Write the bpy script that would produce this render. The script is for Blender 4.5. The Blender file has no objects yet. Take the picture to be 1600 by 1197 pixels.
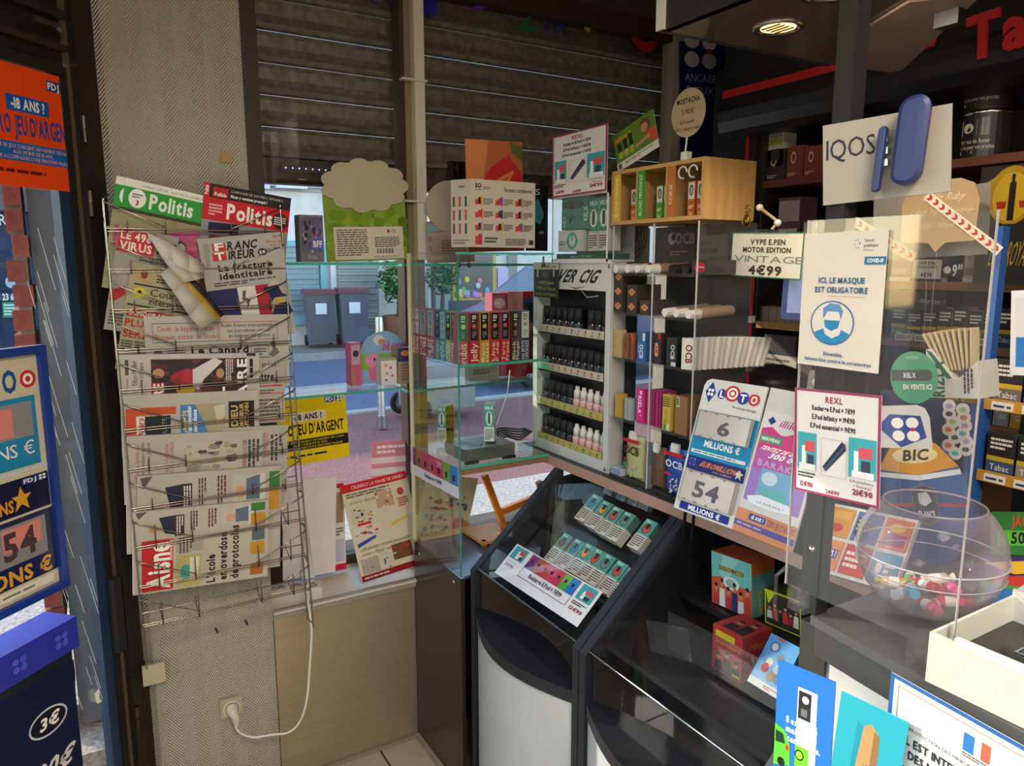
import bpy, math, random
from mathutils import Vector, Matrix
random.seed(7)
S = bpy.context.scene
COL = S.collection
# ------------------------------------------------------------------ camera
FPX, PITCH, YAW, CAMH = 1150.0, math.atan(187.5/1150), math.radians(59.1), 1.55
CAM = Vector((0, 0, CAMH))
FW = Vector((math.cos(YAW)*math.cos(PITCH), math.sin(YAW)*math.cos(PITCH), -math.sin(PITCH)))
RT = Vector((math.sin(YAW), -math.cos(YAW), 0))
UP = RT.cross(FW)
cd = bpy.data.cameras.new('camera'); cam = bpy.data.objects.new('camera', cd); COL.objects.link(cam)
cd.sensor_width = 36; cd.lens = 36*FPX/1600; cd.clip_start = .02; cd.clip_end = 300
cam.matrix_world = Matrix(((RT.x, UP.x, -FW.x, 0), (RT.y, UP.y, -FW.y, 0), (RT.z, UP.z, -FW.z, CAMH), (0, 0, 0, 1)))
S.camera = cam
# ------------------------------------------------------------------ view, sky, sun
S.view_settings.view_transform = 'Standard'; S.view_settings.look = 'None'
S.view_settings.exposure = 0.22; S.view_settings.gamma = 1; S.view_settings.use_curve_mapping = False
SUN_EL, SUN_AZ = math.radians(24), math.radians(133)      # azimuth of the sun, counted from +X
wd = bpy.data.worlds.new('sky'); S.world = wd; wd.use_nodes = True
nt = wd.node_tree; bg = nt.nodes['Background']
sk = nt.nodes.new('ShaderNodeTexSky'); sk.sky_type = 'NISHITA'; sk.sun_disc = False
sk.sun_elevation = SUN_EL; sk.sun_rotation = math.pi/2-SUN_AZ; sk.air_density = 1.0; sk.dust_density = .6
nt.links.new(sk.outputs[0], bg.inputs[0]); bg.inputs[1].default_value = .55
sl = bpy.data.lights.new('sun', 'SUN'); sl.energy = 4.6; sl.angle = math.radians(.6); sl.color = (1, .93, .82)
so = bpy.data.objects.new('sun', sl); COL.objects.link(so); so.location = (-6, 7, 6)
tv = -Vector((math.cos(SUN_AZ)*math.cos(SUN_EL), math.sin(SUN_AZ)*math.cos(SUN_EL), math.sin(SUN_EL)))
so.rotation_euler = tv.to_track_quat('-Z', 'Y').to_euler()
cy = S.cycles
cy.caustics_reflective = False; cy.caustics_refractive = False
cy.max_bounces = 10; cy.transparent_max_bounces = 32; cy.sample_clamp_indirect = 4
# ------------------------------------------------------------------ pixel -> point on a plane of the place
def ray(x, y): return FW*FPX + RT*(x-800) - UP*(y-598.5)
def U(x, y, pl):
    if isinstance(pl[0], str):
        i = 'XYZ'.index(pl[0]); n = Vector((0, 0, 0)); n[i] = 1; p = n*pl[1]
    else: p, n = Vector(pl[0]), Vector(pl[1])
    d = ray(x, y); return CAM + d*((p-CAM).dot(n)/d.dot(n))
# ------------------------------------------------------------------ materials
def lin(h):
    if not isinstance(h, str): return h
    h = h.lstrip('#'); o = []; h = ''.join(c*2 for c in h) if len(h) == 3 else h
    for i in (0, 2, 4):
        c = int(h[i:i+2], 16)/255; o.append(c/12.92 if c <= .04045 else ((c+.055)/1.055)**2.4)
    return tuple(o)
MATS = {}
def mat(k):
    if k in MATS: return MATS[k]
    m = bpy.data.materials.new(k); m.use_nodes = True; MATS[k] = m
    n = m.node_tree; N = n.nodes; Lk = n.links; b = N['Principled BSDF']
    at = N.new('ShaderNodeAttribute'); at.attribute_name = 'Col'
    def noise(scale, detail=4, co='Object'):
        tc = N.new('ShaderNodeTexCoord'); t = N.new('ShaderNodeTexNoise'); t.inputs['Scale'].default_value = scale
        t.inputs['Detail'].default_value = detail; Lk.new(tc.outputs[co], t.inputs['Vector']); return t
    def vary(t, lo, hi):
        r = N.new('ShaderNodeMapRange'); r.inputs['From Min'].default_value = .3; r.inputs['From Max'].default_value = .7
        r.inputs['To Min'].default_value = lo; r.inputs['To Max'].default_value = hi; Lk.new(t.outputs[0], r.inputs[0])
        mx = N.new('ShaderNodeMix'); mx.data_type = 'RGBA'; mx.blend_type = 'MULTIPLY'; mx.inputs[0].default_value = 1
        Lk.new(at.outputs[0], mx.inputs[6]); cb = N.new('ShaderNodeCombineColor')
        for i in range(3): Lk.new(r.outputs[0], cb.inputs[i])
        Lk.new(cb.outputs[0], mx.inputs[7]); Lk.new(mx.outputs[2], b.inputs['Base Color']); return mx
    def bump(src, st, dist=.002):
        bp = N.new('ShaderNodeBump'); bp.inputs['Strength'].default_value = st; bp.inputs['Distance'].default_value = dist
        Lk.new(src, bp.inputs['Height']); Lk.new(bp.outputs[0], b.inputs['Normal'])
    R = {'paper': .75, 'card': .5, 'gloss': .18, 'plastic': .35, 'rubber': .7, 'ink': .55, 'satin': .45}
    if k in R:
        b.inputs['Roughness'].default_value = R[k]; vary(noise(9 if k != 'rubber' else 30), .95, 1.03)
        b.inputs['Specular IOR Level'].default_value = .2 if k in ('paper', 'ink') else .5
    elif k == 'metal': b.inputs['Metallic'].default_value = .9; b.inputs['Roughness'].default_value = .34; vary(noise(14), .85, 1.05)
    elif k == 'chrome': b.inputs['Metallic'].default_value = 1; b.inputs['Roughness'].default_value = .18; Lk.new(at.outputs[0], b.inputs['Base Color'])
    elif k == 'brushed':
        b.inputs['Metallic'].default_value = .75; b.inputs['Roughness'].default_value = .42
        t = noise(1); mp = N.new('ShaderNodeMapping'); mp.inputs['Scale'].default_value = (1.5, 1.5, 160); tc = N.new('ShaderNodeTexCoord')
        Lk.new(tc.outputs['Object'], mp.inputs[0]); Lk.new(mp.outputs[0], t.inputs['Vector']); vary(t, .9, 1.05)
    elif k == 'zinc':
        b.inputs['Metallic'].default_value = .25; b.inputs['Roughness'].default_value = .45
        t = noise(38, 6); vary(t, .55, 1.25)
    elif k == 'wood':
        b.inputs['Roughness'].default_value = .5; t = noise(3, 6); mp = N.new('ShaderNodeMapping'); mp.inputs['Scale'].default_value = (2, 2, 24)
        tc = N.new('ShaderNodeTexCoord'); Lk.new(tc.outputs['Object'], mp.inputs[0]); Lk.new(mp.outputs[0], t.inputs['Vector']); vary(t, .8, 1.1)
    elif k == 'wallpaper':
        b.inputs['Roughness'].default_value = .8
        tc = N.new('ShaderNodeTexCoord'); sp = N.new('ShaderNodeSeparateXYZ'); Lk.new(tc.outputs['Object'], sp.inputs[0])
        def mth(op, a, v=None):
            q = N.new('ShaderNodeMath'); q.operation = op; Lk.new(a, q.inputs[0])
            if v is not None:
                if isinstance(v, float): q.inputs[1].default_value = v
                else: Lk.new(v, q.inputs[1])
            return q.outputs[0]
        pp = mth('PINGPONG', sp.outputs[0], .034); zz = mth('ADD', mth('MULTIPLY', pp, 1.25), sp.outputs[2])
        w = mth('SINE', mth('MULTIPLY', zz, 640.0)); bump(w, .9, .004); vary(noise(4, 8), .86, 1.05)
    elif k == 'tile': b.inputs['Roughness'].default_value = .3; t = noise(7, 8); vary(t, .8, 1.08); bump(t.outputs[0], .1)
    elif k == 'asphalt': b.inputs['Roughness'].default_value = .9; t = noise(60, 8); vary(t, .6, 1.4); bump(t.outputs[0], .5, .01)
    elif k == 'plaster': b.inputs['Roughness'].default_value = .9; t = noise(6, 8); vary(t, .88, 1.06); bump(t.outputs[0], .25, .004)
    elif k == 'brick': b.inputs['Roughness'].default_value = .85; t = noise(45, 6); vary(t, .7, 1.2); bump(t.outputs[0], .5, .004)
    elif k == 'leaf': b.inputs['Roughness'].default_value = .5; vary(noise(3), .6, 1.3)
    elif k == 'dusty': b.inputs['Roughness'].default_value = .4; vary(noise(25, 8), .7, 1.5)
    elif k in ('glass', 'acrylic', 'greenglass', 'bottleglass'):
        N.remove(b); out = N['Material Output']; tr = N.new('ShaderNodeBsdfTransparent'); gl = N.new('ShaderNodeBsdfGlossy')
        tr.inputs[0].default_value = {'glass': (.96, .98, .97, 1), 'acrylic': (.97, .97, .97, 1), 'greenglass': (.94, .985, .965, 1), 'bottleglass': (.93, .91, .93, 1)}[k]
        gl.inputs['Roughness'].default_value = .02 if k != 'acrylic' else .04
        fr = N.new('ShaderNodeFresnel'); ge = N.new('ShaderNodeNewGeometry'); mr = N.new('ShaderNodeMapRange')   # same index from both sides of a thin pane
        mr.inputs['To Min'].default_value = 1.45; mr.inputs['To Max'].default_value = 1/1.45; Lk.new(ge.outputs['Backfacing'], mr.inputs[0]); Lk.new(mr.outputs[0], fr.inputs[0])
        if k == 'bottleglass': mr.inputs['To Min'].default_value = 1.7; mr.inputs['To Max'].default_value = 1/1.7
        mx = N.new('ShaderNodeMixShader')
        Lk.new(fr.outputs[0], mx.inputs[0]); Lk.new(tr.outputs[0], mx.inputs[1]); Lk.new(gl.outputs[0], mx.inputs[2])
        last = mx
        if k == 'acrylic':     # a faint film of dust on the plastic
            df = N.new('ShaderNodeBsdfDiffuse'); df.inputs[0].default_value = (.8, .8, .82, 1); m2 = N.new('ShaderNodeMixShader'); m2.inputs[0].default_value = .016
            Lk.new(mx.outputs[0], m2.inputs[1]); Lk.new(df.outputs[0], m2.inputs[2]); last = m2
        Lk.new(last.outputs[0], out.inputs[0])
    elif k == 'bowlwall':     # clear moulded plastic: clouded where the wall is seen edge-on
        N.remove(b); out = N['Material Output']; tr = N.new('ShaderNodeBsdfTransparent'); tr.inputs[0].default_value = (.95, .93, .95, 1); gl = N.new('ShaderNodeBsdfPrincipled')
        gl.inputs['Base Color'].default_value = (.38, .33, .38, 1); gl.inputs['Roughness'].default_value = .04; lw = N.new('ShaderNodeLayerWeight'); lw.inputs[0].default_value = .42
        mx = N.new('ShaderNodeMixShader'); mr = N.new('ShaderNodeMapRange'); mr.inputs['To Min'].default_value = .06; mr.inputs['To Max'].default_value = .85; Lk.new(lw.outputs['Facing'], mr.inputs[0])
        Lk.new(mr.outputs[0], mx.inputs[0]); Lk.new(tr.outputs[0], mx.inputs[1]); Lk.new(gl.outputs[0], mx.inputs[2]); Lk.new(mx.outputs[0], out.inputs[0])
    elif k == 'edge':      # green polished edge of sheet glass
        b.inputs['Roughness'].default_value = .1; b.inputs['Transmission Weight'].default_value = .35; Lk.new(at.outputs[0], b.inputs['Base Color'])
    elif k.startswith('lamp'):
        N.remove(b); e = N.new('ShaderNodeEmission'); Lk.new(at.outputs[0], e.inputs[0]); e.inputs[1].default_value = float(k[4:]); Lk.new(e.outputs[0], N['Material Output'].inputs[0])
    return m
# ------------------------------------------------------------------ mesh builder
class M:
    def __init__(s): s.v = []; s.f = []; s.c = []; s.s = []
    def add(s, vs, fs, col, smooth=False):
        o = len(s.v); s.v += [tuple(v) for v in vs]; col = lin(col)
        for f in fs: s.f.append([i+o for i in f]); s.c.append(col); s.s.append(smooth)
        return s
    def box(s, a, b, col):
        x0, y0, z0 = a; x1, y1, z1 = b
        return s.add([(x0,y0,z0),(x1,y0,z0),(x1,y1,z0),(x0,y1,z0),(x0,y0,z1),(x1,y0,z1),(x1,y1,z1),(x0,y1,z1)],
              [(0,3,2,1),(4,5,6,7),(0,1,5,4),(1,2,6,5),(2,3,7,6),(3,0,4,7)], col)
    def bar(s, p, q, w, h, col, up=(0, 0, 1)):       # a box from p to q
        p, q = Vector(p), Vector(q); d = (q-p).normalized(); r = d.cross(Vector(up))
        r = (r if r.length > 1e-4 else Vector((1, 0, 0))).normalized(); u = r.cross(d)
        vs = [e + r*a*w/2 + u*b*h/2 for e in (p, q) for a, b in ((-1,-1),(1,-1),(1,1),(-1,1))]
        return s.add(vs, [(0,1,2,3)[::-1],(4,5,6,7),(0,1,5,4),(1,2,6,5),(2,3,7,6),(3,0,4,7)], col)
    def tube(s, pts, r, col, n=6, cap=True, closed=False):
        pts = [Vector(p) for p in pts]; rs = r if isinstance(r, (list, tuple)) else [r]*len(pts); vs = []; fs = []
        for i, p in enumerate(pts):
            t = (pts[min(i+1, len(pts)-1)]-pts[max(i-1, 0)]).normalized()
            a = t.cross(Vector((.13, .31, .94))); a = a if a.length > .05 else t.cross(Vector((1, 0, 0))); a.normalize(); b = t.cross(a)
            vs += [p+(a*math.cos(2*math.pi*j/n)+b*math.sin(2*math.pi*j/n))*rs[i] for j in range(n)]
        for i in range(len(pts)-1):
            fs += [(i*n+j, i*n+(j+1) % n, (i+1)*n+(j+1) % n, (i+1)*n+j) for j in range(n)]
        s.add(vs, fs, col, True)
        if cap: s.add(vs[:n], [tuple(range(n))[::-1]], col); s.add(vs[-n:], [tuple(range(n))], col)
        return s
    def lathe(s, prof, col, n=20, at=(0, 0, 0), smooth=True):   # profile of (radius, z)
        x, y, z = at; vs = []; fs = []
        for r, h in prof: vs += [(x+r*math.cos(2*math.pi*j/n), y+r*math.sin(2*math.pi*j/n), z+h) for j in range(n)]
        for i in range(len(prof)-1): fs += [(i*n+j, i*n+(j+1) % n, (i+1)*n+(j+1) % n, (i+1)*n+j) for j in range(n)]
        return s.add(vs, fs, col, smooth)
    def prism(s, poly, z0, z1, col):                 # polygon in local x,y, extruded along z
        n = len(poly); vs = [(x, y, z0) for x, y in poly]+[(x, y, z1) for x, y in poly]
        return s.add(vs, [tuple(range(n))[::-1], tuple(range(n, 2*n))]+[(i, (i+1) % n, n+(i+1) % n, n+i) for i in range(n)], col)
    def prismy(s, poly, y0, y1, col):                # polygon in x,z, extruded along y
        n = len(poly); vs = [(x, y0, z) for x, z in poly]+[(x, y1, z) for x, z in poly]
        return s.add(vs, [tuple(range(n)), tuple(range(n, 2*n))[::-1]]+[(i, n+i, n+(i+1) % n, (i+1) % n) for i in range(n)], col)
    def ell(s, c, rx, ry, rz, col, n=14, m=8):
        vs = []; fs = []
        for i in range(m+1):
            a = math.pi*i/m
            vs += [(c[0]+rx*math.sin(a)*math.cos(2*math.pi*j/n), c[1]+ry*math.sin(a)*math.sin(2*math.pi*j/n), c[2]+rz*math.cos(a)) for j in range(n)]
        for i in range(m): fs += [(i*n+j, (i+1)*n+j, (i+1)*n+(j+1) % n, i*n+(j+1) % n) for j in range(n)]
        return s.add(vs, fs, col, True)
    def mesh(s, name, m):
        me = bpy.data.meshes.new(name); me.from_pydata(s.v, [], s.f); me.materials.append(mat(m))
        at = me.attributes.new('Col', 'FLOAT_COLOR', 'CORNER'); buf = []
        for f, c in zip(s.f, s.c): buf += [c[0], c[1], c[2], 1]*len(f)
        at.data.foreach_set('color', buf); me.polygons.foreach_set('use_smooth', s.s); me.update(); return me
    def build(s, name, m='plastic', parent=None, mw=None):
        return obj(name, s.mesh(name, m), parent, mw)
def obj(name, me, parent=None, mw=None):
    o = bpy.data.objects.new(name, me); COL.objects.link(o)
    if parent is not None: o.parent = parent
    if mw is not None: o.matrix_local = mw
    return o
def tag(o, label=None, cat=None, group=None, kind=None):
    if label: o['label'] = label
    if cat: o['category'] = cat
    if group: o['group'] = group
    if kind: o['kind'] = kind
    return o
def thing(name, label, cat, loc=(0, 0, 0), group=None, mw=None):
    o = obj(name, None, None, mw if mw is not None else Matrix.Translation(loc)); return tag(o, label, cat, group)
def struct(name, b, m): return tag(b.build(name, m), kind='structure')
def copy_tree(o, parent=None):
    c = o.copy(); COL.objects.link(c)
    if parent is not None: c.parent = parent
    for ch in o.children: copy_tree(ch, c)
    return c
# ------------------------------------------------------------------ lettering (built-in font, cached as flat outlines)
GL = {}
def glyphs(chars):
    cu = bpy.data.curves.new('letters', 'FONT'); ob = bpy.data.objects.new('letters', cu); COL.objects.link(ob)
    cu.resolution_u = 2
    for bold in (0, 1):
        cu.offset = .034 if bold else 0
        for ch in chars:
            cu.body = ch; dg = bpy.context.evaluated_depsgraph_get(); me = ob.evaluated_get(dg).to_mesh()
            if me and len(me.vertices):
                vs = [(v.co.x, v.co.y) for v in me.vertices]; fs = [tuple(p.vertices) for p in me.polygons]
                GL[ch, bold] = (vs, fs, min(v[0] for v in vs), max(v[0] for v in vs))
            ob.evaluated_get(dg).to_mesh_clear()
    bpy.data.objects.remove(ob); bpy.data.curves.remove(cu)
glyphs("ABCDEFGHIJKLMNOPQRSTUVWXYZabcdefghijklmnopqrstuvwxyz0123456789.,:;!?'-+=€éèçàùÉ°/&*")
CAP = max(v[1] for v in GL['H', 0][0])
def layout(t, bold):
    vs = []; fs = []; x = 0
    for ch in t:
        g = GL.get((ch, bold))
        if g is None: x += .3; continue
        o = len(vs); vs += [(a-g[2]+x, b) for a, b in g[0]]; fs += [tuple(i+o for i in f) for f in g[1]]; x += g[3]-g[2]+.075
    return vs, fs, max(x-.075, .01)
# print operations, in fractions of a sheet: x to the right, y DOWN from the top edge
def R(x0, y0, x1, y1, c): return ('r', x0, y0, x1, y1, c)
def E(cx, cy, rx, ry, c): return ('e', cx, cy, rx, ry, c)
def P(c, *pts): return ('p', pts, c)
def T(t, x0, y0, x1, y1, c='#15151a', b=1, rot=0, sl=0): return ('t', t, x0, y0, x1, y1, c, b, rot, sl)
def Ln(x0, y0, x1, y1, n, c='#55504c', rot=0): return ('l', x0, y0, x1, y1, n, c, rot)
def fr(x0, y0, x1, y1, c, tx, ty): return [R(x0, y0, x1, y0+ty, c), R(x0, y1-ty, x1, y1, c), R(x0, y0, x0+tx, y1, c), R(x1-tx, y0, x1, y1, c)]
def sub(ops, x0, y0, x1, y1):          # the same print, set into a smaller area
    fx = lambda x: x0+x*(x1-x0); fy = lambda y: y0+y*(y1-y0); o = []
    for q in ops:
        k = q[0]
        if k in 'rl': o.append((k, fx(q[1]), fy(q[2]), fx(q[3]), fy(q[4]))+q[5:])
        elif k == 'e': o.append((k, fx(q[1]), fy(q[2]), q[3]*(x1-x0), q[4]*(y1-y0), q[5]))
        elif k == 'p': o.append((k, [(fx(a), fy(b)) for a, b in q[1]], q[2]))
        else: o.append((k, q[1], fx(q[2]), fy(q[3]), fx(q[4]), fy(q[5]))+q[6:])
    return o
def prnt(ops, w, h, z=.0004, warp=None):
    m = M(); rn = random.Random(len(ops)*31+int(w*1e4))
    def pt(x, y, zz): return (x*w, (1-y)*h, zz)
    for i, q in enumerate(ops):
        zz = z+i*.00004; k = q[0]
        if k == 'r': m.add([pt(q[1], q[4], zz), pt(q[3], q[4], zz), pt(q[3], q[2], zz), pt(q[1], q[2], zz)], [(0, 1, 2, 3)], q[5])
        elif k == 'e':
            n = 24; m.add([pt(q[1]+q[3]*math.cos(2*math.pi*j/n), q[2]-q[4]*math.sin(2*math.pi*j/n), zz) for j in range(n)], [tuple(range(n))], q[5])
        elif k == 'p': m.add([pt(x, y, zz) for x, y in q[1]], [tuple(range(len(q[1])))], q[2])
        elif k == 't':
            _, t, x0, y0, x1, y1, c, b, rot, sl = q; vs, fs, W = layout(t, b); out = []
            for a, bb in vs:
                a2, b2 = a/W, bb/CAP; a2 += sl*b2
                if rot == 0: out.append(pt(x0+a2*(x1-x0), y1-b2*(y1-y0), zz))
                elif rot == 90: out.append(pt(x1-b2*(x1-x0), y1-a2*(y1-y0), zz))
                else: out.append(pt(x0+b2*(x1-x0), y0+a2*(y1-y0), zz))
            m.add(out, fs, c)
        elif k == 'l':
            _, x0, y0, x1, y1, n, c, rot = q
            if rot: x0, y0, x1, y1 = y0, x0, y1, x1
            for j in range(n):
                a = y0+(y1-y0)*(j+.2)/n; b = y0+(y1-y0)*(j+.75)/n; x = x0; end = x1 if j < n-1 else x0+(x1-x0)*rn.uniform(.4, .9)
                while x < end:
                    e = min(x+(x1-x0)*rn.uniform(.08, .22), end)
                    if rot: m.add([pt(a, e, zz), pt(b, e, zz), pt(b, x, zz), pt(a, x, zz)], [(0, 1, 2, 3)], c)
                    else: m.add([pt(x, b, zz), pt(e, b, zz), pt(e, a, zz), pt(x, a, zz)], [(0, 1, 2, 3)], c)
                    x = e+(x1-x0)*.025
    return m
PC = {}
def frame(o, u, v):
    u = Vector(u).normalized(); n = u.cross(Vector(v)).normalized(); v = n.cross(u); o = Vector(o)
    return Matrix(((u.x, v.x, n.x, o.x), (u.y, v.y, n.y, o.y), (u.z, v.z, n.z, o.z), (0, 0, 0, 1)))
SIDECOL = {}
def slab(name, label, cat, mw, w, h, d, ops, col, m='paper', group=None, pm='ink', shape=None, side=None, key=None, parent=None, top=None):
    """sheet, card or pack: local x right, y up, z out of the printed face; body from z=-d to 0"""
    kk = (key, round(w, 4), round(h, 4)) if key else None
    if kk and kk in PC: a, b = PC[kk]
    else:
        B = M()
        if shape: B.prism([(x*w, (1-y)*h) for x, y in shape], -d, 0, col)
        else: B.box((0, 0, -d), (w, h, 0), col)
        a = B.mesh(name, m); pr = prnt(ops, w, h) if ops else None
        if side and pr is not None:      # print on the left (x=0) or right (x=w) face
            for sd, sops in side.items():
                q = prnt(sops, d, h)
                for f, c in zip(q.f, q.c):
                    vs = []
                    for i in f:
                        x, y, z = q.v[i]; vs.append((w+z, y, -x) if sd == 'r' else (-z, y, -d+x))
                    pr.add(vs, [tuple(range(len(vs)))], c)
        if top and pr is not None:
            q = prnt(top, w, d)
            for f, c in zip(q.f, q.c):
                vs = [(q.v[i][0], h+q.v[i][2], q.v[i][1]-d) if 0 else (q.v[i][0], h+q.v[i][2], -q.v[i][1]) for i in f]; pr.add(vs, [tuple(range(len(vs)))], c)
        b = pr.mesh('print', pm) if pr is not None else None
        if kk: PC[kk] = (a, b)
    o = obj(name, a, parent, mw)
    if parent is None: tag(o, label, cat, group)
    elif label: o['label'] = label
    if b is not None: obj('print', b, o)
    return o
def fit(q, pl):
    tl, tr, br, bl = [U(x, y, pl) for x, y in q]
    u = ((tr-tl)+(br-bl))/2; v = ((tl-bl)+(tr-br))/2; w = u.length; c = (tl+tr+br+bl)/4
    n = u.cross(v).normalized(); vd = n.cross(u.normalized()); h = v.dot(vd)
    return frame(c-u/2-vd*h/2, u, vd), w, h
def sheet(name, label, cat, q, pl, ops, col='#efece4', d=.0012, m='paper', **k):
    mw, w, h = fit(q, pl); return slab(name, label, cat, mw, w, h, d, ops, col, m, **k)
FX = ((0, -1, 0), (0, 0, 1))     # u, v of a face that looks towards -X (the counter side)
FY = ((1, 0, 0), (0, 0, 1))      # u, v of a face that looks towards -Y (the window side)
W_, K_, G_, RD, BL, YL = '#f1eee7', '#17171b', '#7d7a75', '#c8202a', '#1b3f95', '#f2d21b'
DP = ((-.02, 2.03, 0), (-.6947, .7193, 0)); DU = Vector((.7193, .6947, 0)); DN = Vector((.6947, -.7193, 0))  # plane of the entrance door
def D(s, z, o=0): return Vector(DP[0])+DU*s+DN*o+Vector((0, 0, z))
# ================================================================== THE ROOM
Yb, Yw = 2.07, 2.32
b = M().box((-.7, -2.6, -.06), (2.45, 2.08, -.006), '#3c3733'); floor = struct('floor', b, 'tile')
tm = M().box((-.162, -.162, -.008), (.162, .162, 0), '#b9a58e').mesh('tile', 'tile')
for i in range(10):
    for j in range(15):
        x, y = .74-.1655-3*.331-.331+i*.331, 1.905-j*.331
        if -.62 < x < 2.3 and y > -2.4: obj('tile', tm, floor, Matrix.Translation((x, y, 0)))
struct('ceiling', M().box((-.9, -2.8, 2.6), (2.6, 2.6, 2.7), '#cfc8bb'), 'plaster')
# pier with the herringbone wallpaper, between the entrance and the shop window
pb = M().prism([(.43, 2.07), (.47, 2.26), (.5, 2.30), (.5, 2.52), (.12, 2.52), (.05, 2.17), (.085, 2.125), (.115, 2.088), (.19, 2.07)][::-1], 0, 2.6, '#d2c6b2')
pier = struct('wall_front', pb, 'wallpaper')
M().box((.215, 2.062, 0), (.43, 2.07, .035), '#a39276').build('skirting', 'wood', pier)
pt = U(352, 246, ('Y', 2.07)); q = M()
q.prismy([(pt.x-.017, pt.z-.012), (pt.x+.015, pt.z-.013), (pt.x+.016, pt.z+.006), (pt.x+.006, pt.z+.014), (pt.x-.012, pt.z+.01)], 2.066, 2.07, '#a98f5f'); q.build('wallpaper_tear', 'paper', pier)['label'] = 'small torn ochre patch in the wallpaper'
for px, py in ((337, 984), (383, 971)): p = U(px, py, ('Y', 2.07)); M().tube([(p.x, 2.07, p.z+.004), (p.x+.002, 2.05, p.z), (p.x, 2.046, p.z+.008)], .0022, '#4a4036').build('wall_hook', 'metal', pier)
# room shell behind and beside the camera
struct('wall_right', M().box((2.42, -2.8, 0), (2.6, 2.6, 2.6), '#3b332d'), 'plaster')
struct('wall_back', M().box((-.9, -2.8, 0), (2.6, -2.6, 2.6), '#b8ad9b'), 'plaster')
wl = M(); wl.box((-.9, -2.8, 0), (-.7, -1.9, 2.6), '#b8ad9b').box((-.9, 1.1, 0), (-.7, 1.42, 2.6), '#b8ad9b').box((-.9, -1.9, 0), (-.7, 1.1, .5), '#b8ad9b').box((-.9, -1.9, 2.3), (-.7, 1.1, 2.6), '#b8ad9b')
struct('wall_left', wl, 'plaster')
w2 = struct('window_2', M().box((-.84, -1.9, .5), (-.76, -1.86, 2.3), '#2a211c').box((-.84, 1.06, .5), (-.76, 1.1, 2.3), '#2a211c').box((-.84, -.42, .5), (-.76, -.38, 2.3), '#2a211c').box((-.84, -1.9, .5), (-.76, 1.1, .54), '#2a211c').box((-.84, -1.9, 2.26), (-.76, 1.1, 2.3), '#2a211c'), 'satin')
M().box((-.806, -1.86, .54), (-.8, 1.06, 2.26), W_).build('pane', 'glass', w2)
struct('wall_window_head', M().box((.5, 2.30, 2.46), (2.6, 2.56, 2.6), '#3b332d').box((2.2, 2.30, 0), (2.6, 2.4, 2.46), '#2c2724').box((.5, 2.30, 0), (2.2, 2.56, .53), '#5d564d'), 'plaster')
# shop window
win = struct('window_1', M().box((.468, 2.25, .53), (.512, 2.345, 2.6), '#2e1e14').box((.51, 2.29, .53), (2.2, 2.345, .585), '#4a3a26').box((.51, 2.29, 2.4), (2.2, 2.345, 2.47), '#2e1e14'), 'satin')
M().box((.512, 2.318, .585), (.97, 2.324, 2.4), W_).build('pane', 'glass', win)
M().box((1.03, 2.318, .585), (2.10, 2.324, 2.4), W_).build('pane', 'glass', win)
ml = M().box((.955, 2.285, .585), (.97, 2.345, 2.42), '#3a2f22').box((.97, 2.29, .585), (1.03, 2.34, 2.42), '#8d7a5e').build('mullion', 'satin', win)
M().box((.998, 2.268, 1.56), (1.032, 2.29, 2.42), '#ddd6c8').box((.990, 2.285, .585), (1.0, 2.29, 2.4), '#a08c6a').build('light_rail', 'plastic', ml)
for z in (1.745, 2.12): M().box((.952, 2.262, z), (1.04, 2.284, z+.006), '#d9d5cb').build('clip', 'plastic', ml)
M().box((2.10, 2.28, .585), (2.17, 2.345, 2.42), '#9a9184').build('side_post', 'satin', win)
M().box((2.172, 2.27, 1.3), (2.186, 2.28, 2.42), '#ccc6bb').build('cable_duct', 'plastic', win)
def glassprint(ops, q, nm='window_letter'):
    mw, w, h = fit(q, ('Y', 2.316)); prnt(ops, w, h).build(nm, 'ink', win, mw)
glassprint([P('#26269a', (.2, 0), (1, 0), (.75, 1), (0, 1))], [(662, -22), (690, -18), (684, 26), (660, 22)])
glassprint([P('#23238c', (0, 0), (.5, 0), (1, 1), (.8, 1))], [(570, -10), (588, -8), (586, 8), (572, 6)])
glassprint([P('#6a2f8f', (.1, 0), (.5, .3), (.9, 0), (1, .2), (.6, .7), (.1, 1), (0, .8), (.4, .5))], [(735, -12), (776, -6), (776, 24), (735, 18)])
glassprint([T('V24', 0, 0, 1, 1, '#22227e', 0)], [(848, 22), (884, 26), (884, 52), (848, 50)])
glassprint([T('2', 0, 0, 1, 1, '#1f6b34', 0)], [(808, -4), (838, 0), (838, 50), (808, 46)])
glassprint([P('#b7891d', (.6, 0), (1, .1), (.3, 1), (0, .9))], [(912, -2), (938, 2), (938, 54), (912, 50)])
a = [(.5+.5*math.cos(t*.35+.9), .5+.5*math.sin(t*.35+.9)) for t in range(14)]
glassprint([P('#9a1c1c', *(a+[(.5+.32*(x-.5)/.5, .5+.36*(y-.5)/.5) for x, y in a[::-1]]))], [(978, -40), (1036, -34), (1036, 84), (978, 80)])
# window ledge and its metal-faced panel
struct('trim_ledge', M().box((.43, 2.062, .53), (2.1, 2.29, .553), '#cfc4b2').box((.43, 2.052, .535), (.878, 2.064, .562), '#8d8578').box((.43, 2.046, .552), (.878, 2.052, .558), '#c9c2b4'), 'satin')
struct('wall_ledge_panel', M().box((.432, 2.066, .015), (.874, 2.08, .532), '#b0a288'), 'brushed')
struct('baseboard_ledge', M().box((.432, 2.058, 0), (.88, 2.08, .014), '#8b7d68'), 'tile')
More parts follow.
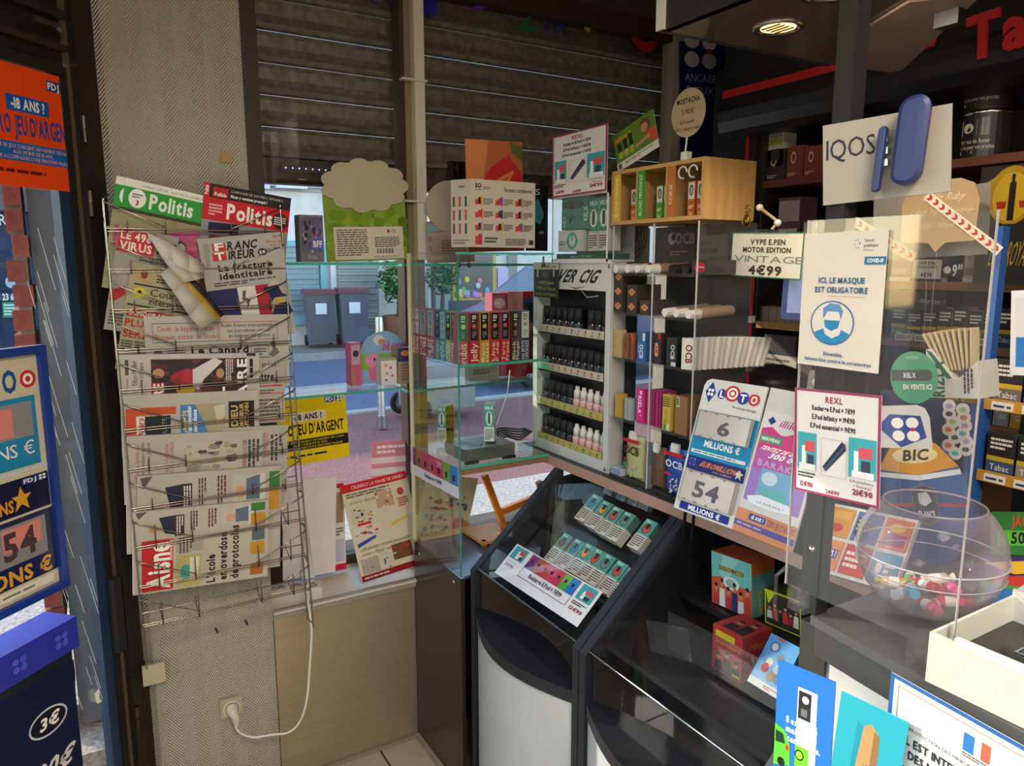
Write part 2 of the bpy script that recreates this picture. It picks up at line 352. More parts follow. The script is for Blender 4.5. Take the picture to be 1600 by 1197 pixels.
# ------------------------------------------------------------------ entrance door (its plane stands at 44 degrees to the window)
def dbar(m, s0, s1, z0, z1, o0, o1, col):
    vs = [D(s, z, o) for z in (z0, z1) for s, o in ((s0, o0), (s1, o0), (s1, o1), (s0, o1))]
    return m.add(vs, [(0,3,2,1),(4,5,6,7),(0,1,5,4),(1,2,6,5),(2,3,7,6),(3,0,4,7)], col)
m = M(); dbar(m, .08, .15, 0, 2.6, -.06, .03, '#1d1611'); dbar(m, .072, .08, 0, 2.6, -.05, .012, '#5e4a37'); dbar(m, -1.0, .15, 2.005, 2.6, -.05, .0, '#1b1511'); dbar(m, -1.0, .15, 2.03, 2.045, 0, .012, '#2a221c'); dbar(m, -1.0, .12, 2.10, 2.12, 0, .016, '#241d18'); dbar(m, -1.0, -.9, 0, 2.6, -.06, .03, '#1d1611')
door = struct('door_1', m, 'satin')
m = M(); dbar(m, .052, .07, .02, 1.995, -.03, .01, '#221a15'); dbar(m, -.9, .06, 1.975, 2.0, -.03, .012, '#1f1814'); dbar(m, -.9, .06, .0, .10, -.03, .012, '#1f1814'); dbar(m, -.9, -.84, .1, 1.98, -.03, .012, '#1f1814'); m.build('leaf_frame', 'satin', door)
m = M(); dbar(m, .024, .052, .1, 1.975, -.02, .004, '#1b3350'); m.build('blue_stile', 'satin', door)
m = M(); dbar(m, -.84, .03, .1, 1.975, -.008, -.002, W_); m.build('pane', 'glass', door)
for z in (1.83, 1.66, .32):
    m = M(); m.tube([D(.083, z, .035), D(.083, z+.03, .035)], .008, '#4b4036', 8); m.tube([D(.083, z+.031, .035), D(.083, z+.06, .035)], .008, '#5a4c3e', 8); m.build('hinge', 'metal', door)
m = M(); m.tube([D(-.02, 2.075, .03), D(.035, 2.075, .03)], .007, '#6d655c', 8); m.tube([D(.035, 2.075, .03), D(.045, 2.07, .03)], .009, '#8d857b', 8); m.build('closer_rod', 'metal', door)
m = M(); dbar(m, .05, .075, .55, .75, .012, .03, '#1a1a1c'); m.build('latch_box', 'rubber', door)
# streaks of old tape film on the pane
rn = random.Random(3); m = M()
for k in range(34):
    z = rn.uniform(.5, 1.65); s = -.09+.0*z+rn.uniform(0, .1); l = rn.uniform(.05, .14)
    m.tube([D(s, z, .0012), D(s+l*.22, z-l, .0012)], .0007, '#c9d2da', 4)
m.build('film_streaks', 'card', door)['kind'] = 'stuff'
m = M(); m.add([D(s, z, .002) for s, z in ((-.013, .47), (.004, .475), (.001, .45), (.008, .435), (-.006, .438), (-.01, .445))], [tuple(range(6))], W_); m.build('paper_scrap', 'paper', door)
# ================================================================== THE STREET
YF = 14.3
tag(M().box((-30, 2.56, -.14), (45, 4.5, -.02), '#b3a79a').build('floor_pavement', 'asphalt'), kind='structure')
tag(M().box((-30, 4.5, -.14), (45, 7.35, -.021), '#8c5f5b').build('floor_red_pavement', 'asphalt'), kind='structure')
tag(M().box((-30, -6, -.16), (-.9, 2.56, -.02), '#b0a79d').build('floor_side_pavement', 'asphalt'), kind='structure')
tag(M().box((-30, 7.5, -.2), (45, 12.6, -.12), '#67708a').build('floor_road', 'asphalt'), kind='structure')
tag(M().box((-30, 7.35, -.2), (45, 7.5, 0), '#b5b2ad').box((-30, 12.6, -.2), (45, 12.75, .0), '#a9a49b').build('trim_kerb', 'plaster'), kind='structure')
tag(M().box((-30, 12.75, -.2), (45, 16, -.02), '#8a8078').build('floor_far_pavement', 'asphalt'), kind='structure')
def fpx(x, y, Y=YF): return U(x, y, ('Y', Y))
def frect(m, x0, y0, x1, y1, d0, d1, col, Y=YF):     # block on the far facade between two picture points
    a, c = fpx(x0, y0, Y), fpx(x1, y1, Y); return m.box((a.x, Y-d1, c.z), (c.x, Y-d0, a.z), col)
# white rendered house opposite
hs = thing('house', 'white rendered house across the street behind the two bins', 'building', (4.5, YF, 0))
hm = Matrix.Translation((-4.5, -YF, 0))
def hpart(nm, mm, mk, par=hs): return mm.build(nm, mk, par, hm if par is hs else None)
hpart('wall', M().box((2.2, YF, -.1), (5.9, YF+.4, 5.6), '#e9e0d8'), 'plaster')
hpart('cornice', M().box((2.2, YF-.12, 2.95), (5.9, YF, 3.1), '#cfd0d4').box((2.2, YF-.05, 2.88), (5.9, YF, 2.95), '#b4b3b6'), 'plaster')
w = hpart('window_frame', frect(frect(frect(M(), 440, 376, 513, 386, 0, .1, '#7fb5bf'), 497, 386, 511, 505, 0, .1, '#7fb5bf'), 440, 494, 511, 505, 0, .12, '#86c0ca'), 'satin')
m = M()
z0, z1 = fpx(450, 494).z, fpx(450, 386).z; xa, xb = fpx(440, 440).x, fpx(497, 440).x
for k in range(13): zz = z0+(z1-z0)*k/13; m.prismy([(0, 0), (1, 0), (1, 1)], 0, 0, '#fff') if 0 else m.box((xa, YF-.05-.03*(k % 2), zz), (xb, YF, zz+(z1-z0)/13*.9), '#86a0a4')
hpart('shutter', m, 'satin')
m = M(); x0, x1 = fpx(527, 440).x, fpx(590, 440).x; z1 = fpx(560, 405).z
for k in range(26): m.box((x0, YF-.03-.03*(k % 2), k*z1/26), (x1, YF, (k+.9)*z1/26), '#a3a5a4')
hpart('garage_shutter', m, 'satin')
hpart('pilaster', frect(M(), 509, 300, 526, 545, 0, .12, '#e2dcdf'), 'plaster')
hpart('wall_lamp', frect(frect(M(), 405, 290, 416, 297, .1, .3, '#c9cfd8'), 427, 287, 475, 297, .05, .25, '#dfe4ee'), 'plastic')
# shop further along, with its window poster
sh = thing('far_shop', 'pale shop front across the street with a yellow framed window poster', 'building', (6.5, YF, 0)); sm = Matrix.Translation((-6.5, -YF, 0))
def spart(nm, mm, mk): return mm.build(nm, mk, sh, sm)
spart('wall', M().box((5.9, YF, -.1), (14, YF+.4, 5.4), '#ddd8d2'), 'plaster')
spart('plinth', frect(M(), 690, 470, 870, 540, 0, .1, '#4f5766'), 'plaster')
for x0, x1, c in ((655, 664, '#e8e4e2'), (667, 690, '#b8aeac')): spart('column', frect(M(), x0, 300, x1, 540, .05, .35, c), 'plaster')
spart('window_frame', frect(M(), 704, 400, 772, 468, 0, .08, '#c9a640'), 'satin')
spart('pane', frect(M(), 709, 400, 767, 464, .081, .09, '#39435a'), 'gloss')
m = M(); rn = random.Random(5)
for k in range(22):
    p = fpx(rn.uniform(712, 760), 462-abs(rn.gauss(0, 9))); m.ell((p.x, YF-.1, p.z), .07, .02, .07, rn.choice(['#d98b86', '#e2d85a', '#6cb3d9', '#7fb56a', '#d9d6da', '#b98ad0']), 8, 5)
spart('poster_balloons', m, 'ink')
spart('sign_board', frect(M(), 776, 418, 792, 450, .02, .06, '#c9b5dd'), 'card')
spart('panel', frect(M(), 792, 395, 806, 440, .02, .06, '#8f8a86'), 'card')
# dark blue shop seen through the entrance door
bs = thing('blue_shop', 'dark blue shop front seen through the glass entrance door', 'building', (-1, YF, 0)); bm = Matrix.Translation((1, -YF, 0))
M().box((-14, YF, -.1), (2.2, YF+.4, 5.2), '#2a3350').build('wall', 'plaster', bs, bm)
M().box((-8, YF-.12, 2.35), (1.6, YF, 2.85), '#4c4145').build('fascia', 'satin', bs, bm)
mw, w, h = fit([(-60, 335), (24, 335), (24, 352), (-60, 352)], ('Y', YF-.13)); prnt([T('BOULANGERY'[5:], .2, 0, 1, 1, '#e8d9c8', 0)], w, h).build('lettering', 'ink', bs, bm @ mw)
for x in (-6, -3.2, -.4): M().box((x, YF-.06, .2), (x+2.2, YF, 2.2), '#3d4f6d').build('window', 'gloss', bs, bm)
for q, ops, c in (([(-30, 458), (27, 458), (27, 470), (-30, 470)], [T('TEL 03 23 64', 0, .1, 1, .9, W_, 1)], '#27304a'), ([(4, 472), (28, 472), (28, 496), (4, 496)], [Ln(.1, .1, .9, .9, 4, '#dfe8e2')], '#23896a')):
    mw, w, h = fit(q, ('Y', YF-.15)); o = M().box((0, 0, -.02), (w, h, 0), c).build('window_sticker', 'card', bs, bm @ mw); prnt(ops, w, h, .004).build('print', 'ink', o)
mw, w, h = fit([(8, 432), (24, 432), (24, 450), (8, 450)], ('Y', YF-.15)); M().prism([(w/2+w/2*math.cos(a*.4), h/2+h/2*math.sin(a*.4)) for a in range(16)], -.02, 0, '#9db7c6').build('window_sticker', 'card', bs, bm @ mw)
# brick pier outside the entrance, brick by brick
bp = thing('brick_pier', 'toothed red brick pier outside the entrance door', 'pier', (-.12, 2.8, 0))
M().box((-.014, -.1, 0), (.02, .12, 2.5), '#9b938a').build('mortar_core', 'plaster', bp)
rn = random.Random(11); bmsh = [M().box((-w, -.115, 0), (.02, .115, .064), c).mesh('brick', 'brick') for w, c in ((.024, '#9c4a42'), (.032, '#8f3f3a'), (.02, '#a5564a'), (.028, '#94443c'))]
for k in range(32):
    o = obj('brick', rn.choice(bmsh), bp, Matrix.Translation((rn.uniform(-.004, .004)+(.005 if k % 2 else 0), rn.uniform(-.003, .003), .004+k*.0745)) @ Matrix.Rotation(rn.uniform(-.03, .03), 4, 'Z'))
struct('wall_outside_render', M().box((-.085, 2.71, 0), (.12, 3.0, 2.6), '#6e7078'), 'plaster')
# roller shutter, half lowered outside the shop window
sr = thing('roller_shutter', 'half lowered galvanised roller shutter above the shop window', 'shutter', (1.3, 2.44, 1.8))
pf = [(0, 0), (-.018, .004), (-.026, .016), (-.018, .026), (-.004, .03), (.006, .05), (.004, .08), (-.006, .092), (.004, .094), (.012, .08), (.014, .05), (.006, .026), (-.008, .012)]
n = len(pf); m = M(); vs = [(x, y, z) for x in (-1.0, 1.1) for y, z in pf]
m.add(vs, [(i, (i+1) % n, n+(i+1) % n, n+i) for i in range(n)], '#8a8176', False)
me = m.mesh('slat', 'zinc')
for k in range(9): obj('slat', me, sr, Matrix.Translation((0, 0, .075+k*.094)))
M().box((-1.0, -.012, 0), (1.1, .02, .075), '#544a40').box((-1.0, -.03, -.004), (1.1, .02, .008), '#3f362e').build('bottom_bar', 'zinc', sr)
p = U(718, 268, ('Y', 2.42)); M().box((p.x-1.3-.05, -.05, p.z-1.8-.03), (p.x-1.3+.05, -.012, p.z-1.8+.03), '#17140f').tube([(p.x-1.3-.03, -.05, p.z-1.8+.01), (p.x-1.3-.03, -.056, p.z-1.8+.01)], .006, '#6c655a').build('lock_case', 'metal', sr)
struct('trim_shutter_guides', M().box((.27, 2.40, 0), (.31, 2.5, 2.6), '#3b352f').box((2.4, 2.40, 0), (2.44, 2.5, 2.6), '#3b352f'), 'zinc')
led_refl = thing('strip_reflection', 'glowing blue points drawn as a light strip mirrored in the window', 'lights', (.75, 2.29, 1.83))  # glowing points stand in for a light strip's reflection in the glass
m = M().box((-.18, -.002, -.008), (.13, .006, .008), '#3a322c'); m.build('strip', 'plastic', led_refl)
m = M()
for k in range(15): m.ell((-.165+k*.02, -.004, 0), .0022, .0022, .0022, '#8fa0ff', 6, 4)
m.build('reflection_point', 'lamp3', led_refl)
# bins
def bin_(lab, px, py, s=1.0):
    p = U(px, py, ('Z', 0)); t = thing('wheelie_bin', lab, 'bin', p, 'bins on the far pavement'); t.rotation_euler[2] = -.15; t.scale = (s, s, s)
    m = M(); a = [(-.26, -.28), (.26, -.28), (.26, .28), (-.26, .28)]
    m.add([(x*.82, y*.82, .08) for x, y in a]+[(x, y, .98) for x, y in a], [(3,2,1,0),(4,5,6,7),(0,1,5,4),(1,2,6,5),(2,3,7,6),(3,0,4,7)], '#5a5d66'); m.build('body', 'plastic', t)
    M().box((-.29, -.31, .98), (.29, .3, 1.04), '#6b3040').box((-.27, -.29, 1.04), (.27, .28, 1.07), '#743648').build('lid', 'plastic', t)
    for x in (-.22, .22): M().tube([(x-.03, .26, .1), (x+.03, .26, .1)], .1, '#1b1b1d', 14).build('wheel', 'rubber', t)
    M().box((-.1, -.29, .62), (.1, -.285, .82), '#e4e4e6').build('sticker', 'paper', t); M().tube([(-.2, .32, 1.0), (.2, .32, 1.0)], .015, '#3a3c42').build('handle', 'plastic', t)
bin_('grey wheelie bin with dark red lid, nearer the blue framed window', 501, 541)
bin_('grey wheelie bin with dark red lid, beside the planted tree', 552, 540, 1.02)
p = U(632, 655, ('Z', 0)); t = thing('utility_cart', 'grey wheeled cart on the near pavement, only its wheel end showing', 'cart', (p.x+.2, p.y, 0))
m = M().box((-.16, -.2, .1), (.5, .25, .55), '#8b8a8c'); m.build('body', 'plastic', t)
for y in (-.22, .25): M().tube([(-.12, y, .12), (-.12, y+.04, .12)], .12, '#202024', 16).tube([(-.12, y-.003, .12), (-.12, y+.043, .12)], .07, '#7f7a80', 12).build('wheel', 'rubber', t)
# planted trees
def tree(lab, px, py, z, r, n, Y=13.4):
    p = fpx(px, py, Y); t = thing('potted_tree', lab, 'tree', (p.x, Y, 0), 'potted trees on the far pavement')
    M().lathe([(0, 0), (.26, 0), (.32, .55), (.28, .55), (.26, .5), (0, .5)], '#8a5a40', 14).build('pot', 'plaster', t)
    M().tube([(0, 0, .5), (.02, 0, .9), (0, .02, p.z)], [.05, .04, .02], '#5a4632', 6).build('trunk', 'wood', t)
    m = M(); rn = random.Random(px)
    for k in range(n):
        a, e, q = rn.uniform(0, 6.28), rn.uniform(-1, 1), r*rn.uniform(.35, 1); c = Vector((math.cos(a)*q*math.sqrt(1-e*e), math.sin(a)*q*.8*math.sqrt(1-e*e), p.z+e*q*1.05))
        u = Vector((rn.uniform(-1, 1), rn.uniform(-1, 1), rn.uniform(-.6, .6))).normalized()*.06; v = u.cross(Vector((rn.uniform(-1, 1), rn.uniform(-1, 1), 1))).normalized()*.03
        m.add([c-u, c-v, c+u, c+v], [(0, 1, 2, 3)], rn.choice(['#3f7a34', '#4f8f3c', '#2f6630', '#67a045']))
    m.build('foliage', 'leaf', t)['kind'] = 'stuff'
tree('clipped green tree in a terracotta pot beside the bins', 622, 437, 0, .46, 900)
tree('smaller green tree partly hidden behind the white column', 690, 432, 0, .36, 600, 13.3)
# car
p = U(800, 522, ('Z', 0)); c = thing('parked_car', 'dark blue hatchback parked across the street', 'car', (4.6, 9.0, -.12))
pr = [(0, .38), (.02, .7), (.1, .86), (.66, 1.06), (1.5, 1.62), (2.9, 1.64), (3.7, 1.15), (3.85, .75), (3.85, .38)]
M().prismy(pr, -.8, .8, '#3a4a78').build('body', 'gloss', c)
M().prismy([(.84, 1.1), (1.52, 1.56), (2.85, 1.58), (3.4, 1.12)], -.81, .81, '#1a2233').build('side_window', 'gloss', c)
for x in (1.86, 2.5): M().box((x, -.815, 1.1), (x+.06, -.80, 1.6), '#33426c').build('pillar', 'gloss', c)
m = M(); m.add([(.7, -.7, 1.09), (1.48, -.68, 1.61), (1.48, .68, 1.61), (.7, .7, 1.09)], [(0, 3, 2, 1)], '#59708f'); m.build('windscreen', 'gloss', c, Matrix.Translation((-.012, 0, .012)))
for x in (.72, 3.1):
    for y in (-.83, .68): M().tube([(x, y, .32), (x, y+.15, .32)], .32, '#17181b', 20).tube([(x, y-.005, .32), (x, y+.155, .32)], .19, '#9ea2a8', 14).build('wheel', 'rubber', c)
for y in (-.62, .45): M().box((-.02, y, .62), (.12, y+.2, .74), '#cfd6de').build('headlamp', 'gloss', c)
M().box((-.03, -.5, .42), (.02, .5, .58), '#20242f').build('grille', 'plastic', c)
M().box((.9, -.95, 1.08), (1.02, -.8, 1.2), '#2e3c66').build('mirror', 'gloss', c)
# traffic post on the near pavement
p = U(597, 668, ('Z', 0)); t = thing('street_post', 'thin white street post on the red pavement outside the window', 'post', (p.x, p.y, 0))
M().tube([(0, 0, 0), (0, 0, 1.05)], .035, '#cfd0d2', 10).build('shaft', 'metal', t); M().tube([(0, 0, .0), (0, 0, .12)], .05, '#9a9ca0', 10).build('foot', 'metal', t)
# ================================================================== ON AND BY THE DOOR
def clover(cx, cy, r, asp, c=W_, dot=RD):       # four-leaf emblem
    o = []
    for dx, dy in ((-.5, -.5), (.5, -.5), (-.5, .5), (.5, .5)): o.append(E(cx+dx*r, cy+dy*r*asp, r*.42, r*.42*asp, c))
    o.append(E(cx+.5*r, cy, .16*r, .16*r*asp, dot)); return o
def fdj(x0, y0, x1, y1, asp=1.0):
    xm = x0+(x1-x0)*.62; cx = (xm+x1)/2; ry = (y1-y0)*.62
    return [R(x0, y0, xm, y1, '#1f3d8f'), P('#1f3d8f', (xm-.01, (y0+y1)/2), (cx, (y0+y1)/2-ry), (x1, (y0+y1)/2), (cx, (y0+y1)/2+ry)), T('FDJ', x0+.05*(x1-x0), y0+.2*(y1-y0), xm-.06*(x1-x0), y1-.2*(y1-y0), W_)]+clover(cx, (y0+y1)/2, (x1-xm)*.42, (y1-y0)/(x1-xm)*1.1)
def adult(bgc, boxc, txt1, txt2, barc, bart):
    return fdj(.72, .06, .97, .15)+[R(.26, .25, .72, .38, boxc), T('-18 ANS ?', .31, .275, .67, .355, txt1), T("ZÉRO JEU D'ARGENT", .04, .42, .95, .565, txt2), R(0, .635, 1, .79, barc),
        T("VENTE DE JEUX D'ARGENT, NI PAIEMENT DES GAINS", .06, .655, .94, .685, bart, 0), T("AUX MOINS DE 18 ANS,", .28, .70, .72, .73, bart, 0), T("MEME ACCOMPAGNES D'UNE PERSONNE MAJEURE", .08, .745, .92, .775, bart, 0), Ln(.05, .85, .95, .9, 1, txt1 if txt1 != W_ else '#6a1a10')]
slab('warning_sticker', 'orange under-age gambling warning sticker at the top of the door glass', 'sticker', frame(D(-.152, 1.715, .0065), DU, (0, 0, 1)), .232, .257, .001,
     adult('#e8501c', '#1b56a8', W_, '#3a3f93', '#1c5fae', '#e9a48a'), '#ea4c14', 'gloss')
lf = thing('poster_frame', 'blue framed lottery jackpot poster hanging on the entrance door', 'poster', mw=frame(D(-.40, .79, .012), DU, (0, 0, 1)))
fw, fh = .33, .578
M().box((0, 0, -.006), (fw, fh, 0), '#cfc3a6').build('backing', 'card', lf)
for a, c in (((0, 0), (fw, .018)), ((0, fh-.018), (fw, fh)), ((0, .018), (.018, fh-.018)), ((fw-.018, .018), (fw, fh-.018))): M().box((a[0], a[1], 0), (c[0], c[1], .012), '#1a3a8e').build('frame_bar', 'gloss', lf)
prnt([T('LOTO', .40, .085, .78, .165, '#1c4f9c'), E(.865, .125, .06, .034, '#c8282a'), E(.865, .125, .038, .022, W_), E(.865, .125, .02, .011, '#c8282a'),
      R(.08, .19, .9, .46, '#1f86b4'), R(.3, .21, .87, .345, '#8f8d8e'), R(.45, .225, .72, .335, '#d9877c'), T('MILLIONS €', .2, .365, .86, .415, W_, 0), Ln(.15, .43, .8, .45, 1, '#d8e2e6'),  # pink patch on the grey flip is a reflection painted into the print
      R(.08, .47, .95, .478, '#c7d0e6'), R(.06, .5, .94, .64, '#1c1d3a'), T('EUROMILLIONS', .06, .575, .66, .62, '#d9962c', 1), P('#d9a030', (.72, .53), (.745, .565), (.8, .565), (.76, .585), (.775, .625), (.72, .6), (.67, .625), (.685, .585), (.65, .565), (.7, .565))]+fdj(.74, .505, .93, .53)+[
      R(.06, .65, .95, .83, '#2a2c4a'), R(.2, .67, .88, .825, '#8b8889'), R(.55, .68, .84, .77, '#d9867c'), T('54', .55, .7, .8, .8, '#4a3a40'), R(.06, .83, .95, .91, '#1b2452'), T('MILLIONS €', .1, .845, .9, .9, '#e0a335'), R(.1, .92, .9, .955, '#e6dfcb'), Ln(.15, .93, .85, .945, 1, '#7b7668')], fw, fh).build('print', 'gloss', lf)  # lower flip gets the same painted pink reflection
ad = thing('floor_display', 'cardboard scratch-card advertising stand with blue top at the foot of the door', 'display', mw=frame(D(-.41, 0, .05), DU, (0, 0, 1)))
M().box((0, 0, -.06), (.30, .66, 0), '#0e1526').build('body', 'card', ad)
M().box((-.005, .66, -.07), (.305, .735, .02), '#232fa4').build('header', 'card', ad)
prnt([P('#0c1a3c', (0, .05), (1, .05), (1, 1), (0, 1)), P('#123c78', (0, .6), (1, .5), (1, .95), (0, .95)), E(.74, .22, .17, .05, '#c9cbd0'), E(.74, .22, .155, .043, '#0e1526'), T('3€', .66, .2, .83, .24, W_, 1, 0, .1), T('100€', .5, .36, .9, .42, '#d8d6d0', 1, 0, .15), E(.62, .58, .34, .08, '#d29a22'), E(.62, .57, .28, .05, '#e9b93a'), T("Mon Or", .2, .52, 1.0, .6, W_, 1, 0, .1), T("Mon Or", .22, .525, .99, .595, '#c4222a', 1, 0, .1),
      R(.45, .66, .9, .8, '#d9d2c0'), R(.5, .68, .66, .78, '#b73a2f'), R(.68, .68, .84, .78, '#35705a'), E(.8, .86, .1, .04, '#2d4b80')], .30, .66).build('print', 'ink', ad)
for cx in (.15, .5, .85): prnt(clover(cx, .5, .06, 4, '#4c5ad0', '#4c5ad0'), .305, .075, .0004).build('header_clover', 'ink', ad, Matrix.Translation((0, .66, .0205)))
# ================================================================== NEWSPAPER RACK
XL, XR = .088, .497
def YR(z): return 2.02-(1.70-z)*.119
rk = thing('newspaper_rack', 'chromed wire newspaper rack hung on the wallpapered pier', 'rack', (.29, 1.95, .56)); rm = Matrix.Translation((-.29, -1.95, -.56)); WC = '#8d867b'
for x in (XL, XR):
    m = M(); 
    for dy in (0, .055): m.tube([(x, YR(z)+dy, z) for z in (1.70, 1.2, .57)], .0024, WC)
    m.tube([(x, YR(1.70), 1.70), (x+.012*(1 if x == XL else -1), YR(1.7)+.028, 1.712), (x, YR(1.7)+.055, 1.70)], .0024, WC)
    for k in range(13): z = 1.66-k*.09; m.tube([(x, YR(z), z), (x, YR(z)+.055, z-.01)], .0018, WC)
    m.build('side_rail', 'chrome', rk, rm)
for k in range(11):
    z = 1.693-k*.095; y = YR(z); m = M(); zb = z-.062
    yf = YR(zb)-.004; yk = YR(zb)+.05
    for s, x in ((1, XL), (-1, XR)): m.tube([(x, YR(z)+.03, z+.012), (x, y-.004, z), (x+s*.012, y-.008, z-.006), (x+s*.125, yf, zb+.006), (x+s*.128, yf, zb)], .0017, WC)
    m.tube([(XL, yf, zb), (XR, yf, zb)], .0017, WC); m.tube([(XL, yk, zb+.006), (XR, yk, zb+.006)], .0017, WC); m.tube([(XL, yf+.004, zb-.007), (XR, yf+.004, zb-.007)], .0015, WC)
    for x in (XL+.045, XL+.128, XR-.128, XR-.045): m.tube([(x, yf-.003, zb+(.02 if k < 8 else .05)), (x, yf-.002, zb-.01), (x, yk, zb+.002), (x, yk, zb+.02)], .0015, WC)
    m.build('basket', 'chrome', rk, rm)
def paper(lab, k, q, ops, col='#cdc5b8', d=.004, grp='newspapers and magazines in the wire rack', name='newspaper', m='paper', cat='newspaper'):
    col = '#'+''.join('%02x' % int(int(col[i:i+2], 16)*.88) for i in (1, 3, 5))     # newsprint is greyer than office paper
    return sheet(name, lab, cat, q, ('Y', 2.028-.0113*k), ops, col, d, m, group=grp)
def art(x0, y0, x1, y1, cols, n, seed):      # loose patches of colour standing for a printed picture
    rn = random.Random(seed); o = [R(x0, y0, x1, y1, cols[0])]
    for i in range(n):
        a, c = rn.uniform(x0, x1), rn.uniform(y0, y1); w, h = (x1-x0)*rn.uniform(.05, .16), (y1-y0)*rn.uniform(.05, .16)
        o.append(P(rn.choice(cols[1:]), *[(min(max(a+w*math.cos(t*1.05+i)*rn.uniform(.6, 1), x0), x1), min(max(c+h*math.sin(t*1.05+i)*rn.uniform(.6, 1), y0), y1)) for t in range(6)]))
    return o
pg = [R(0, 0, 1, .07, '#e9e5da'), T("COMMENT S'OPPOSER À VINGT ANS DE LOIS LIBERTICIDES", .2, .03, .98, .05, '#4c6a48', 0), R(0, .07, 1, .26, '#2f9a3c'), E(.16, .16, .1, .085, W_), Ln(.1, .115, .22, .16, 2, '#555'), P('#c3202f', (.15, .17), (.18, .18), (.18, .21), (.14, .235), (.16, .2)), T('Politis', .3, .1, .82, .225, '#e9ebe0'), R(0, .26, 1, .29, '#3d3d34')]
pg += art(0, .29, 1, 1, ['#9c946e', '#a39c78', '#948b66', '#8d8663'], 14, 2)+art(.05, .42, .98, .62, ['#b0577a', '#c2406e', '#d0688c', '#b83a66', '#a89a78'], 26, 3)+[E(.72, .52, .08, .06, '#33303a'), E(.74, .53, .05, .05, '#b5aca6'), P('#3c3a44', (.62, .6), (.78, .58), (.84, .8), (.6, .8)), P('#c6508a', (.55, .42), (.9, .33), (1, .36), (.8, .45))]
paper('green headed magazine, front of the pair at the top of the rack', 0, [(193, 279), (325, 305), (308, 475), (176, 450)], pg, '#b9b29c', .002, name='magazine', m='gloss', cat='magazine')
paper('green headed magazine mostly hidden behind its twin copy', -.35, [(179, 276), (311, 302), (294, 472), (162, 447)], pg, '#b9b29c', .002, name='magazine', m='gloss', cat='magazine')
paper('red headed magazine at the top right of the rack', .5, [(321, 287), (456, 308), (438, 478), (303, 458)], [R(0, 0, 1, .12, '#2b2527'), R(0, 0, .065, .12, '#c4222a'), T('Politis', .01, .02, .05, .1, W_, 1, 90), R(.1, .025, .27, .11, '#b8242b'), T('Politis', .12, .07, .25, .1, W_), T('CAMPAGNE DE SOUTIEN / SEMAINE 3', .3, .03, .9, .05, '#cfc9c4', 0), T('Nous y sommes presque !', .3, .07, .72, .095, W_), R(0, .12, 1, .32, '#c9222c'), Ln(.07, .17, .22, .28, 4, '#e8b8b4'), T('Politis', .27, .155, .8, .285, '#efece6'), E(.89, .23, .1, .075, '#4a1f22'), Ln(.82, .19, .96, .27, 4, '#d8cfcb'), R(0, .32, 1, 1, '#8f8d90'), P('#22213c', (.08, .34), (.42, .32), (.42, .42), (.08, .43)), P('#6b3a33', (.1, .45), (.4, .44), (.5, .66), (.42, 1), (.05, 1), (.02, .7))], '#8f8d90', .002, name='magazine', m='gloss', cat='magazine')
paper('tilted paper with a red virus headline at the left edge of the rack', 1.1, [(178, 351), (272, 368), (264, 530), (170, 514)], [R(.01, .02, .62, .24, '#c2343a'), T('LE 49è', .05, .045, .55, .115, '#f0dcd8'), T('VIRUS', .05, .14, .58, .215, '#f0dcd8'), R(.66, .08, .98, .2, '#3a3634'), T('Triangle', .68, .11, .95, .16, '#d8552f', 1, 0, .1), Ln(.4, .24, .95, .34, 3), E(.1, .42, .05, .035, '#a9a196'), E(.2, .47, .05, .035, '#a9a196'), R(.07, .42, .22, .46, '#b9b1a6'), P('#b03036', (.02, .62), (.24, .56), (.26, .64), (.1, .72), (.02, .72)), E(.55, .45, .2, .1, '#5e1f24'), Ln(.05, .8, .45, .95, 5)], '#b9b0a4')
paper('magazine on graph paper about demography, left of the curled page', 2.2, [(196, 408), (303, 425), (297, 592), (190, 575)], [E(.2, .1, .13, .075, '#b89a62'), E(.2, .1, .05, .04, '#7c3f3a'), T('MEXIQUE', .38, .08, .75, .1, '#a5343a'), Ln(.38, .11, .85, .16, 2, '#3a3634'), R(.08, .19, .98, .205, '#2f2c2a'), E(.17, .27, .09, .05, '#d2c02e'), E(.17, .27, .03, .02, K_), T('Courrier', .32, .22, .97, .285, '#26241f', 0), T('international', .32, .305, 1.0, .365, '#26241f', 0), R(.02, .385, 1, .4, '#35322e'), R(.04, .43, .75, .5, '#bd2f31'), T('DÉMOGRAPHIE', .07, .445, .72, .485, '#f0ded8'), T('PLUS DURE', .03, .525, .85, .59, '#bb2a2d'), T('SERA', .03, .625, .42, .695, '#bb2a2d'), Ln(.02, .72, .9, .82, 4)]+[R(.02, .42+.05*i, .98, .4225+.05*i, '#a9a583') for i in range(11)]+[P('#2c4580', (.8, .45), (.83, .44), (.84, .52), (.81, .53)), P('#2c4580', (.9, .5), (.93, .49), (.94, .57), (.9, .57)), P('#2c4580', (.28, .9), (.31, .88), (.32, .96), (.28, .96))], '#bdb793', .003, name='magazine', cat='magazine')
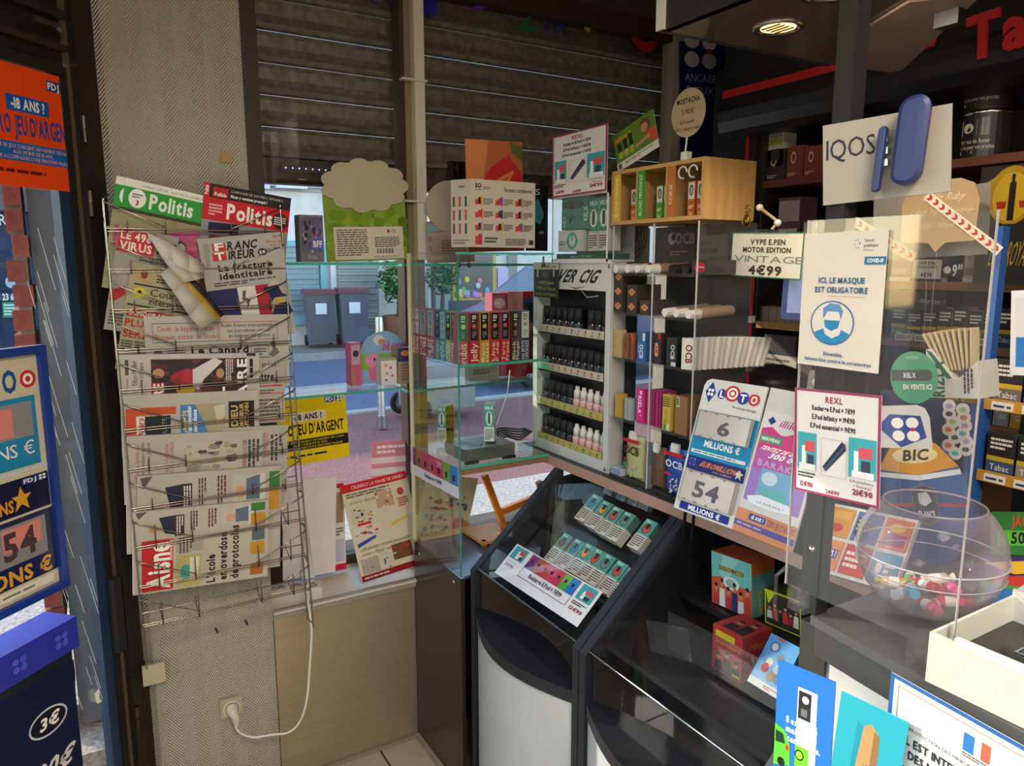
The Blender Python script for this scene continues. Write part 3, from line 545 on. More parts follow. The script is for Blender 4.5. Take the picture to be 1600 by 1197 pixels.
paper('white weekly with large black serif headline and tricolour cartoon', 2.6, [(328, 374), (454, 359), (447, 525), (319, 542)], sub([Ln(.05, .06, .12, .3, 4, '#8a7f78', 1), R(.155, .06, .31, .15, '#c03434'), T('F', .18, .065, .29, .14, W_), T('RANC', .32, .06, .68, .145, '#26231f', 1, 0, .06), R(.14, .16, .3, .25, '#c03434'), T('T', .165, .165, .28, .24, W_), T('IREUR', .32, .16, .64, .245, '#26231f', 1, 0, .06), E(.74, .2, .06, .04, '#2a2d5a'), T('2€', .7, .185, .78, .215, W_), T('N°9', .9, .03, .99, .06, '#3a3634', 0, 0, .1), T('Trump', .78, .08, 1.0, .11, '#a8423a', 0, 0, .1), T("vers", .84, .12, .98, .145, '#a8423a', 0), T("le coup d'Etat ?", .72, .155, 1.0, .19, '#3a3634', 0), T('La fracture', .18, .3, .84, .365, '#221f1c'), T('identitaire', .18, .39, .82, .455, '#221f1c'), Ln(.1, .48, .85, .53, 2), R(.0, .56, .36, 1, '#2b2c5c'), R(.36, .56, .58, 1, '#d8d2c8'), R(.58, .56, .74, 1, '#a32c33'), P('#5c5650', (.42, .6), (.46, .6), (.44, .68), (.5, .7), (.44, .82), (.45, .72), (.4, .7)), E(.82, .56, .05, .03, '#c9b7a0'), P('#23264f', (.66, .6), (.86, .58), (.9, .68), (.98, .72), (.8, .72), (.72, .8), (.74, .68)), E(.85, .76, .06, .04, '#c9a43a'), P('#23264f', (.8, .8), (.96, .78), (1, .9), (.84, 1), (.7, .95))], 0, 0, 1, .86), '#c9c2b8')
paper('large broadsheet with two boxed headlines in the middle of the rack', 3.6, [(230, 497), (455, 489), (447, 605), (226, 616)], sub(fr(.05, .1, .49, .53, '#3c3836', .003, .012)+[T('Covid : la bagarre Véran-', .08, .17, .47, .28, '#b8302f', 0), T("Blanquer autour de l'école", .065, .35, .48, .46, '#b8302f', 0)]+fr(.5, .1, .92, .53, '#b8302f', .003, .012)+[T('Radio France internationale :', .515, .14, .9, .215, '#2a2725', 0), T('ces journalistes adeptes', .55, .26, .87, .335, '#2a2725', 0), T('du mélange des genres', .56, .38, .86, .455, '#2a2725', 0)]+fr(.12, .63, .26, .95, '#4a4643', .003, .012)+[Ln(.135, .68, .25, .9, 4), E(.08, .78, .03, .1, '#5a5552'), T('Le Canard', .3, .65, .7, .82, '#1d1b19'), T('enchaine', .32, .9, .68, 1.0, '#1d1b19')]+fr(.72, .66, .85, .95, '#4a4643', .003, .012)+[Ln(.74, .72, .83, .9, 3), P('#6a645f', (.86, .6), (.9, .58), (.9, .7), (.93, .85), (.88, .95), (.85, .9), (.88, .75))], 0, .03, 1, .61), '#cfc8bc', .006)
paper('half hidden broadsheet showing only a headline about a strike', 4.2, [(330, 562), (449, 557), (441, 660), (325, 666)], [T('la RTM en grève :', .3, .06, .93, .14, '#2a2725', 0), T('mettre !', .55, .22, .9, .36, '#1d1b19'), R(.62, .42, .97, .44, '#b8302f'), Ln(.66, .48, .85, .56, 2), *fr(.6, .54, .97, .96, '#b8302f', .008, .012), Ln(.64, .62, .93, .9, 5)], '#c6beb2', .004)
paper('sports daily lying sideways with a red and white football picture', 4.7, [(188, 557), (409, 549), (402, 700), (189, 712)], [T('Fillon Maillet', .08, .06, .115, .3, '#2a2725', 0, 90), T("s'échappe", .13, .08, .155, .26, '#2a2725', 0, 90), R(.035, .05, .06, .2, '#5a5552'), T('biathlon', .04, .22, .055, .32, '#b8302f', 0, 90)]+art(.21, .05, .9, .5, ['#3a2f30', '#5c3034', '#6e3c3e', '#4a4044', '#7d5a54', '#2e2a2e'], 40, 8)+[T('EQUIPE', .215, .32, .29, 1.2, '#c62f35', 1, 90)] [0:0]+[R(.215, .28, .3, .5, '#c23238'), T('VRE', .225, .29, .29, .5, W_, 1, 90), P('#a8363a', (.34, .22), (.46, .14), (.52, .2), (.5, .3), (.38, .36)), E(.26, .19, .04, .05, '#c08a68'), P('#cfc9c6', (.5, .16), (.66, .04), (.72, .08), (.58, .26), (.54, .36), (.5, .34)), P('#b5903a', (.38, .36), (.52, .32), (.5, .42), (.4, .44)), E(.7, .2, .03, .05, '#b58a6a'), R(.82, .05, .9, .3, '#2c2728'), T('AIRE', .83, .06, .9, .46, W_, 1, 90), T('T', .72, .34, .8, .48, W_, 1, 90), Ln(.74, .06, .8, .28, 4, '#cfc8c4', 1), Ln(.915, .06, .96, .48, 1, '#2a2725', 1), R(.9, .0, .97, .03, '#3a3634')], '#d6cfc4', .006)
paper('daily lying sideways with orange corner and photographs', 5.7, [(188, 623), (405, 605), (402, 770), (195, 785)], [R(.03, .12, .38, .19, '#c2522c'), R(.03, .12, .1, .6, '#c2522c'), R(.1, .2, .16, .4, '#e2dacd'), T('Apéro', .11, .21, .15, .38, '#b8302f', 1, 90), R(.16, .2, .34, .45, '#23302f'), T('CULTE', .28, .22, .31, .4, '#8aa39a', 0, 90), R(.1, .42, .33, .55, '#bd2f2a'), T('li', .24, .43, .3, .52, W_, 1, 90), R(.41, .11, .74, .4, '#4a7fb5'), P('#a89a7a', (.52, .11), (.74, .11), (.74, .4), (.62, .4)), P('#c9bfa6', (.66, .14), (.74, .12), (.74, .24), (.68, .3)), T('Les prix', .42, .16, .45, .38, '#e8c84a', 1, 90), T("d'un immobilier", .46, .12, .49, .39, W_, 1, 90), T('assez dense', .5, .16, .53, .39, W_, 1, 90), R(.41, .42, .74, .6, '#4c443c'), P('#b0683f', (.58, .44), (.74, .42), (.74, .6), (.6, .55)), R(.77, .1, .97, .5, '#2c2422'), T('ADIEU', .79, .14, .84, .42, '#c8a86a', 1, 90), T('MONSIEUR', .855, .12, .885, .42, '#c8a86a', 1, 90), T('HAFFMANN', .895, .12, .925, .42, '#c8a86a', 1, 90)], '#cfc7ba', .006)
paper('folded newspaper showing only its right edge beside the yellow sticker', 6.2, [(350, 672), (452, 661), (446, 800), (346, 806)], [T('HANDBALL LE SQR', .62, .08, .68, .36, '#a03a36', 0, 90), Ln(.72, .1, .92, .4, 3, '#4a4441', 1)], '#c6beb2', .006)
paper('newspaper with small red headlines about rising infections', 6.7, [(196, 687), (413, 667), (406, 845), (199, 862)], [T('COVID-19 La flambée des', .06, .08, .09, .42, '#a83a36', 0, 90), T('contaminations pèse', .1, .06, .125, .42, '#2a2725', 0, 90), T('sur les hôpitaux picards', .14, .06, .165, .4, '#2a2725', 0, 90), T('SAINT-QUENTIN', .27, .08, .295, .34, '#a83a36', 0, 90), T('LES RUES NOUVELLES', .305, .06, .33, .34, '#a83a36', 0, 90)]+art(.42, .08, .8, .36, ['#b9b0a0', '#a39a86', '#6a665e', '#8a8478', '#c0b48a', '#4a4a50'], 30, 12)+[T('HANDBALL LE SQR', .84, .08, .87, .34, '#a83a36', 0, 90), Ln(.88, .08, .98, .34, 3, '#4a4441', 1)], '#cdc5b8', .010)
loc_ops = [P('#5a5450', (.02, .02), (.1, .01), (.04, .12)), R(.12, .1, .36, .42, '#b6ab98'), P('#2c3044', (.18, .12), (.3, .1), (.3, .4), (.22, .36)), E(.14, .3, .035, .035, '#b98a6a'), R(.29, .1, .36, .42, '#3a3230'), Ln(.3, .12, .355, .4, 3, '#d8d0c8', 1), Ln(.4, .06, .46, .36, 3, '#4a4441', 1), Ln(.53, .05, .6, .34, 3, '#6a3a36', 1), R(.64, .05, .88, .36, '#b9b2a4'), P('#5c6a80', (.74, .1), (.86, .06), (.86, .3), (.74, .3)), E(.7, .22, .04, .06, '#c59a7c'), R(.84, .06, .88, .36, '#c9c4bc'), T('Aisne', .3, .62, .38, 1, W_) ][:-1]
paper('local newspaper stack standing behind the front one, curled at its corner', 7.8, [(216, 750), (443, 722), (434, 890), (214, 912)], loc_ops+[R(.36, .42, .9, .75, '#8f8878'), R(.22, .47, .36, .75, '#b8302f'), T('e', .27, .48, .34, .58, W_, 1, 90), T('se', .72, .5, .77, .64, '#2a2725', 1, 90), T('oles', .8, .42, .86, .62, '#2a2725', 1, 90), R(.91, .05, .99, .2, '#3f7a3c'), R(.91, .22, .99, .42, '#c08a34')], '#cbc3b5', .014)
paper('local newspaper in front with red nameplate and sideways school headline', 8.9, [(207, 806), (422, 776), (416, 905), (208, 926)], [q if q[0] != 'r' else q for q in sub(loc_ops, 0, 0, 1, .8)]+[R(.06, .36, .28, .98, '#bb2a2c'), T('Aisne', .1, .4, .25, .96, W_, 1, 90), T('nouvelle', .25, .37, .275, .62, W_, 0, 90), R(.3, .36, .72, .55, '#a39b8a'), Ln(.32, .36, .42, .56, 4, '#4a4441', 1), R(.3, .58, .48, .98, '#b0a468'), E(.37, .8, .04, .1, '#3f9a8a'), P('#d8d0b8', (.4, .62), (.47, .62), (.46, .9), (.4, .9)), R(.5, .38, .82, .98, '#b5ac9b'), T("L'école", .525, .62, .585, .97, '#1f1d1b', 1, 90), T('en overdose', .615, .36, .675, .96, '#1f1d1b', 1, 90), T('de protocoles', .705, .28, .765, .96, '#1f1d1b', 1, 90), R(.86, .02, .97, .12, '#3f7a3c'), R(.86, .15, .97, .3, '#c08a34'), R(.87, .36, .97, .5, '#5a6470'), R(.86, .52, .97, .68, '#c08a34'), R(.86, .8, .96, .95, '#a8622c')], '#cfc7b9', .012)
def curl(lab, rows, ops_cols, grp='newspapers and magazines in the wire rack'):      # rows of (px, py, Y) across a page that bends towards the room
    P3 = [[U(x, y, ('Y', Y)) for x, y, Y in r] for r in rows]; m = M(); n = len(rows[0])
    for i in range(len(rows)-1):
        for j in range(n-1):
            m.add([P3[i+1][j], P3[i+1][j+1], P3[i][j+1], P3[i][j]], [(0, 1, 2, 3)], ops_cols[i], True)
    o = m.build('newspaper', 'paper'); md = o.modifiers.new('thick', 'SOLIDIFY'); md.thickness = .002; return tag(o, lab, 'newspaper', grp)
curl('cream page curling out over the tilted virus paper', [[(228, 362, 1.985), (262, 378, 1.975), (296, 398, 1.965), (320, 414, 1.975)], [(250, 398, 1.975), (272, 412, 1.95), (296, 424, 1.945), (319, 428, 1.965)], [(276, 436, 1.965), (288, 441, 1.94), (304, 438, 1.935), (318, 434, 1.955)]], ['#c9c0b0', '#b9b0a0'])
curl('curled newspaper with a yellow and red strip bending over the broadsheet', [[(268, 408, 1.972), (296, 428, 1.955), (322, 456, 1.945), (350, 492, 1.945)], [(266, 414, 1.97), (292, 436, 1.948), (320, 466, 1.935), (345, 496, 1.935)], [(263, 418, 1.97), (287, 443, 1.945), (314, 474, 1.93), (338, 500, 1.93)], [(250, 428, 1.968), (272, 458, 1.945), (296, 494, 1.93), (314, 514, 1.928)]], ['#332d2c', '#b08a3a', '#b5aa9a'])
# ================================================================== SOCKET, CORD, POWER STRIP
oc = U(361, 1103, ('Y', 2.07)); so_ = thing('wall_socket', 'beige wall socket with a white plug low on the pier', 'socket', (oc.x, 2.07, oc.z))
M().box((-.031, -.008, -.03), (.031, 0, .031), '#a49882').box((-.028, -.010, -.027), (.028, -.008, .028), '#ada08a').build('plate', 'plastic', so_)
m = M(); m.lathe([(.021, 0), (.021, .003), (.024, .003), (.024, 0)], '#d5cec0', 20); m.build('rim', 'plastic', so_, Matrix.Translation((0, -.009, -.004)) @ Matrix.Rotation(math.pi/2, 4, 'X'))
cz = lambda x, y, Y: tuple(U(x, y, ('Y', Y)))
cd_ = thing('extension_cord', 'white power cord looping from the wall socket up to the ledge', 'cord', (oc.x, 2.04, oc.z))
cm = Matrix.Translation((-oc.x, -2.04, -oc.z))
M().tube([(oc.x, 2.06, oc.z-.002), (oc.x+.002, 2.045, oc.z-.006), (oc.x+.004, 2.035, oc.z-.02), (oc.x+.006, 2.035, oc.z-.045)], [.017, .016, .012, .006], '#cfc8ba', 10).build('plug', 'plastic', cd_, cm)
ctrl = [cz(365, 1128, 2.035), cz(374, 1144, 2.03), cz(395, 1152, 2.02), cz(425, 1148, 2.01), cz(452, 1144, 2.0), cz(470, 1125, 1.99), cz(480, 1090, 1.985), cz(484, 1040, 1.985), cz(487, 990, 1.99), cz(484, 955, 2.0), cz(479, 930, 2.01), cz(481, 914, 2.02), cz(489, 908, 2.05), cz(496, 912, 2.09), cz(497, 920, 2.11)]
def spline(c, n=5):
    c = [Vector(p) for p in c]; c = [c[0]]+c+[c[-1]]; o = []
    for i in range(1, len(c)-2):
        for k in range(n):
            t = k/n; a, b_, d, e = c[i-1:i+3]; o.append(.5*((2*b_)+(-a+d)*t+(2*a-5*b_+4*d-e)*t*t+(-a+3*b_-3*d+e)*t**3))
    return o+[c[-2]]
M().tube(spline(ctrl), .0034, '#d9d4ca', 8).build('cable', 'plastic', cd_, cm)
ps = thing('power_strip', 'white power strip lying on the window ledge behind the rack', 'power strip', (.50, 2.13, .553)); ps.rotation_euler[2] = -.25
M().box((-.06, -.025, 0), (.09, .025, .035), '#cdc6ba').build('body', 'plastic', ps)
for x in (-.035, .015, .062): M().lathe([(0, .036), (.017, .036), (.017, .0345), (.02, .037), (.02, .034)], '#b3ab9d', 16, (x, 0, 0)).build('outlet', 'plastic', ps)
jb = U(245, 1050, ('Y', 2.07)); M().box((jb.x-.035, 2.06, jb.z-.028), (jb.x+.02, 2.07, jb.z+.028), '#b3a58a').build('cover_plate', 'plastic', pier)
# ================================================================== LEDGE AND WINDOW DISPLAY
sheet('card_stand', 'white blank card standing on the ledge behind the wire rack', 'card', [(440, 752), (527, 745), (523, 893), (444, 908)], ('Y', 2.2), [], '#d8d2d2', .003)
m = M(); a = [U(478, 796, ('Y', 2.13)), U(491, 890, ('Y', 2.10)), U(491, 902, ('Y', 2.10)), U(472, 906, ('Y', 2.14)), U(476, 842, ('Y', 2.14))]
m.add(a, [(0, 4, 3, 2, 1)], '#dfd7d3'); o = m.build('folded_card', 'paper'); o.modifiers.new('t', 'SOLIDIFY').thickness = .002; tag(o, 'narrow white folded card leaning beside the power strip', 'card')
sheet('flyer', 'red edged flyer peeping out beside the white blank card', 'flyer', [(486, 762), (541, 754), (537, 889), (486, 900)], ('Y', 2.24), [R(0, 0, 1, .05, RD), R(0, .93, 1, 1, RD), R(.7, .1, .95, .45, '#9a7a5c'), Ln(.72, .5, .95, .6, 3), R(.7, .64, .96, .9, '#b9b4cc')], '#d9d3cf')
pl = ((.8, 2.10, .56), (.02, -.92, .36))
sheet('brochure', 'open cream and red brochure leaning on the window ledge', 'brochure', [(560, 757), (650, 727), (650, 888), (537, 916)], pl, [R(0, 0, 1, .085, '#c4202c'), T('CÉLÉBREZ LA MAGIE DE DISNEY', .15, .03, .96, .06, '#f0d8d0', 0), Ln(.05, .1, .7, .15, 2), T('Votre histoire', .06, .18, .5, .215, '#5a5048', 0, 0, .1), *art(.05, .26, .36, .42, ['#c9bda8', '#6a4a3a', '#2c2c3a', '#c49a3a', '#b03a34'], 12, 4), R(.12, .42, .32, .445, '#c4202c'), *art(.46, .14, .72, .32, ['#b99a78', '#7a4a34', '#d2c6b0', '#a86a3a'], 10, 5), E(.85, .2, .05, .04, '#b03a34'), Ln(.78, .26, .94, .36, 4, '#a83a36'), *art(.05, .46, .45, .58, ['#d2c8b8', '#c08a86', '#b03a34', '#8a7a9a'], 12, 6), P('#2f4a9a', (.05, .62), (.34, .57), (.34, .6), (.05, .66)), P('#d9b53a', (.6, .5), (.88, .45), (.88, .48), (.6, .53)), T('Enchantez votre quotidien', .06, .665, .8, .7, '#5a5048', 0, 0, .1), T('avec Point de Croix', .06, .72, .72, .75, '#5a5048', 0, 0, .1), *art(.04, .78, .3, .93, ['#a89a92', '#b5a8a0', '#8f827a'], 6, 7), *art(.52, .72, .82, .88, ['#6a4632', '#b8342c', '#c0d0b0', '#8a2a24'], 9, 9), *art(.33, .76, .49, .93, ['#c9bfb0', '#8a5a50', '#5a5a6a'], 8, 10), R(0, .94, 1, 1, '#8a1420'), Ln(.04, .955, .55, .985, 1, '#c9b8a8')], '#cfc2a8', .002, m='card')
sheet('brochure_page', 'second page of the cream brochure, seen through the cabinet glass', 'brochure', [(652, 735), (736, 748), (728, 886), (652, 886)], ('Y', 2.16), [R(.0, .9, 1, 1, '#a81a26'), *art(.12, .12, .9, .38, ['#c9b890', '#8a5a34', '#b03a34', '#5a5a6a', '#d8c8a0'], 30, 13), *art(.12, .42, .6, .68, ['#cfc09c', '#a87a5a', '#7a8a8a', '#b8544a'], 20, 14), E(.8, .52, .12, .08, '#c9474a'), *art(.1, .7, .9, .86, ['#cfc09c', '#c08a3a', '#5a6a8a', '#b8544a'], 12, 15)], '#cdbf9c', .002, m='card')
for nm, lab, q, c, ops in (('window_sticker', 'yellow under-age gambling warning sticker on the shop window', [(420, 625), (540, 608), (545, 714), (424, 733)], '#f3d200', adult('', '#e9e2d0', '#1d1a14', '#1d1a14', '#1d1a14', '#d9c020')),
                      ('window_poster', 'pink and white poster on the window, seen from its back', [(582, 692), (650, 684), (650, 742), (580, 745)], '#d9899c', [R(0, .45, 1, .62, '#e9d0d4'), R(0, .75, 1, .95, '#e3dadd'), Ln(.1, .1, .85, .38, 2, '#f3dce2')])):
    sheet(nm, lab, 'sticker' if nm != 'window_poster' else 'poster', q, ('Y', 2.314), ops, c, .0008, 'gloss')
def glass_shelf(lab, z, x0, x1, y0, y1, mk='greenglass', grp=None):
    t = thing('glass_shelf', lab, 'shelf', ((x0+x1)/2, (y0+y1)/2, z), grp); a, c = (x1-x0)/2, (y1-y0)/2
    M().box((-a, -c, -.008), (a, c, 0), W_).build('pane', mk, t); M().box((-a, -c-.0015, -.008), (a, -c, 0), '#5fc4ac').build('front_edge', 'edge', t); M().box((-a-.0015, -c, -.008), (-a, c, 0), '#5fc4ac').build('side_edge', 'edge', t); return t
glass_shelf('upper glass shelf across the shop window carrying cardboard standees', 1.552, .5, .866, 2.12, 2.29); glass_shelf('upper glass shelf behind the glass corner cabinet', 1.548, .88, 1.7, 2.12, 2.26)
glass_shelf('lower glass shelf across the shop window above the yellow sticker', 1.168, .5, .866, 2.12, 2.29); glass_shelf('lower glass shelf behind the glass corner cabinet', 1.160, .88, 1.7, 2.10, 2.26)
# cloud standee
mw, w, h = fit([(503, 250), (636, 250), (636, 408), (503, 408)], ('Y', 2.2)); mw.translation.z = 1.5525
t = thing('cloud_standee', 'cloud topped cardboard standee with green leafy back panel', 'standee', mw=mw)
M().box((0.02*w, 0, -.004), (.98*w, .66*h, 0), '#7f9a2c').build('panel', 'card', t)
rn = random.Random(2); ops = []
for k in range(60): ops.append(E(rn.uniform(.06, .94), rn.uniform(.5, .97), .06, .05, rn.choice(['#8aa832', '#6f8f24', '#7c9c2a', '#5e7a1c'])))
ops += [R(.11, .66, .93, .985, '#d6cdbb'), Ln(.14, .68, .5, .95, 12, '#6a645a'), Ln(.58, .76, .88, .87, 6, '#57524a'), T('PRESENTOIR DE 8 PLATEAUX', .56, .955, .86, .97, '#3a3630', 0), E(.75, .705, .02, .016, '#b03a34'), T('CE', .79, .69, .84, .72, '#3a3630', 0)]+[R(.6+.012*i, .88, .6+.012*i+(.004 if i % 3 else .009), .93, '#2a2724') for i in range(17)]
prnt(ops, w, h).build('print', 'ink', t)
sc = [(0.5+.5*math.cos(a), .5+.5*math.sin(a)) for a in []]; pts = []
for k in range(11):
    a0 = 2*math.pi*k/11; cx, cy_ = .5+.38*math.cos(a0), .5+.36*math.sin(a0)
    for j in range(-4, 5): a = a0+j*.26; pts.append((cx+.125*math.cos(a), cy_+.145*math.sin(a)))
M().prism([(w*(.0+1.02*x), h*(.48+.53*y)) for x, y in pts], .002, .006, '#b8ab92').build('cloud', 'card', t)
bx = slab('toy_box', 'small grey printed box standing beside the cloud standee', 'box', frame((U(470, 408, ('Y', 2.18)).x, 2.18, 1.553), *FY), .07, .135, .05, [*art(.05, .05, .95, .8, ['#6a6a80', '#8a7a9a', '#3a3a50', '#9a6a80', '#b8b4c4', '#4a5a9a'], 30, 21), R(.5, .5, .95, .75, '#5a6ac0'), T('BFF', .55, .55, .92, .68, W_), T('Trios', .3, .86, .7, .93, '#d8d4d8', 0)], '#77737c', 'card')
mw, w, h = fit([(660, 272), (735, 272), (735, 402), (660, 402)], ('Y', 2.235)); mw.translation.z = 1.549; mw.translation.x += .012
t = thing('round_standee', 'pink cardboard standee with a blank round top, right of the window post', 'standee', mw=mw)
M().box((0, 0, -.004), (w, .5*h, 0), '#c9a8a0').build('panel', 'card', t)
M().prism([(w*(.5+.5*math.cos(a*.25)), h*(.68+.31*math.sin(a*.25))) for a in range(25)], .001, .005, '#b9ad9b').build('disc', 'card', t)
prnt([P('#b96f8c', (0, .5), (1, .5), (1, .66), (.5, .62), (0, .64)), P('#8fb0b8', (0, .5), (.35, .6), (0, .64)), Ln(.3, .72, .8, .9, 6, '#8a6a62'), R(.03, .68, .1, .74, '#a58a84'), R(.03, .8, .1, .86, '#a58a84')], w, h).build('print', 'ink', t)
# toys with their backs to the room, on the lower window shelf
mw, w, h = fit([(568, 470), (642, 470), (642, 600), (568, 600)], ('Y', 2.2)); mw.translation.z = 1.161
for lab, x0, x1, h_, dep, c, ops in (
   ('toy carton with blue arched top and pink lettering on the lower window shelf', 569, 641, .165, .004, '#7fa8cf', [E(.4, .16, .12, .1, '#c9cfd6'), E(.46, .2, .08, .06, '#b98a6a'), T('okoyok', .45, .2, 1, .36, '#c4406a', 1, 0, .1), R(0, .42, .9, .72, '#7fb04a'), E(.26, .55, .16, .13, '#d98ab0'), E(.3, .53, .03, .03, K_), P('#c96a94', (.15, .72), (.4, .6), (.45, .9), (.2, .95))]),
   ('white toy box with small coloured hearts on the lower window shelf', 591, 615, .085, .05, '#dcd4d8', [E(.3, .25, .12, .06, '#e0a05a'), E(.6, .35, .1, .05, '#c94a5a'), E(.35, .55, .1, .05, '#7fb05a'), E(.7, .65, .1, .05, '#c96aa0'), E(.3, .8, .1, .05, '#5a8ac0'), R(0, 0, 1, .08, '#8fb05a')]),
   ('brown box with printed instructions on the lower window shelf', 617, 640, .115, .05, '#a98a76', [R(0, 0, 1, .38, '#3a3f6a'), E(.5, .15, .3, .08, '#d9824a'), *[R(.1, .45+.08*i, .9, .5+.08*i, '#8f7262') for i in range(6)]]),
   ('tall pink box next to the street view on the lower window shelf', 551, 567, .135, .05, '#c9527c', [R(.1, .05, .9, .5, '#b9a0b0'), E(.5, .25, .3, .08, '#3a3a44'), R(.0, .6, .45, 1, '#a97a6a')])):
    a, c_ = U(x0, 600, ('Y', 2.2)).x, U(x1, 600, ('Y', 2.2)).x; yy = 2.225 if dep < .01 else (2.17 if 'pink box' not in lab else 2.21)
    slab('toy_carton', lab, 'box', frame((a, yy, 1.169), *FY), c_-a, h_, dep, ops, c, 'card', shape=None if 'arched' not in lab else [(0, 1), (0, .35), (.08, .2), (.2, .08), (.4, 0), (.6, 0), (.8, .08), (.92, .2), (1, .35), (1, 1)])

for lab, x0, x1, tp, c, ops in (('tall pink carton behind the flavour boxes', 769, 791, 458, '#c9607c', [E(.5, .12, .4, .06, '#e2b8c4'), E(.5, .26, .35, .05, '#dba0b0'), Ln(.2, .1, .8, .14, 1, '#f0dce2')]), ('red carton with a pink window behind the flavour boxes', 793, 834, 456, '#b8242a', [R(.0, .0, .58, .36, '#d98a86'), R(.62, .08, 1, .4, '#3a4a8a'), R(.7, .14, 1, .4, '#2a2a30')])):
    a, c_ = U(x0, 500, ('Y', 2.19)).x, U(x1, 500, ('Y', 2.19)).x; slab('toy_carton', lab, 'box', frame((a, 2.19, 1.161), *FY), c_-a, U(x0, tp, ('Y', 2.19)).z-1.161, .05, ops, c, 'card')
# ================================================================== GLASS CORNER CABINET
XC, YC = .872, 1.735
ZT, ZS = 1.578, U(718, 571, ('Y', YC)).z
cb = thing('glass_cabinet', 'glass corner cabinet with dark base beside the black counter vitrine', 'cabinet', (1.02, 1.9, 0)); cmx = Matrix.Translation((-1.02, -1.9, 0))
def cpart(nm, m, k): return m.build(nm, k, cb, cmx)
cpart('base_panel', M().box((XC, YC, .02), (XC+.012, 2.058, .68), '#2b2824'), 'gloss')
cpart('base_front', M().box((XC+.012, YC, .02), (.885, YC+.012, .68), '#1c1a18'), 'gloss')
cpart('base_rail', M().box((XC-.01, YC-.01, 0), (XC+.02, 2.056, .02), '#9a8d78'), 'satin')
cpart('base_top', M().box((XC+.012, YC+.01, .672), (1.17, 2.05, .68), '#4e5260'), 'gloss')
for y in (1.78, 2.02): cpart('screw', M().lathe([(0, .003), (.005, .002), (.006, 0)], '#b9b4aa', 8, (0, 0, 0)), 'chrome').matrix_local = cmx @ Matrix.Translation((XC, y, .655)) @ Matrix.Rotation(-math.pi/2, 4, 'Y')
cpart('side_pane', M().box((XC, YC, .682), (XC+.004, 2.06, ZT-.008), W_), 'greenglass')
cpart('front_pane', M().box((XC+.004, YC, 1.0), (1.166, YC+.004, ZT-.008), W_), 'greenglass')
cpart('corner_edge', M().box((XC-.001, YC-.002, .69), (XC+.003, YC+.001, ZT-.008), '#3f9a84'), 'edge')
cpart('wall_edge', M().box((XC-.003, 2.052, .69), (XC+.006, 2.062, ZT), '#d8cba6'), 'satin')
cpart('top_pane', M().box((XC-.006, YC-.006, ZT-.006), (1.17, 2.06, ZT), W_), 'greenglass'); cpart('top_edge', M().box((XC-.007, YC-.008, ZT-.006), (1.17, YC-.006, ZT), '#63c2ac'), 'edge')
for z, y1 in ((ZS, 2.05), (1.0, 2.05)):
    cpart('shelf', M().box((XC+.005, YC+.006, z-.008), (1.166, y1, z), W_), 'greenglass'); cpart('shelf_edge', M().box((XC+.005, YC+.0045, z-.008), (1.166, YC+.006, z), '#4fb89e'), 'edge')
cpart('shelf_trim', M().box((XC+.01, YC+.008, .975), (1.166, YC+.03, .991), '#7a5c42'), 'satin')
for x, y in ((.885, 1.75), (.915, 1.75), (1.15, 1.75)):
    cpart('shelf_pin', M().tube([(x, y, ZT-.01), (x, y, ZT-.03)], .003, '#6b5a4a', 8).ell((x, y, ZT-.034), .006, .006, .006, '#5a4a3c', 8, 6), 'metal')
slab('price_strip', 'rainbow coloured price strip stuck on the cabinet side glass', 'label', *(lambda f: (f[0], f[1], f[2]))(fit([(641, 697), (716, 731), (716, 780), (641, 738)], ('X', XC-.001))), .0008,
     [R(i/7, 0, (i+1)/7, .62, c) for i, c in enumerate(['#6a3a72', '#a05a42', '#b04450', '#c04a62', '#b83a5a', '#6a9a3a', '#2f78b8'])]+[P('#8f4fa0', (.02, .05), (.12, .2), (.04, .35)), R(.58, .05, .7, .3, '#c86a86'), E(.65, .15, .02, .04, '#8fc0c4')]+[R(i/7+.045, .3, i/7+.085, .5, '#2a2230') for i in range(1, 7)]+[T('Recharge = 7€99', .33, .72, .68, .85, '#2a2626', 1)], '#d8d2dc', 'card')
def flavour(lab, q0, q1, pl, u, tc, bc, dot, txt, tcol='#d8cfc4', lab2=W_):
    a, c = U(q0, 566, pl), U(q1, 566, pl); w = (c-a).length*.96; h = .138
    a.z = ZS
    ops = [R(.1, .02, .9, .55, tc), T('SO', .3, .06, .7, .13, lab2), Ln(.3, .15, .7, .19, 1, lab2), E(.5, .27, .2, .2*w/h, dot), Ln(.3, .38, .7, .5, 3, '#8a8684'), R(0, .58, 1, 1, bc)]+[T(t, .12+.42*i, .6, .46+.42*i if len(txt) > 1 else .8, .98, tcol, 0, 90) for i, t in enumerate(txt)]
    slab('flavour_box', lab, 'box', frame(a, u, (0, 0, 1)), w, h, .03, ops, bc, 'card', group='upright flavour boxes on the middle cabinet shelf')
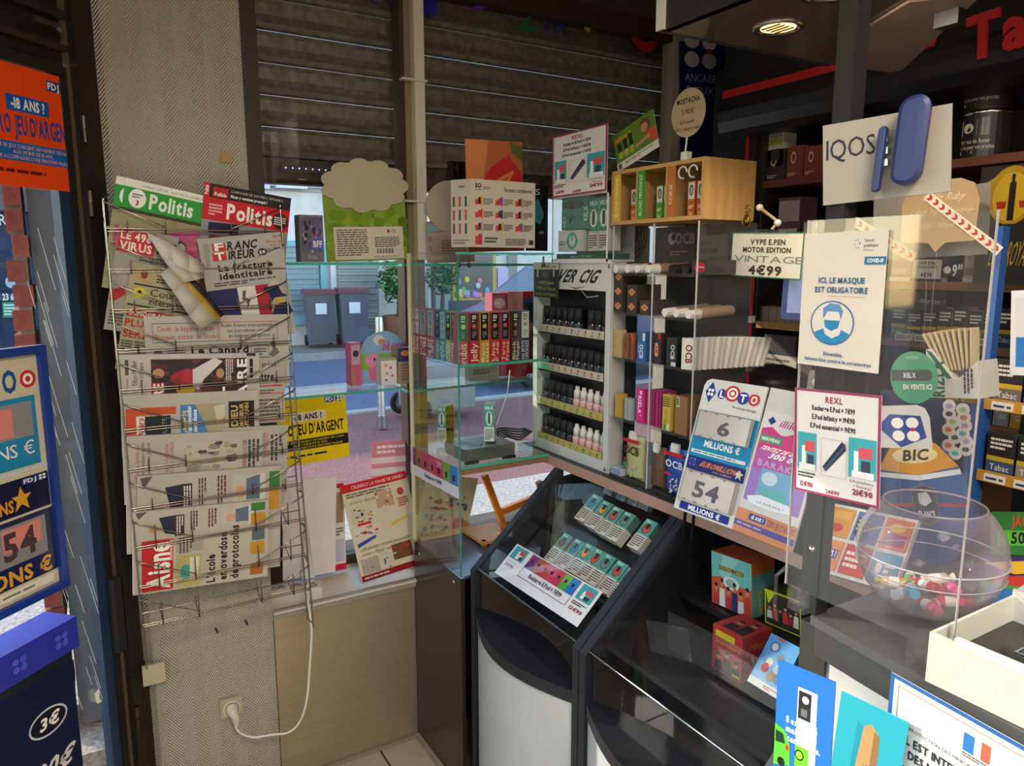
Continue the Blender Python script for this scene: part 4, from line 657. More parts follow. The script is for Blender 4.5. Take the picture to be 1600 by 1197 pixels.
for lab, a, c, tc, bc, d, t in (('first side-facing box, pink and white, nearest the window post', 640, 645, '#e3c6c6', '#c9406a', '#b0303a', ['PECHE']), ('orange box second from the window post', 645, 650.5, '#d9a0a0', '#dd6a2c', '#c43a2a', ['FRAISE']), ('white backed red box third from the window post', 650.5, 656, '#dcd4d0', '#c9433a', '#c43a3a', ['CERISE']), ('wide grey and red box among the side-facing boxes', 656, 668, '#a39a94', '#a83a44', '#a06a60', ['POM', 'ME']), ('grey and crimson box beside the wide one', 668, 680, '#b5aea8', '#a8404a', '#8a8a8a', ['MURE']), ('dark teal box among the side-facing boxes', 681.5, 688, '#1f3a3c', '#1f6a6c', '#3a8a8a', ['MYSORE']), ('white topped teal box with vertical lettering', 688, 697, '#b8c4c0', '#2a8a92', '#8a9a98', ['MENTHE']), ('dark box with yellow foot among the side-facing boxes', 697, 705.5, '#2a2f30', '#b5a52c', '#d9c83a', ['CITRON']), ('dark box with pink foot at the glass corner', 705.5, 712.5, '#2a3a3a', '#b86a72', '#d98a7a', ['LITCHI'])):
    flavour(lab, a, c, ('X', XC+.008), (0, -1, 0), tc, bc, d, t, '#ece4dc', K_ if tc > '#8' else W_)
for lab, a, c, tc, bc, d, t in (('green and cream box behind the cabinet corner edge', 716, 733, '#2f6a52', '#b84650', '#c9bfa2', ['rubis']), ('black topped red box with jelly lettering', 734, 749, '#1d1b1c', '#b8283a', '#d8475a', ['Jelly']), ('black topped mustard box with nuts lettering', 750, 765.5, '#1d1b1c', '#c9862a', '#d99a2a', ['Bana', 'nuts']), ('black topped scarlet box with peach lettering', 766.5, 781.5, '#1d1b1c', '#bd2c34', '#d86a4a', ['Une', 'Pêche']), ('black topped crimson box with strawberry lettering', 782.5, 797, '#1d1b1c', '#bb2438', '#d8404a', ['Tarte', 'Fraise']), ('black topped brown box in the front row', 799, 812.5, '#241c1a', '#4a332a', '#b86a3a', ['Black', 'Manger']), ('white topped navy box at the right end of the front row', 813.5, 828, '#c9bfb2', '#26285c', '#8a8078', ['MA PETITE', 'LIMONADE'])):
    flavour(lab, a, c, ('Y', YC+.012), (1, 0, 0), tc, bc, d, t, '#e4d6bc', K_ if tc > '#8' else W_)
# boxes standing on the shelf behind
for lab, px, py, w, h, c in (('red carton lying behind the navy flavour box', 806, 586, .045, .045, '#b3262e'), ('white carton with safety marks behind the flavour boxes', 735, 590, .11, .05, '#c9c2b8')):
    p = U(px, py, ('Y', 2.15)); slab('carton', lab, 'box', frame((p.x, 2.15, 1.1605), *FY), w, h, .04, [Ln(.1, .2, .8, .6, 3), R(.6, .15, .9, .5, '#d96a80' if 'red' in lab else '#b0a89e')], c, 'card')
rl = lambda w: [R(0, 0, 1, .6, '#4f9a94'), T('RELX', .1, .05, .9, .13, W_), E(.5, .38, .34, .2, '#cfe0dc'), R(.4, .22, .6, .52, '#3a4a4c'), R(.0, .62, 1, 1, '#e3e0da'), Ln(.08, .66, .92, .96, 7, '#2c2a28')]
ex = thing('adapter_box', 'flat grey metal box on the bottom cabinet shelf', 'box', (1.0, 1.83, 1.0))
M().box((-.10, -.075, .006), (.06, .05, .042), '#8f8d88').build('case', 'metal', ex); M().box((-.10, -.08, .0), (-.06, -.07, .008), '#1c1a18').box((.02, -.08, 0), (.06, -.07, .008), '#1c1a18').build('foot', 'rubber', ex); M().tube([(-.09+.01*i, -.02+.03*math.sin(i*.9), .045) for i in range(8)], .0016, '#a9a8a6').build('loose_wire', 'metal', ex)
slab('vape_box', 'white and teal box standing on the flat grey metal box', 'box', frame((.985, 1.80, 1.047), (.8, -.6, 0), (0, 0, 1)), .028, .107, .052, rl(0), '#c9ccc8', 'card', side={'r': [E(.35, .12, .1, .03, '#5a5a58'), Ln(.3, .4, .7, .85, 3, '#a09e98'), *fr(.3, .33, .72, .9, '#9a9892', .02, .01)]})
st_ = thing('display_stand', 'small clear round stand inside the cabinet under an olive box', 'stand', (.915, 1.90, 1.0)); M().lathe([(0, .012), (.03, .01), (.032, 0)], '#d8d6d0', 18).build('disc', 'plastic', st_); M().tube([(0, 0, .01), (0, 0, .03)], .008, '#d8d6d0').build('stem', 'plastic', st_)
slab('vape_box', 'teal and olive box standing on the small round stand', 'box', frame((.898, 1.925, 1.031), (.55, -.83, 0), (0, 0, 1)), .028, .107, .045, rl(0), '#c9ccc8', 'card', side={'r': [R(0, 0, 1, 1, '#8a8226'), R(.1, .25, .3, .45, '#2f3a30'), R(.4, .25, .6, .45, '#2f3a30'), R(.7, .25, .9, .45, '#2f3a30'), P('#2a352e', (0, .6), (1, .68), (1, .85), (0, .8))]})
m = M().tube(spline([(1.005, 1.80, 1.046), (1.07, 1.86, 1.10), (1.12, 1.9, 1.16), (1.16, 1.95, 1.22)]), .002, '#d9d4d0'); tag(m.build('thin_cable', 'plastic'), 'thin white cable rising from the grey metal box in the cabinet', 'cable')
m = M()
for k in range(5): m.tube(spline([(1.06+.01*k, 1.86+.02*k, 1.004), (1.10, 1.88+.01*k, 1.03+.004*k), (1.14, 1.86, 1.02+.008*k), (1.165, 1.83+.01*k, 1.05)]), .003, '#1a1917')
tag(m.build('cable_bundle', 'rubber'), 'tangle of black cables behind the bottle display', 'cables')
# chair and carton under the cabinet shelf
ch = thing('wooden_chair', 'orange wooden chair frame seen under the cabinet shelf', 'chair', (1.05, 1.97, .68)); chm = Matrix.Translation((-1.05, -1.97, -.68)); WD = '#b9691c'
pA, pB = U(757, 742, ('Y', 1.97)), U(792, 835, ('Y', 1.97)); pC = U(842, 775, ('Y', 1.97))
M().bar(pA, pB, .018, .018, WD).build('back_post', 'wood', ch, chm); M().bar(U(782, 800, ('Y', 1.968)), pC, .016, .02, WD).build('rail', 'wood', ch, chm)
M().bar(pC+Vector((.0, 0, .05)), pC+Vector((.045, 0, -.1)), .018, .018, WD).build('back_post', 'wood', ch, chm); M().box((1.03, 1.90, .69), (1.17, 2.04, .70), '#c58a4a').build('seat', 'wood', ch, chm)
for x, y in ((1.035, 1.905), (1.16, 1.905)): M().box((x, y, .681), (x+.014, y+.014, .70), WD).build('leg', 'wood', ch, chm)
cbx = thing('carton', 'open cardboard box in the sun behind the wooden chair', 'box', (.98, 2.16, .553)); 
for a, c in (((-.07, -.05, 0), (.12, -.045, .12)), ((-.07, .06, 0), (.12, .065, .15)), ((-.07, -.05, 0), (-.065, .06, .13)), ((.115, -.05, 0), (.12, .06, .13)), ((-.07, -.05, 0), (.12, .06, .004))): M().box(a, c, '#c39a68').build('carton_panel', 'paper', cbx)
M().add([(-.07, -.05, .12), (.12, -.05, .12), (.12, -.11, .1), (-.07, -.10, .09)], [(0, 1, 2, 3)], '#cfa878').build('carton_flap', 'paper', cbx)
# brochures on top of the cabinet
pr9 = []
for r in range(3):
    for c in range(3): x, y = .06+c*.31, .24+r*.19; pr9 += [R(x, y+.05, x+.05, y+.13, '#c4404a'), R(x+.045, y+.02, x+.085, y+.12, ['#2a2a2c', '#b83a4a', '#3a3a3c'][(r+c) % 3]), R(x+.085, y, x+.11, y+.14, ['#c9862a', '#7a3a9a', '#c9403a', '#2a3a4a', '#c97a9a'][(r*2+c) % 5]), Ln(x+.125, y+.03, x+.27, y+.13, 4, '#5a5450')]
pr9 += [R(.06, .83, .12, .96, '#c4404a'), R(.11, .8, .16, .96, '#a83a44'), Ln(.2, .84, .4, .94, 2), T('SO', .06, .06, .15, .12, K_), T('GOOD', .06, .14, .15, .16, K_, 0), Ln(.18, .1, .3, .15, 2, '#8a847c'), T('Saveurs complexes.', .5, .1, .95, .16, '#2a2623', 0), Ln(.52, .86, .85, .97, 4, '#6a645e'), R(.9, .88, .97, .95, '#3a3634')]
bro = sheet('flavour_brochure', 'white brochure with rows of small bottles standing on the glass cabinet', 'brochure', [(737, 276), (833, 289), (839, 385), (735, 389)], ('Y', 1.80), pr9, '#c2b6a6', .002, 'card')
bh_ = fit([(737, 276), (833, 289), (839, 385), (735, 389)], ('Y', 1.80))[2]; slab('left_leaf', None, None, Matrix.Rotation(math.radians(-66), 4, 'Y') @ Matrix.Translation((-.07, 0, 0)), .07, bh_, .002, [R(.1+.3*c, .25+.2*r, .2+.3*c, .4+.2*r, '#b8444a' if (r+c) % 2 else '#4a4444') for r in range(3) for c in range(3)]+[Ln(.4, .08, .9, .14, 1, '#7a7068'), Ln(.1, .88, .9, .96, 2, '#7a7068')], '#b9ad9d', 'card', parent=bro)
sheet('photo_card', 'red photo card of lighters and a notebook standing on the cabinet', 'card', [(728, 217), (815, 222), (820, 392), (731, 394)], ('Y', 1.90), [R(0, 0, 1, 1, '#a85a34'), P('#b4242a', (.25, .42), (.4, .25), (.75, .12), (1, .3), (1, .6), (.2, .6)), P('#c77a4a', (0, 0), (.4, 0), (.25, .5), (0, .5)), P('#c9763a', (.4, .38), (.82, .26), (.84, .29), (.42, .42)), P('#d9843c', (.55, .42), (.8, .3), (.78, .33), (.62, .46)), P('#5a5a2c', (.78, 0), (1, .04), (1, .18), (.8, .1))], '#a85a34', .002, 'gloss')
sheet('black_pouch', 'black foil pouch with teal print standing behind the brochure', 'pouch', [(828, 288), (850, 290), (862, 392), (822, 392)], ('Y', 1.86), [P('#2f6a78', (.2, .3), (.5, .2), (.8, .45), (.6, .6), (.3, .55)), R(.2, .62, .35, .68, '#7a8a8c'), R(.2, .74, .35, .8, '#7a8a8c'), R(.55, .7, .8, .74, '#5a6a6c'), T('S', .35, .06, .6, .15, '#9ab0b4', 0)], '#17171a', .012, 'gloss')
# ================================================================== COUNTER VITRINES
XV, ZF, XT, ZL = .89, .715, 1.17, .965
GN = Vector((-(ZL-ZF), 0, XT-XV)).normalized(); GS = Vector((XT-XV, 0, ZL-ZF)).normalized(); GP = (XV, 0, ZF)
BK = '#1d2028'
def vitrine(lab, y0, y1, deck=None):       # y0 nearer the camera
    t = thing('counter_vitrine', lab, 'display case', (1.1, (y0+y1)/2, 0), 'black sloping vitrines of the counter'); mm = Matrix.Translation((-1.1, -(y0+y1)/2, 0)); fw = .022
    def pt(nm, m, k): return m.build(nm, k, t, mm)
    for ya, yb_ in ((y1-fw, y1), (y0, y0+fw)):
        pt('side_frame', M().prismy([(XV, 0), (XV+.03, 0), (XV+.03, ZF-.012), (XT+.014, ZL-.03), (XT+.014, ZL), (XT-.004, ZL), (XV, ZF)], ya, yb_, BK), 'satin')
        pt('side_panel', M().prismy([(XV+.03, .05), (1.5, .05), (1.5, ZL), (XT+.014, ZL-.03), (XV+.03, ZF-.012)], ya+.004, yb_-.004, '#191a1f'), 'plastic')
    a = Vector(GP)+GS*.012+GN*-.004; c = Vector((XT, 0, ZL))+GN*-.004
    m = M(); m.add([(a.x, y0+fw, a.z), (a.x, y1-fw, a.z), (c.x, y1-fw, c.z), (c.x, y0+fw, c.z)], [(0, 1, 2, 3)], W_); pt('slope_glass', m, 'glass')
    m = M(); m.add([(XV+.012, y0+fw, .605), (XV+.012, y1-fw, .605), (XV+.012, y1-fw, ZF+.006), (XV+.012, y0+fw, ZF+.006)], [(0, 1, 2, 3)], W_); pt('front_glass', m, 'glass')
    m = M(); m.tube([(XV+.012, y0+fw, ZF+.006), (XV+.012, y1-fw, ZF+.006)], .003, '#7f8a92'); pt('glass_edge', m, 'chrome')
    arc = [(XV+.004-.085*math.sin(math.pi*(.08+.84*i/16))+.085*math.sin(math.pi*.08), y0+fw+(y1-y0-2*fw)*i/16) for i in range(17)]
    pt('sill', M().prism(arc+[(XV+.06, y1-fw), (XV+.06, y0+fw)], .575, .605, '#191b21'), 'satin')
    ac2 = [(x+.006, y) for x, y in arc]
    pt('front_panel', M().prism(ac2+[(XV+.05, y1-fw), (XV+.05, y0+fw)], .08, .575, '#b4b3b0'), 'satin')
    pt('plinth', M().box((XV+.03, y0+fw, 0), (XV+.06, y1-fw, .08), '#15151a'), 'plastic')
    pt('floor_deck', M().box((XV+.03, y0+fw, .585), (1.02, y1-fw, .60), '#1a1b20'), 'dusty'); pt('riser', M().box((1.02, y0+fw, .585), (1.03, y1-fw, .74), '#15161a'), 'plastic')
    if deck: pt('middle_deck', M().box((XV+.05, y0+fw, .722), (1.17, y1-fw, .735), '#17181d'), 'dusty'); pt('upper_deck', M().box((1.16, y0+fw, .785), (1.29, y1-fw, .80), '#16171b'), 'plastic')
    else: pt('upper_deck', M().box((1.02, y0+fw, .73), (1.3, y1-fw, .742), '#16171b'), 'plastic')
    pt('back_panel', M().box((1.29, y0+fw, .05), (1.3, y1-fw, .96), '#121318'), 'plastic')
    return t
V1 = vitrine('black sloping vitrine full of small vape packs beside the glass cabinet', 1.205, 1.71)
vitrine('black sloping vitrine holding card boxes next to the grey post', .70, 1.202, True)
wt = thing('counter_ledge', 'pale brown ledge board along the top of the vitrines', 'worktop', (1.3, 1.3, .966))
M().box((-.125, -.62, .0), (.24, .62, .026), '#1b1a1a').build('board', 'satin', wt); M().box((-.13, -.62, .0), (-.125, .62, .026), '#a98574').build('edge_band', 'satin', wt)
# inner steps of the first vitrine
for k, off in ((0, .062), (1, .058)):
    a = Vector((XV+.03, 0, ZF))+GS*(.05+.17*k)-GN*off; c = a+GS*.15; m = M()
    m.add([(a.x, 1.23, a.z-.004), (a.x, 1.685, a.z-.004), (c.x, 1.685, c.z-.004), (c.x, 1.23, c.z-.004)], [(0, 1, 2, 3)], '#1c1c20'); o = m.build('pack_step', 'plastic', V1, Matrix.Translation((-1.1, -1.4575, 0))); o.modifiers.new('t', 'SOLIDIFY').thickness = .004
def vpack(cc, acc): return [R(0, 0, 1, .52, cc), T('RELX', .1, .03, .6, .1, '#cfe0dc', 1), E(.5, .3, .36, .17, '#39504f'), E(.5, .3, .3, .14, acc), R(.36, .14, .64, .3, '#26282b'), R(0, .53, 1, 1, '#cfc8c0'), Ln(.06, .56, .94, .96, 6, '#3a3634')]
VP = [('#4a9088', '#2f6f94'), ('#4f8f88', '#7a3a3a'), ('#4f9a90', '#c04a42'), ('#4a9088', '#6a7a78'), ('#55948c', '#c0483a'), ('#4a8f86', '#d98a2a')]
ORD = ['first', 'second', 'third', 'fourth', 'fifth', 'sixth', 'seventh', 'eighth']
def packs(row, pts, off, w, h, d, vdir=GS, lay=True):
    pl = (Vector(GP)-GN*off, GN)
    for i, (x, y) in enumerate(pts):
        p = U(x, y, pl) if lay else U(x, y, ('X', 1.235)); k = (i*5+len(pts)) % 6
        slab('vape_pack', '%s vape pack from the left in the %s row of the vitrine' % (ORD[i], row), 'pack', frame(p, (0, -1, 0), vdir), w, h, d, vpack(*VP[k]), '#a9a49e', 'card', group='vape packs in the vitrine', key='vp%d%s' % (k, lay), side={'r': [R(0, 0, 1, .5, '#7a4a3a' if k == 1 else '#3a6a64'), R(0, .5, 1, 1, '#b5aea6')]})
packs('front', [(850, 872), (868, 882), (884, 890), (899, 899), (914, 908), (932, 920), (948, 932)], .045, .038, .088, .022)
packs('upper', [(897, 809), (913, 820), (929, 830), (946, 839), (979, 852), (1004, 864)], .03, .040, .085, .026)
packs('back', [(942, 772), (962, 780), (980, 788), (995, 799)], 0, .034, .075, .02, Vector((.35, 0, .94)), False)
mw, w, h = fit([(810, 851), (942, 925), (901, 980), (771, 893)], (Vector(GP)-GN*.010, GN))
slab('price_card', 'white price card with rainbow strip lying inside the vitrine glass', 'card', mw, w, h, .001, [R(.02, .04, .18, .42, '#3f9aa4'), R(.08, .15, .14, .38, '#e6e2e0'), R(.1, .12, .16, .24, '#c8505a'), R(.12, .28, .16, .38, '#3a3f50'), T('+ Recharge', .03, .48, .15, .52, K_, 0), T('21€90', .03, .58, .14, .66, '#8a2a44'), *fr(.23, .03, .8, .74, '#8a3a54', .006, .015)]+[R(.235+.08*i, .05, .235+.08*(i+1), .46, c) for i, c in enumerate(['#7a3a7e', '#a85a48', '#c04a4e', '#c8556e', '#c0405e', '#6fa84a', '#2f7cc0'])]+[R(.235+.08*i, .28, .235+.08*(i+1), .46, c) for i, c in enumerate(['#5e2f70', '#9a4a3e', '#b83f48', '#c03a5a', '#b5305a', '#4f9a3c', '#2468b8'])]+[E(.275+.08*i, .22, .015, .05, '#2a2630') for i in range(7)]+[T('Recharge E.Pod = 7€99', .34, .53, .72, .64, '#2a2428'), R(.83, .04, .98, .44, '#3f9aa4'), R(.87, .2, .9, .4, '#e6e2e0'), R(.89, .14, .96, .26, '#c8505a'), R(.9, .3, .95, .4, '#3a3f50'), Ln(.83, .5, .97, .6, 2, '#4a4448'), T('12€90', .84, .66, .97, .74, '#8a2a44')], '#e2dfe6', 'card')
# second vitrine: card boxes
def facex(lab, q, X, d, ops, c, nm='card_box', z=None, side=None, top=None, m='card', group=None, cat='box'):
    mw, w, h = fit(q, ('X', X))
    if z is not None: mw.translation.z = z
    return slab(nm, lab, cat, mw, w, h, d, ops, c, m, side=side, top=top, group=group)
def crowd(x0, y0, x1, y1, cols, n, skin='#b98a6c'):
    o = []
    for i in range(n): x = x0+(x1-x0)*(i+.5)/n; w = (x1-x0)/n*.5; yy = y0+(y1-y0)*(.1 if i % 2 else .3); o += [P(cols[i % len(cols)], (x-w, y1), (x-w*.8, yy+(y1-y0)*.3), (x+w*.8, yy+(y1-y0)*.3), (x+w, y1)), E(x, yy+(y1-y0)*.12, w*.5, (y1-y0)*.13, skin), E(x, yy+(y1-y0)*.04, w*.52, (y1-y0)*.07, '#2a211c')]
    return o
facex('tall teal and orange football card box at the back of the vitrine', [(1114, 853), (1177, 878), (1173, 958), (1111, 935)], 1.18, .07, [R(0, 0, 1, .5, '#6fb0ac'), P('#c9523a', (0, .5), (.5, .35), (.2, .8), (1, .9), (1, 1), (0, 1)), P('#8fc4be', (.3, 0), (.7, 0), (.4, .5), (.2, .4)), R(.2, .22, .8, .3, '#3a2a22'), T('FOOTBALL CARDS', .22, .23, .78, .29, '#e0b23a'), E(.5, .5, .2, .12, '#d8e0e0'), E(.5, .5, .14, .08, '#9aa8aa')]+crowd(.04, .42, .98, 1, ['#b83a34', '#d8d2cc', '#b8343a', '#2a3560', '#d2cdc8'], 6), '#c9562e', z=.801, side={'r': [R(0, 0, 1, .22, '#c85a2c'), R(0, .22, 1, 1, '#5f8f8a'), T('MEGA', .3, .5, .6, .95, '#b0a83a', 1, 90)]})
facex('yellow edged black football box at the right of the vitrine', [(1195, 916), (1252, 940), (1252, 993), (1196, 972)], 1.205, .06, [*fr(0, 0, 1, 1, '#b8bf2a', .03, .04), P('#b8bf2a', (.03, .04), (.3, .04), (.1, .4))]+crowd(.06, .25, .95, .8, ['#c9c4bc', '#b8343a', '#24242a', '#b8302c', '#8a2a2a'], 6), '#20211c', z=.801, top=[R(0, 0, 1, 1, '#3a3c1c'), P('#b8bf2a', (.1, 0), (.3, 0), (.8, 1), (.6, 1))])
facex('red sticker box with three cloaked children in the front of the vitrine', [(1113, 975), (1162, 1001), (1156, 1070), (1113, 1043)], 1.065, .085, [R(.1, .08, .75, .22, '#c9b72a'), T('Sorciers', .1, .28, .95, .36, '#d2a23a', 0), *crowd(.08, .42, .96, .97, ['#2a2326', '#241f24', '#2c2528'], 3), R(.7, .88, .95, .93, '#d2b52a')], '#a8262c', z=.736, side={'r': [T('Magie', .2, .2, .9, .32, '#c98a3a', 0, 0, .1), P('#c4c0b8', (.3, .5), (.35, .48), (.5, .8), (.46, .82))]}, top=[*crowd(.2, .1, .9, .9, ['#2a2326', '#302428'], 2)])
bpw = fit([(1203, 989), (1252, 1012), (1214, 1094), (1170, 1064)], ((1.06, .9, .755), (-.80, 0, .6)))
slab('activity_case', 'bright blue children activity case leaning beside the red box', 'case', bpw[0], bpw[1], bpw[2], .02, [E(.3, .2, .15, .1, '#3a5aa8'), E(.3, .2, .1, .07, '#c9c4bc'), R(.25, .02, .5, .06, '#c9522a'), *[E(x, y, .11, .09, c) for x, y, c in ((.6, .35, '#8a7a6a'), (.35, .5, '#c9c4be'), (.65, .55, '#b9b4b0'), (.3, .62, '#b83a34'), (.55, .72, '#a8825a'), (.75, .7, '#6a7a9a'))], R(0, .86, 1, 1, '#d8d4d6'), Ln(.5, .9, .95, .97, 2, '#a83a44')], '#2a86c4', 'gloss')
for lab, q in (('clear divider pane in the front of the second vitrine', [(1013, 997), (1077, 1040), (1076, 1064), (1012, 1068)]), ('clear divider pane behind the first one in the vitrine', [(1045, 953), (1215, 1050), (1215, 1110), (1044, 1018)])):
    mw, w, h = fit(q, ('X', 1.0 if 'front' in lab else 1.04)); o = M().box((0, 0, 0), (w, h, .002), W_).build('divider_pane', 'acrylic', None, mw); mw2 = o.matrix_basis.copy(); mw2.translation.z = .736; o.matrix_local = mw2; tag(o, lab, 'divider')
# ================================================================== ON THE COUNTER LEDGE
XD = 1.2
ZC = .992
# bottle display
y0, y1 = U(833, 550, ('X', XD)).y, U(953, 550, ('X', XD)).y; DW = y0-y1; DH = 1.552-ZC
bd = thing('bottle_display', 'white framed bottle display with four stepped rows on the counter', 'display', mw=frame((XD, y0, ZC), *FX))
for a, c in (((0, 0, -.05), (DW, .03, 0)), ((0, .03, -.05), (.022, DH, 0)), ((DW-.022, .03, -.05), (DW, DH, 0)), ((.022, DH-.075, -.05), (DW-.022, DH, 0))): M().box(a, c, '#c7c4c0').build('frame_bar', 'satin', bd)
M().box((.022, .03, -.05), (DW-.022, DH-.075, -.047), '#0d0d0f').build('back_panel', 'plastic', bd); M().box((0, 0, -.09), (DW, DH, -.05), '#17171a').build('rear_case', 'plastic', bd)
prnt([T('SILVER CIG', .1, .28, .9, .72, '#2a2828', 1, 0, .12), P('#2a2828', (.5, .86), (.62, .93), (.8, .84), (.62, .97))], DW*.84, .075).build('header_print', 'ink', bd, Matrix.Translation((DW*.06, DH-.075, .0)))
for x, y in ((.01, .01), (DW-.01, .01), (DW-.01, DH-.01)): M().lathe([(0, .003), (.005, .002), (.006, 0)], '#8a867f', 8).build('screw', 'metal', bd, Matrix.Translation((x, y, 0)))
rows = [U(842, y, ('X', XD)).z for y in (517, 575, 630, 685)]
def bottle(body, cap, label, white):
    t = obj('liquid_bottle', None)
    M().lathe([(0, 0), (.0105, 0), (.0115, .002), (.0115, .032), (.0085, .036), (0, .036)], body, 14).build('body', 'gloss', t)
    M().lathe([(.0117, .006), (.0117, .028)], label, 14).build('label', 'card', t)
    if white: M().lathe([(0, .036), (.0095, .036), (.0095, .054), (.006, .058), (.005, .066), (0, .066)], cap, 12).build('cap', 'plastic', t)
    else: M().lathe([(0, .034), (.0105, .034), (.0102, .066), (0, .067)], cap, 14).build('cap', 'rubber', t)
    return t
protos = [bottle('#1a1a1c', '#141416', c, 0) for c in ('#2a2224', '#3a1d22', '#1f2f2a', '#2a3a40')]+[bottle('#d2a39a', '#cfc9c4', '#c99a94', 1)]
used = set(); rown = ['top', 'second', 'third', 'bottom']
for r, zz in enumerate(rows):
    loc = zz-ZC
    M().box((.024, loc-.006, -.048), (DW-.024, loc, -.004), '#131315').build('shelf', 'plastic', bd)
    lc = '#c3b6a2' if r < 2 else '#b5a85c'
    o = M().box((.026, loc, -.004), (DW-.03, loc+.022, -.002), lc).build('label_strip', 'card', bd)
    prnt([q for i in range(10) for q in (E(.055+i*.099, .38, .014, .16, ['#b8862a', '#c9962a', '#b83a34', '#3a7a4a', '#3a7a9a', '#9a5a2a'][(i*3+r*2) % 6]), Ln(.03+i*.099, .64, .08+i*.099, .84, 1, '#5a5044'))]+([R(.0, .3, .22, 1, '#6ac0a0')] if r == 1 else []), DW-.056, .022).build('strip_print', 'ink', bd, Matrix.Translation((.026, loc, -.0018)))
    for i in range(10):
        if r == 0 and i == 6: continue
        k = 4 if (r > 1 and i > 4) else (i*7+r*3) % 4; p = protos[k]
        o = p if k not in used else copy_tree(p); used.add(k)
        o.matrix_local = bd.matrix_basis @ Matrix.Translation((.045+i*(DW-.09)/9, loc+.001, -.022)) @ Matrix.Rotation(-math.pi/2, 4, 'X') @ Matrix.Scale(1.12, 4)
        tag(o, ('white capped pink bottle' if k == 4 else 'black dropper bottle')+', '+['first', 'second', 'third', 'fourth', 'fifth', 'sixth', 'seventh', 'eighth', 'ninth', 'tenth'][i]+' from the left in the %s display row' % rown[r], 'bottle', 'bottles in the white framed display')
for k in range(5):
    if k not in used: [bpy.data.objects.remove(c) for c in list(protos[k].children)]; bpy.data.objects.remove(protos[k])
M().tube([(DW*.55, DH-.08, -.03), (DW*.65, DH-.095, -.02), (DW*.75, DH-.09, -.03)], .0015, '#c9c4bc').build('loose_wire', 'plastic', bd)
facex('dark hanging price sign at the corner of the bottle display', [(834, 412), (873, 412), (873, 466), (835, 463)], XD-.006, .001, [R(0, 0, 1, .17, '#c9c2b6'), T('SILVER CIG', .25, .05, .85, .13, '#3a3634', 1, 0, .1), R(.12, .08, .18, .4, '#cfcac4'), R(.78, .1, .84, .38, '#b8a86a'), E(.48, .32, .15, .08, '#5a5a58'), T('3.90€ le flacon', .2, .52, .8, .6, '#c4b83a', 0), T('9.90€ les 3 flacons', .12, .7, .88, .78, '#c4b83a', 0), T('14.90€ les 5 flacons', .08, .87, .92, .95, '#c4b83a', 0)], '#22282a', 'price_sign', cat='sign')
rexl = lambda ct: fr(0, 0, 1, 1, '#94385a', .03, .022)+[T('REXL', .38, .06, .58, .115, '#a83a4a'), T('Recharge E.Pod = 7€99', .22, .15, .72, .195, '#2a2428'), T('E.Pod Infinity = 19€90', .22, .235, .72, .28, '#2a2428'), T('E.Pod essentiel = 9€90', .2, .32, .73, .365, '#2a2428'), R(.05, .42, .28, .78, '#3f9aa4'), R(.1, .55, .15, .74, '#e6e2e0'), R(.14, .5, .26, .6, '#c8505a'), R(.17, .63, .25, .74, '#3a3f50'), R(.07, .72, .27, .78, '#dcd8d6'), Ln(.05, .8, .27, .86, 2, '#4a4448'), T('12€90', .08, .9, .24, .945, '#94283c'), R(.66, .4, .96, .76, '#3f9aa4'), R(.72, .52, .77, .72, '#e6e2e0'), R(.77, .48, .92, .58, '#c8505a'), R(.8, .6, .9, .72, '#3a3f50'), R(.7, .7, .94, .76, '#dcd8d6'), T('E.Pod Infinity', .68, .785, .94, .81, '#4a4448', 0), T('+ Recharge', .72, .825, .92, .85, '#4a4448', 0), T('21€90', .71, .87, .93, .92, '#94283c'), P('#2a3048', (.36, .72), (.58, .46), (.62, .48), (.63, .53), (.4, .76)), P('#4a5066', (.38, .73), (.6, .5), (.61, .51), (.4, .75)), T('24€90', .4, .93, .56, .965, '#94283c'), *fr(.34, .45, .64, .8, '#8a8688', .004, .003)]
mw, w, h = fit([(863, 215), (949, 192), (949, 297), (863, 309)], ('X', XD-.02)); slab('price_sheet', 'white purple edged price sheet standing above the bottle display', 'sign', mw, w, h, .001, rexl(0), '#d5cfcc', 'card')
# clear case of vape boxes
q0, q1 = U(862, 400, ('X', XD-.01)), U(949, 400, ('X', XD-.01)); cw = q0.y-q1.y; chh = U(905, 303, ('X', XD-.01)).z-1.553
cs = thing('clear_case', 'small clear case of teal vape boxes on top of the bottle display', 'case', mw=frame((XD-.01, q0.y, 1.553), *FX))
for a, c in (((0, 0, -.001), (cw, .008, 0)), ((0, chh-.006, -.001), (cw, chh, 0)), ((0, 0, -.001), (.006, chh, 0)), ((cw-.006, 0, -.001), (cw, chh, 0))): M().box(a, c, '#cfc8c4').build('border', 'plastic', cs)
M().box((0, 0, -.09), (cw, .006, -.002), '#c9c4c0').box((0, .006, -.09), (cw, chh, -.086), '#a9a6a8').build('shell', 'plastic', cs); M().box((.006, .008, -.0016), (cw-.006, chh-.006, -.0008), W_).build('pane', 'glass', cs); M().box((.01, .006, -.08), (cw-.01, .022, -.01), '#1f4a44').build('green_base', 'plastic', cs)
prnt([T('RELX STORE', .3, .3, .7, .7, '#a9c4bc', 0)], cw-.02, .016).build('base_print', 'ink', cs, Matrix.Translation((.01, .006, -.0098)))
def incase(lab, x0, y0_, x1, y1_, dz, ops, c): slab('vape_carton', lab, 'box', cs.matrix_basis @ Matrix.Translation((cw*x0, chh*y0_, -.012-dz)), cw*(x1-x0), chh*(y1_-y0_), .04, ops, c, 'card', group='vape boxes in the clear case')
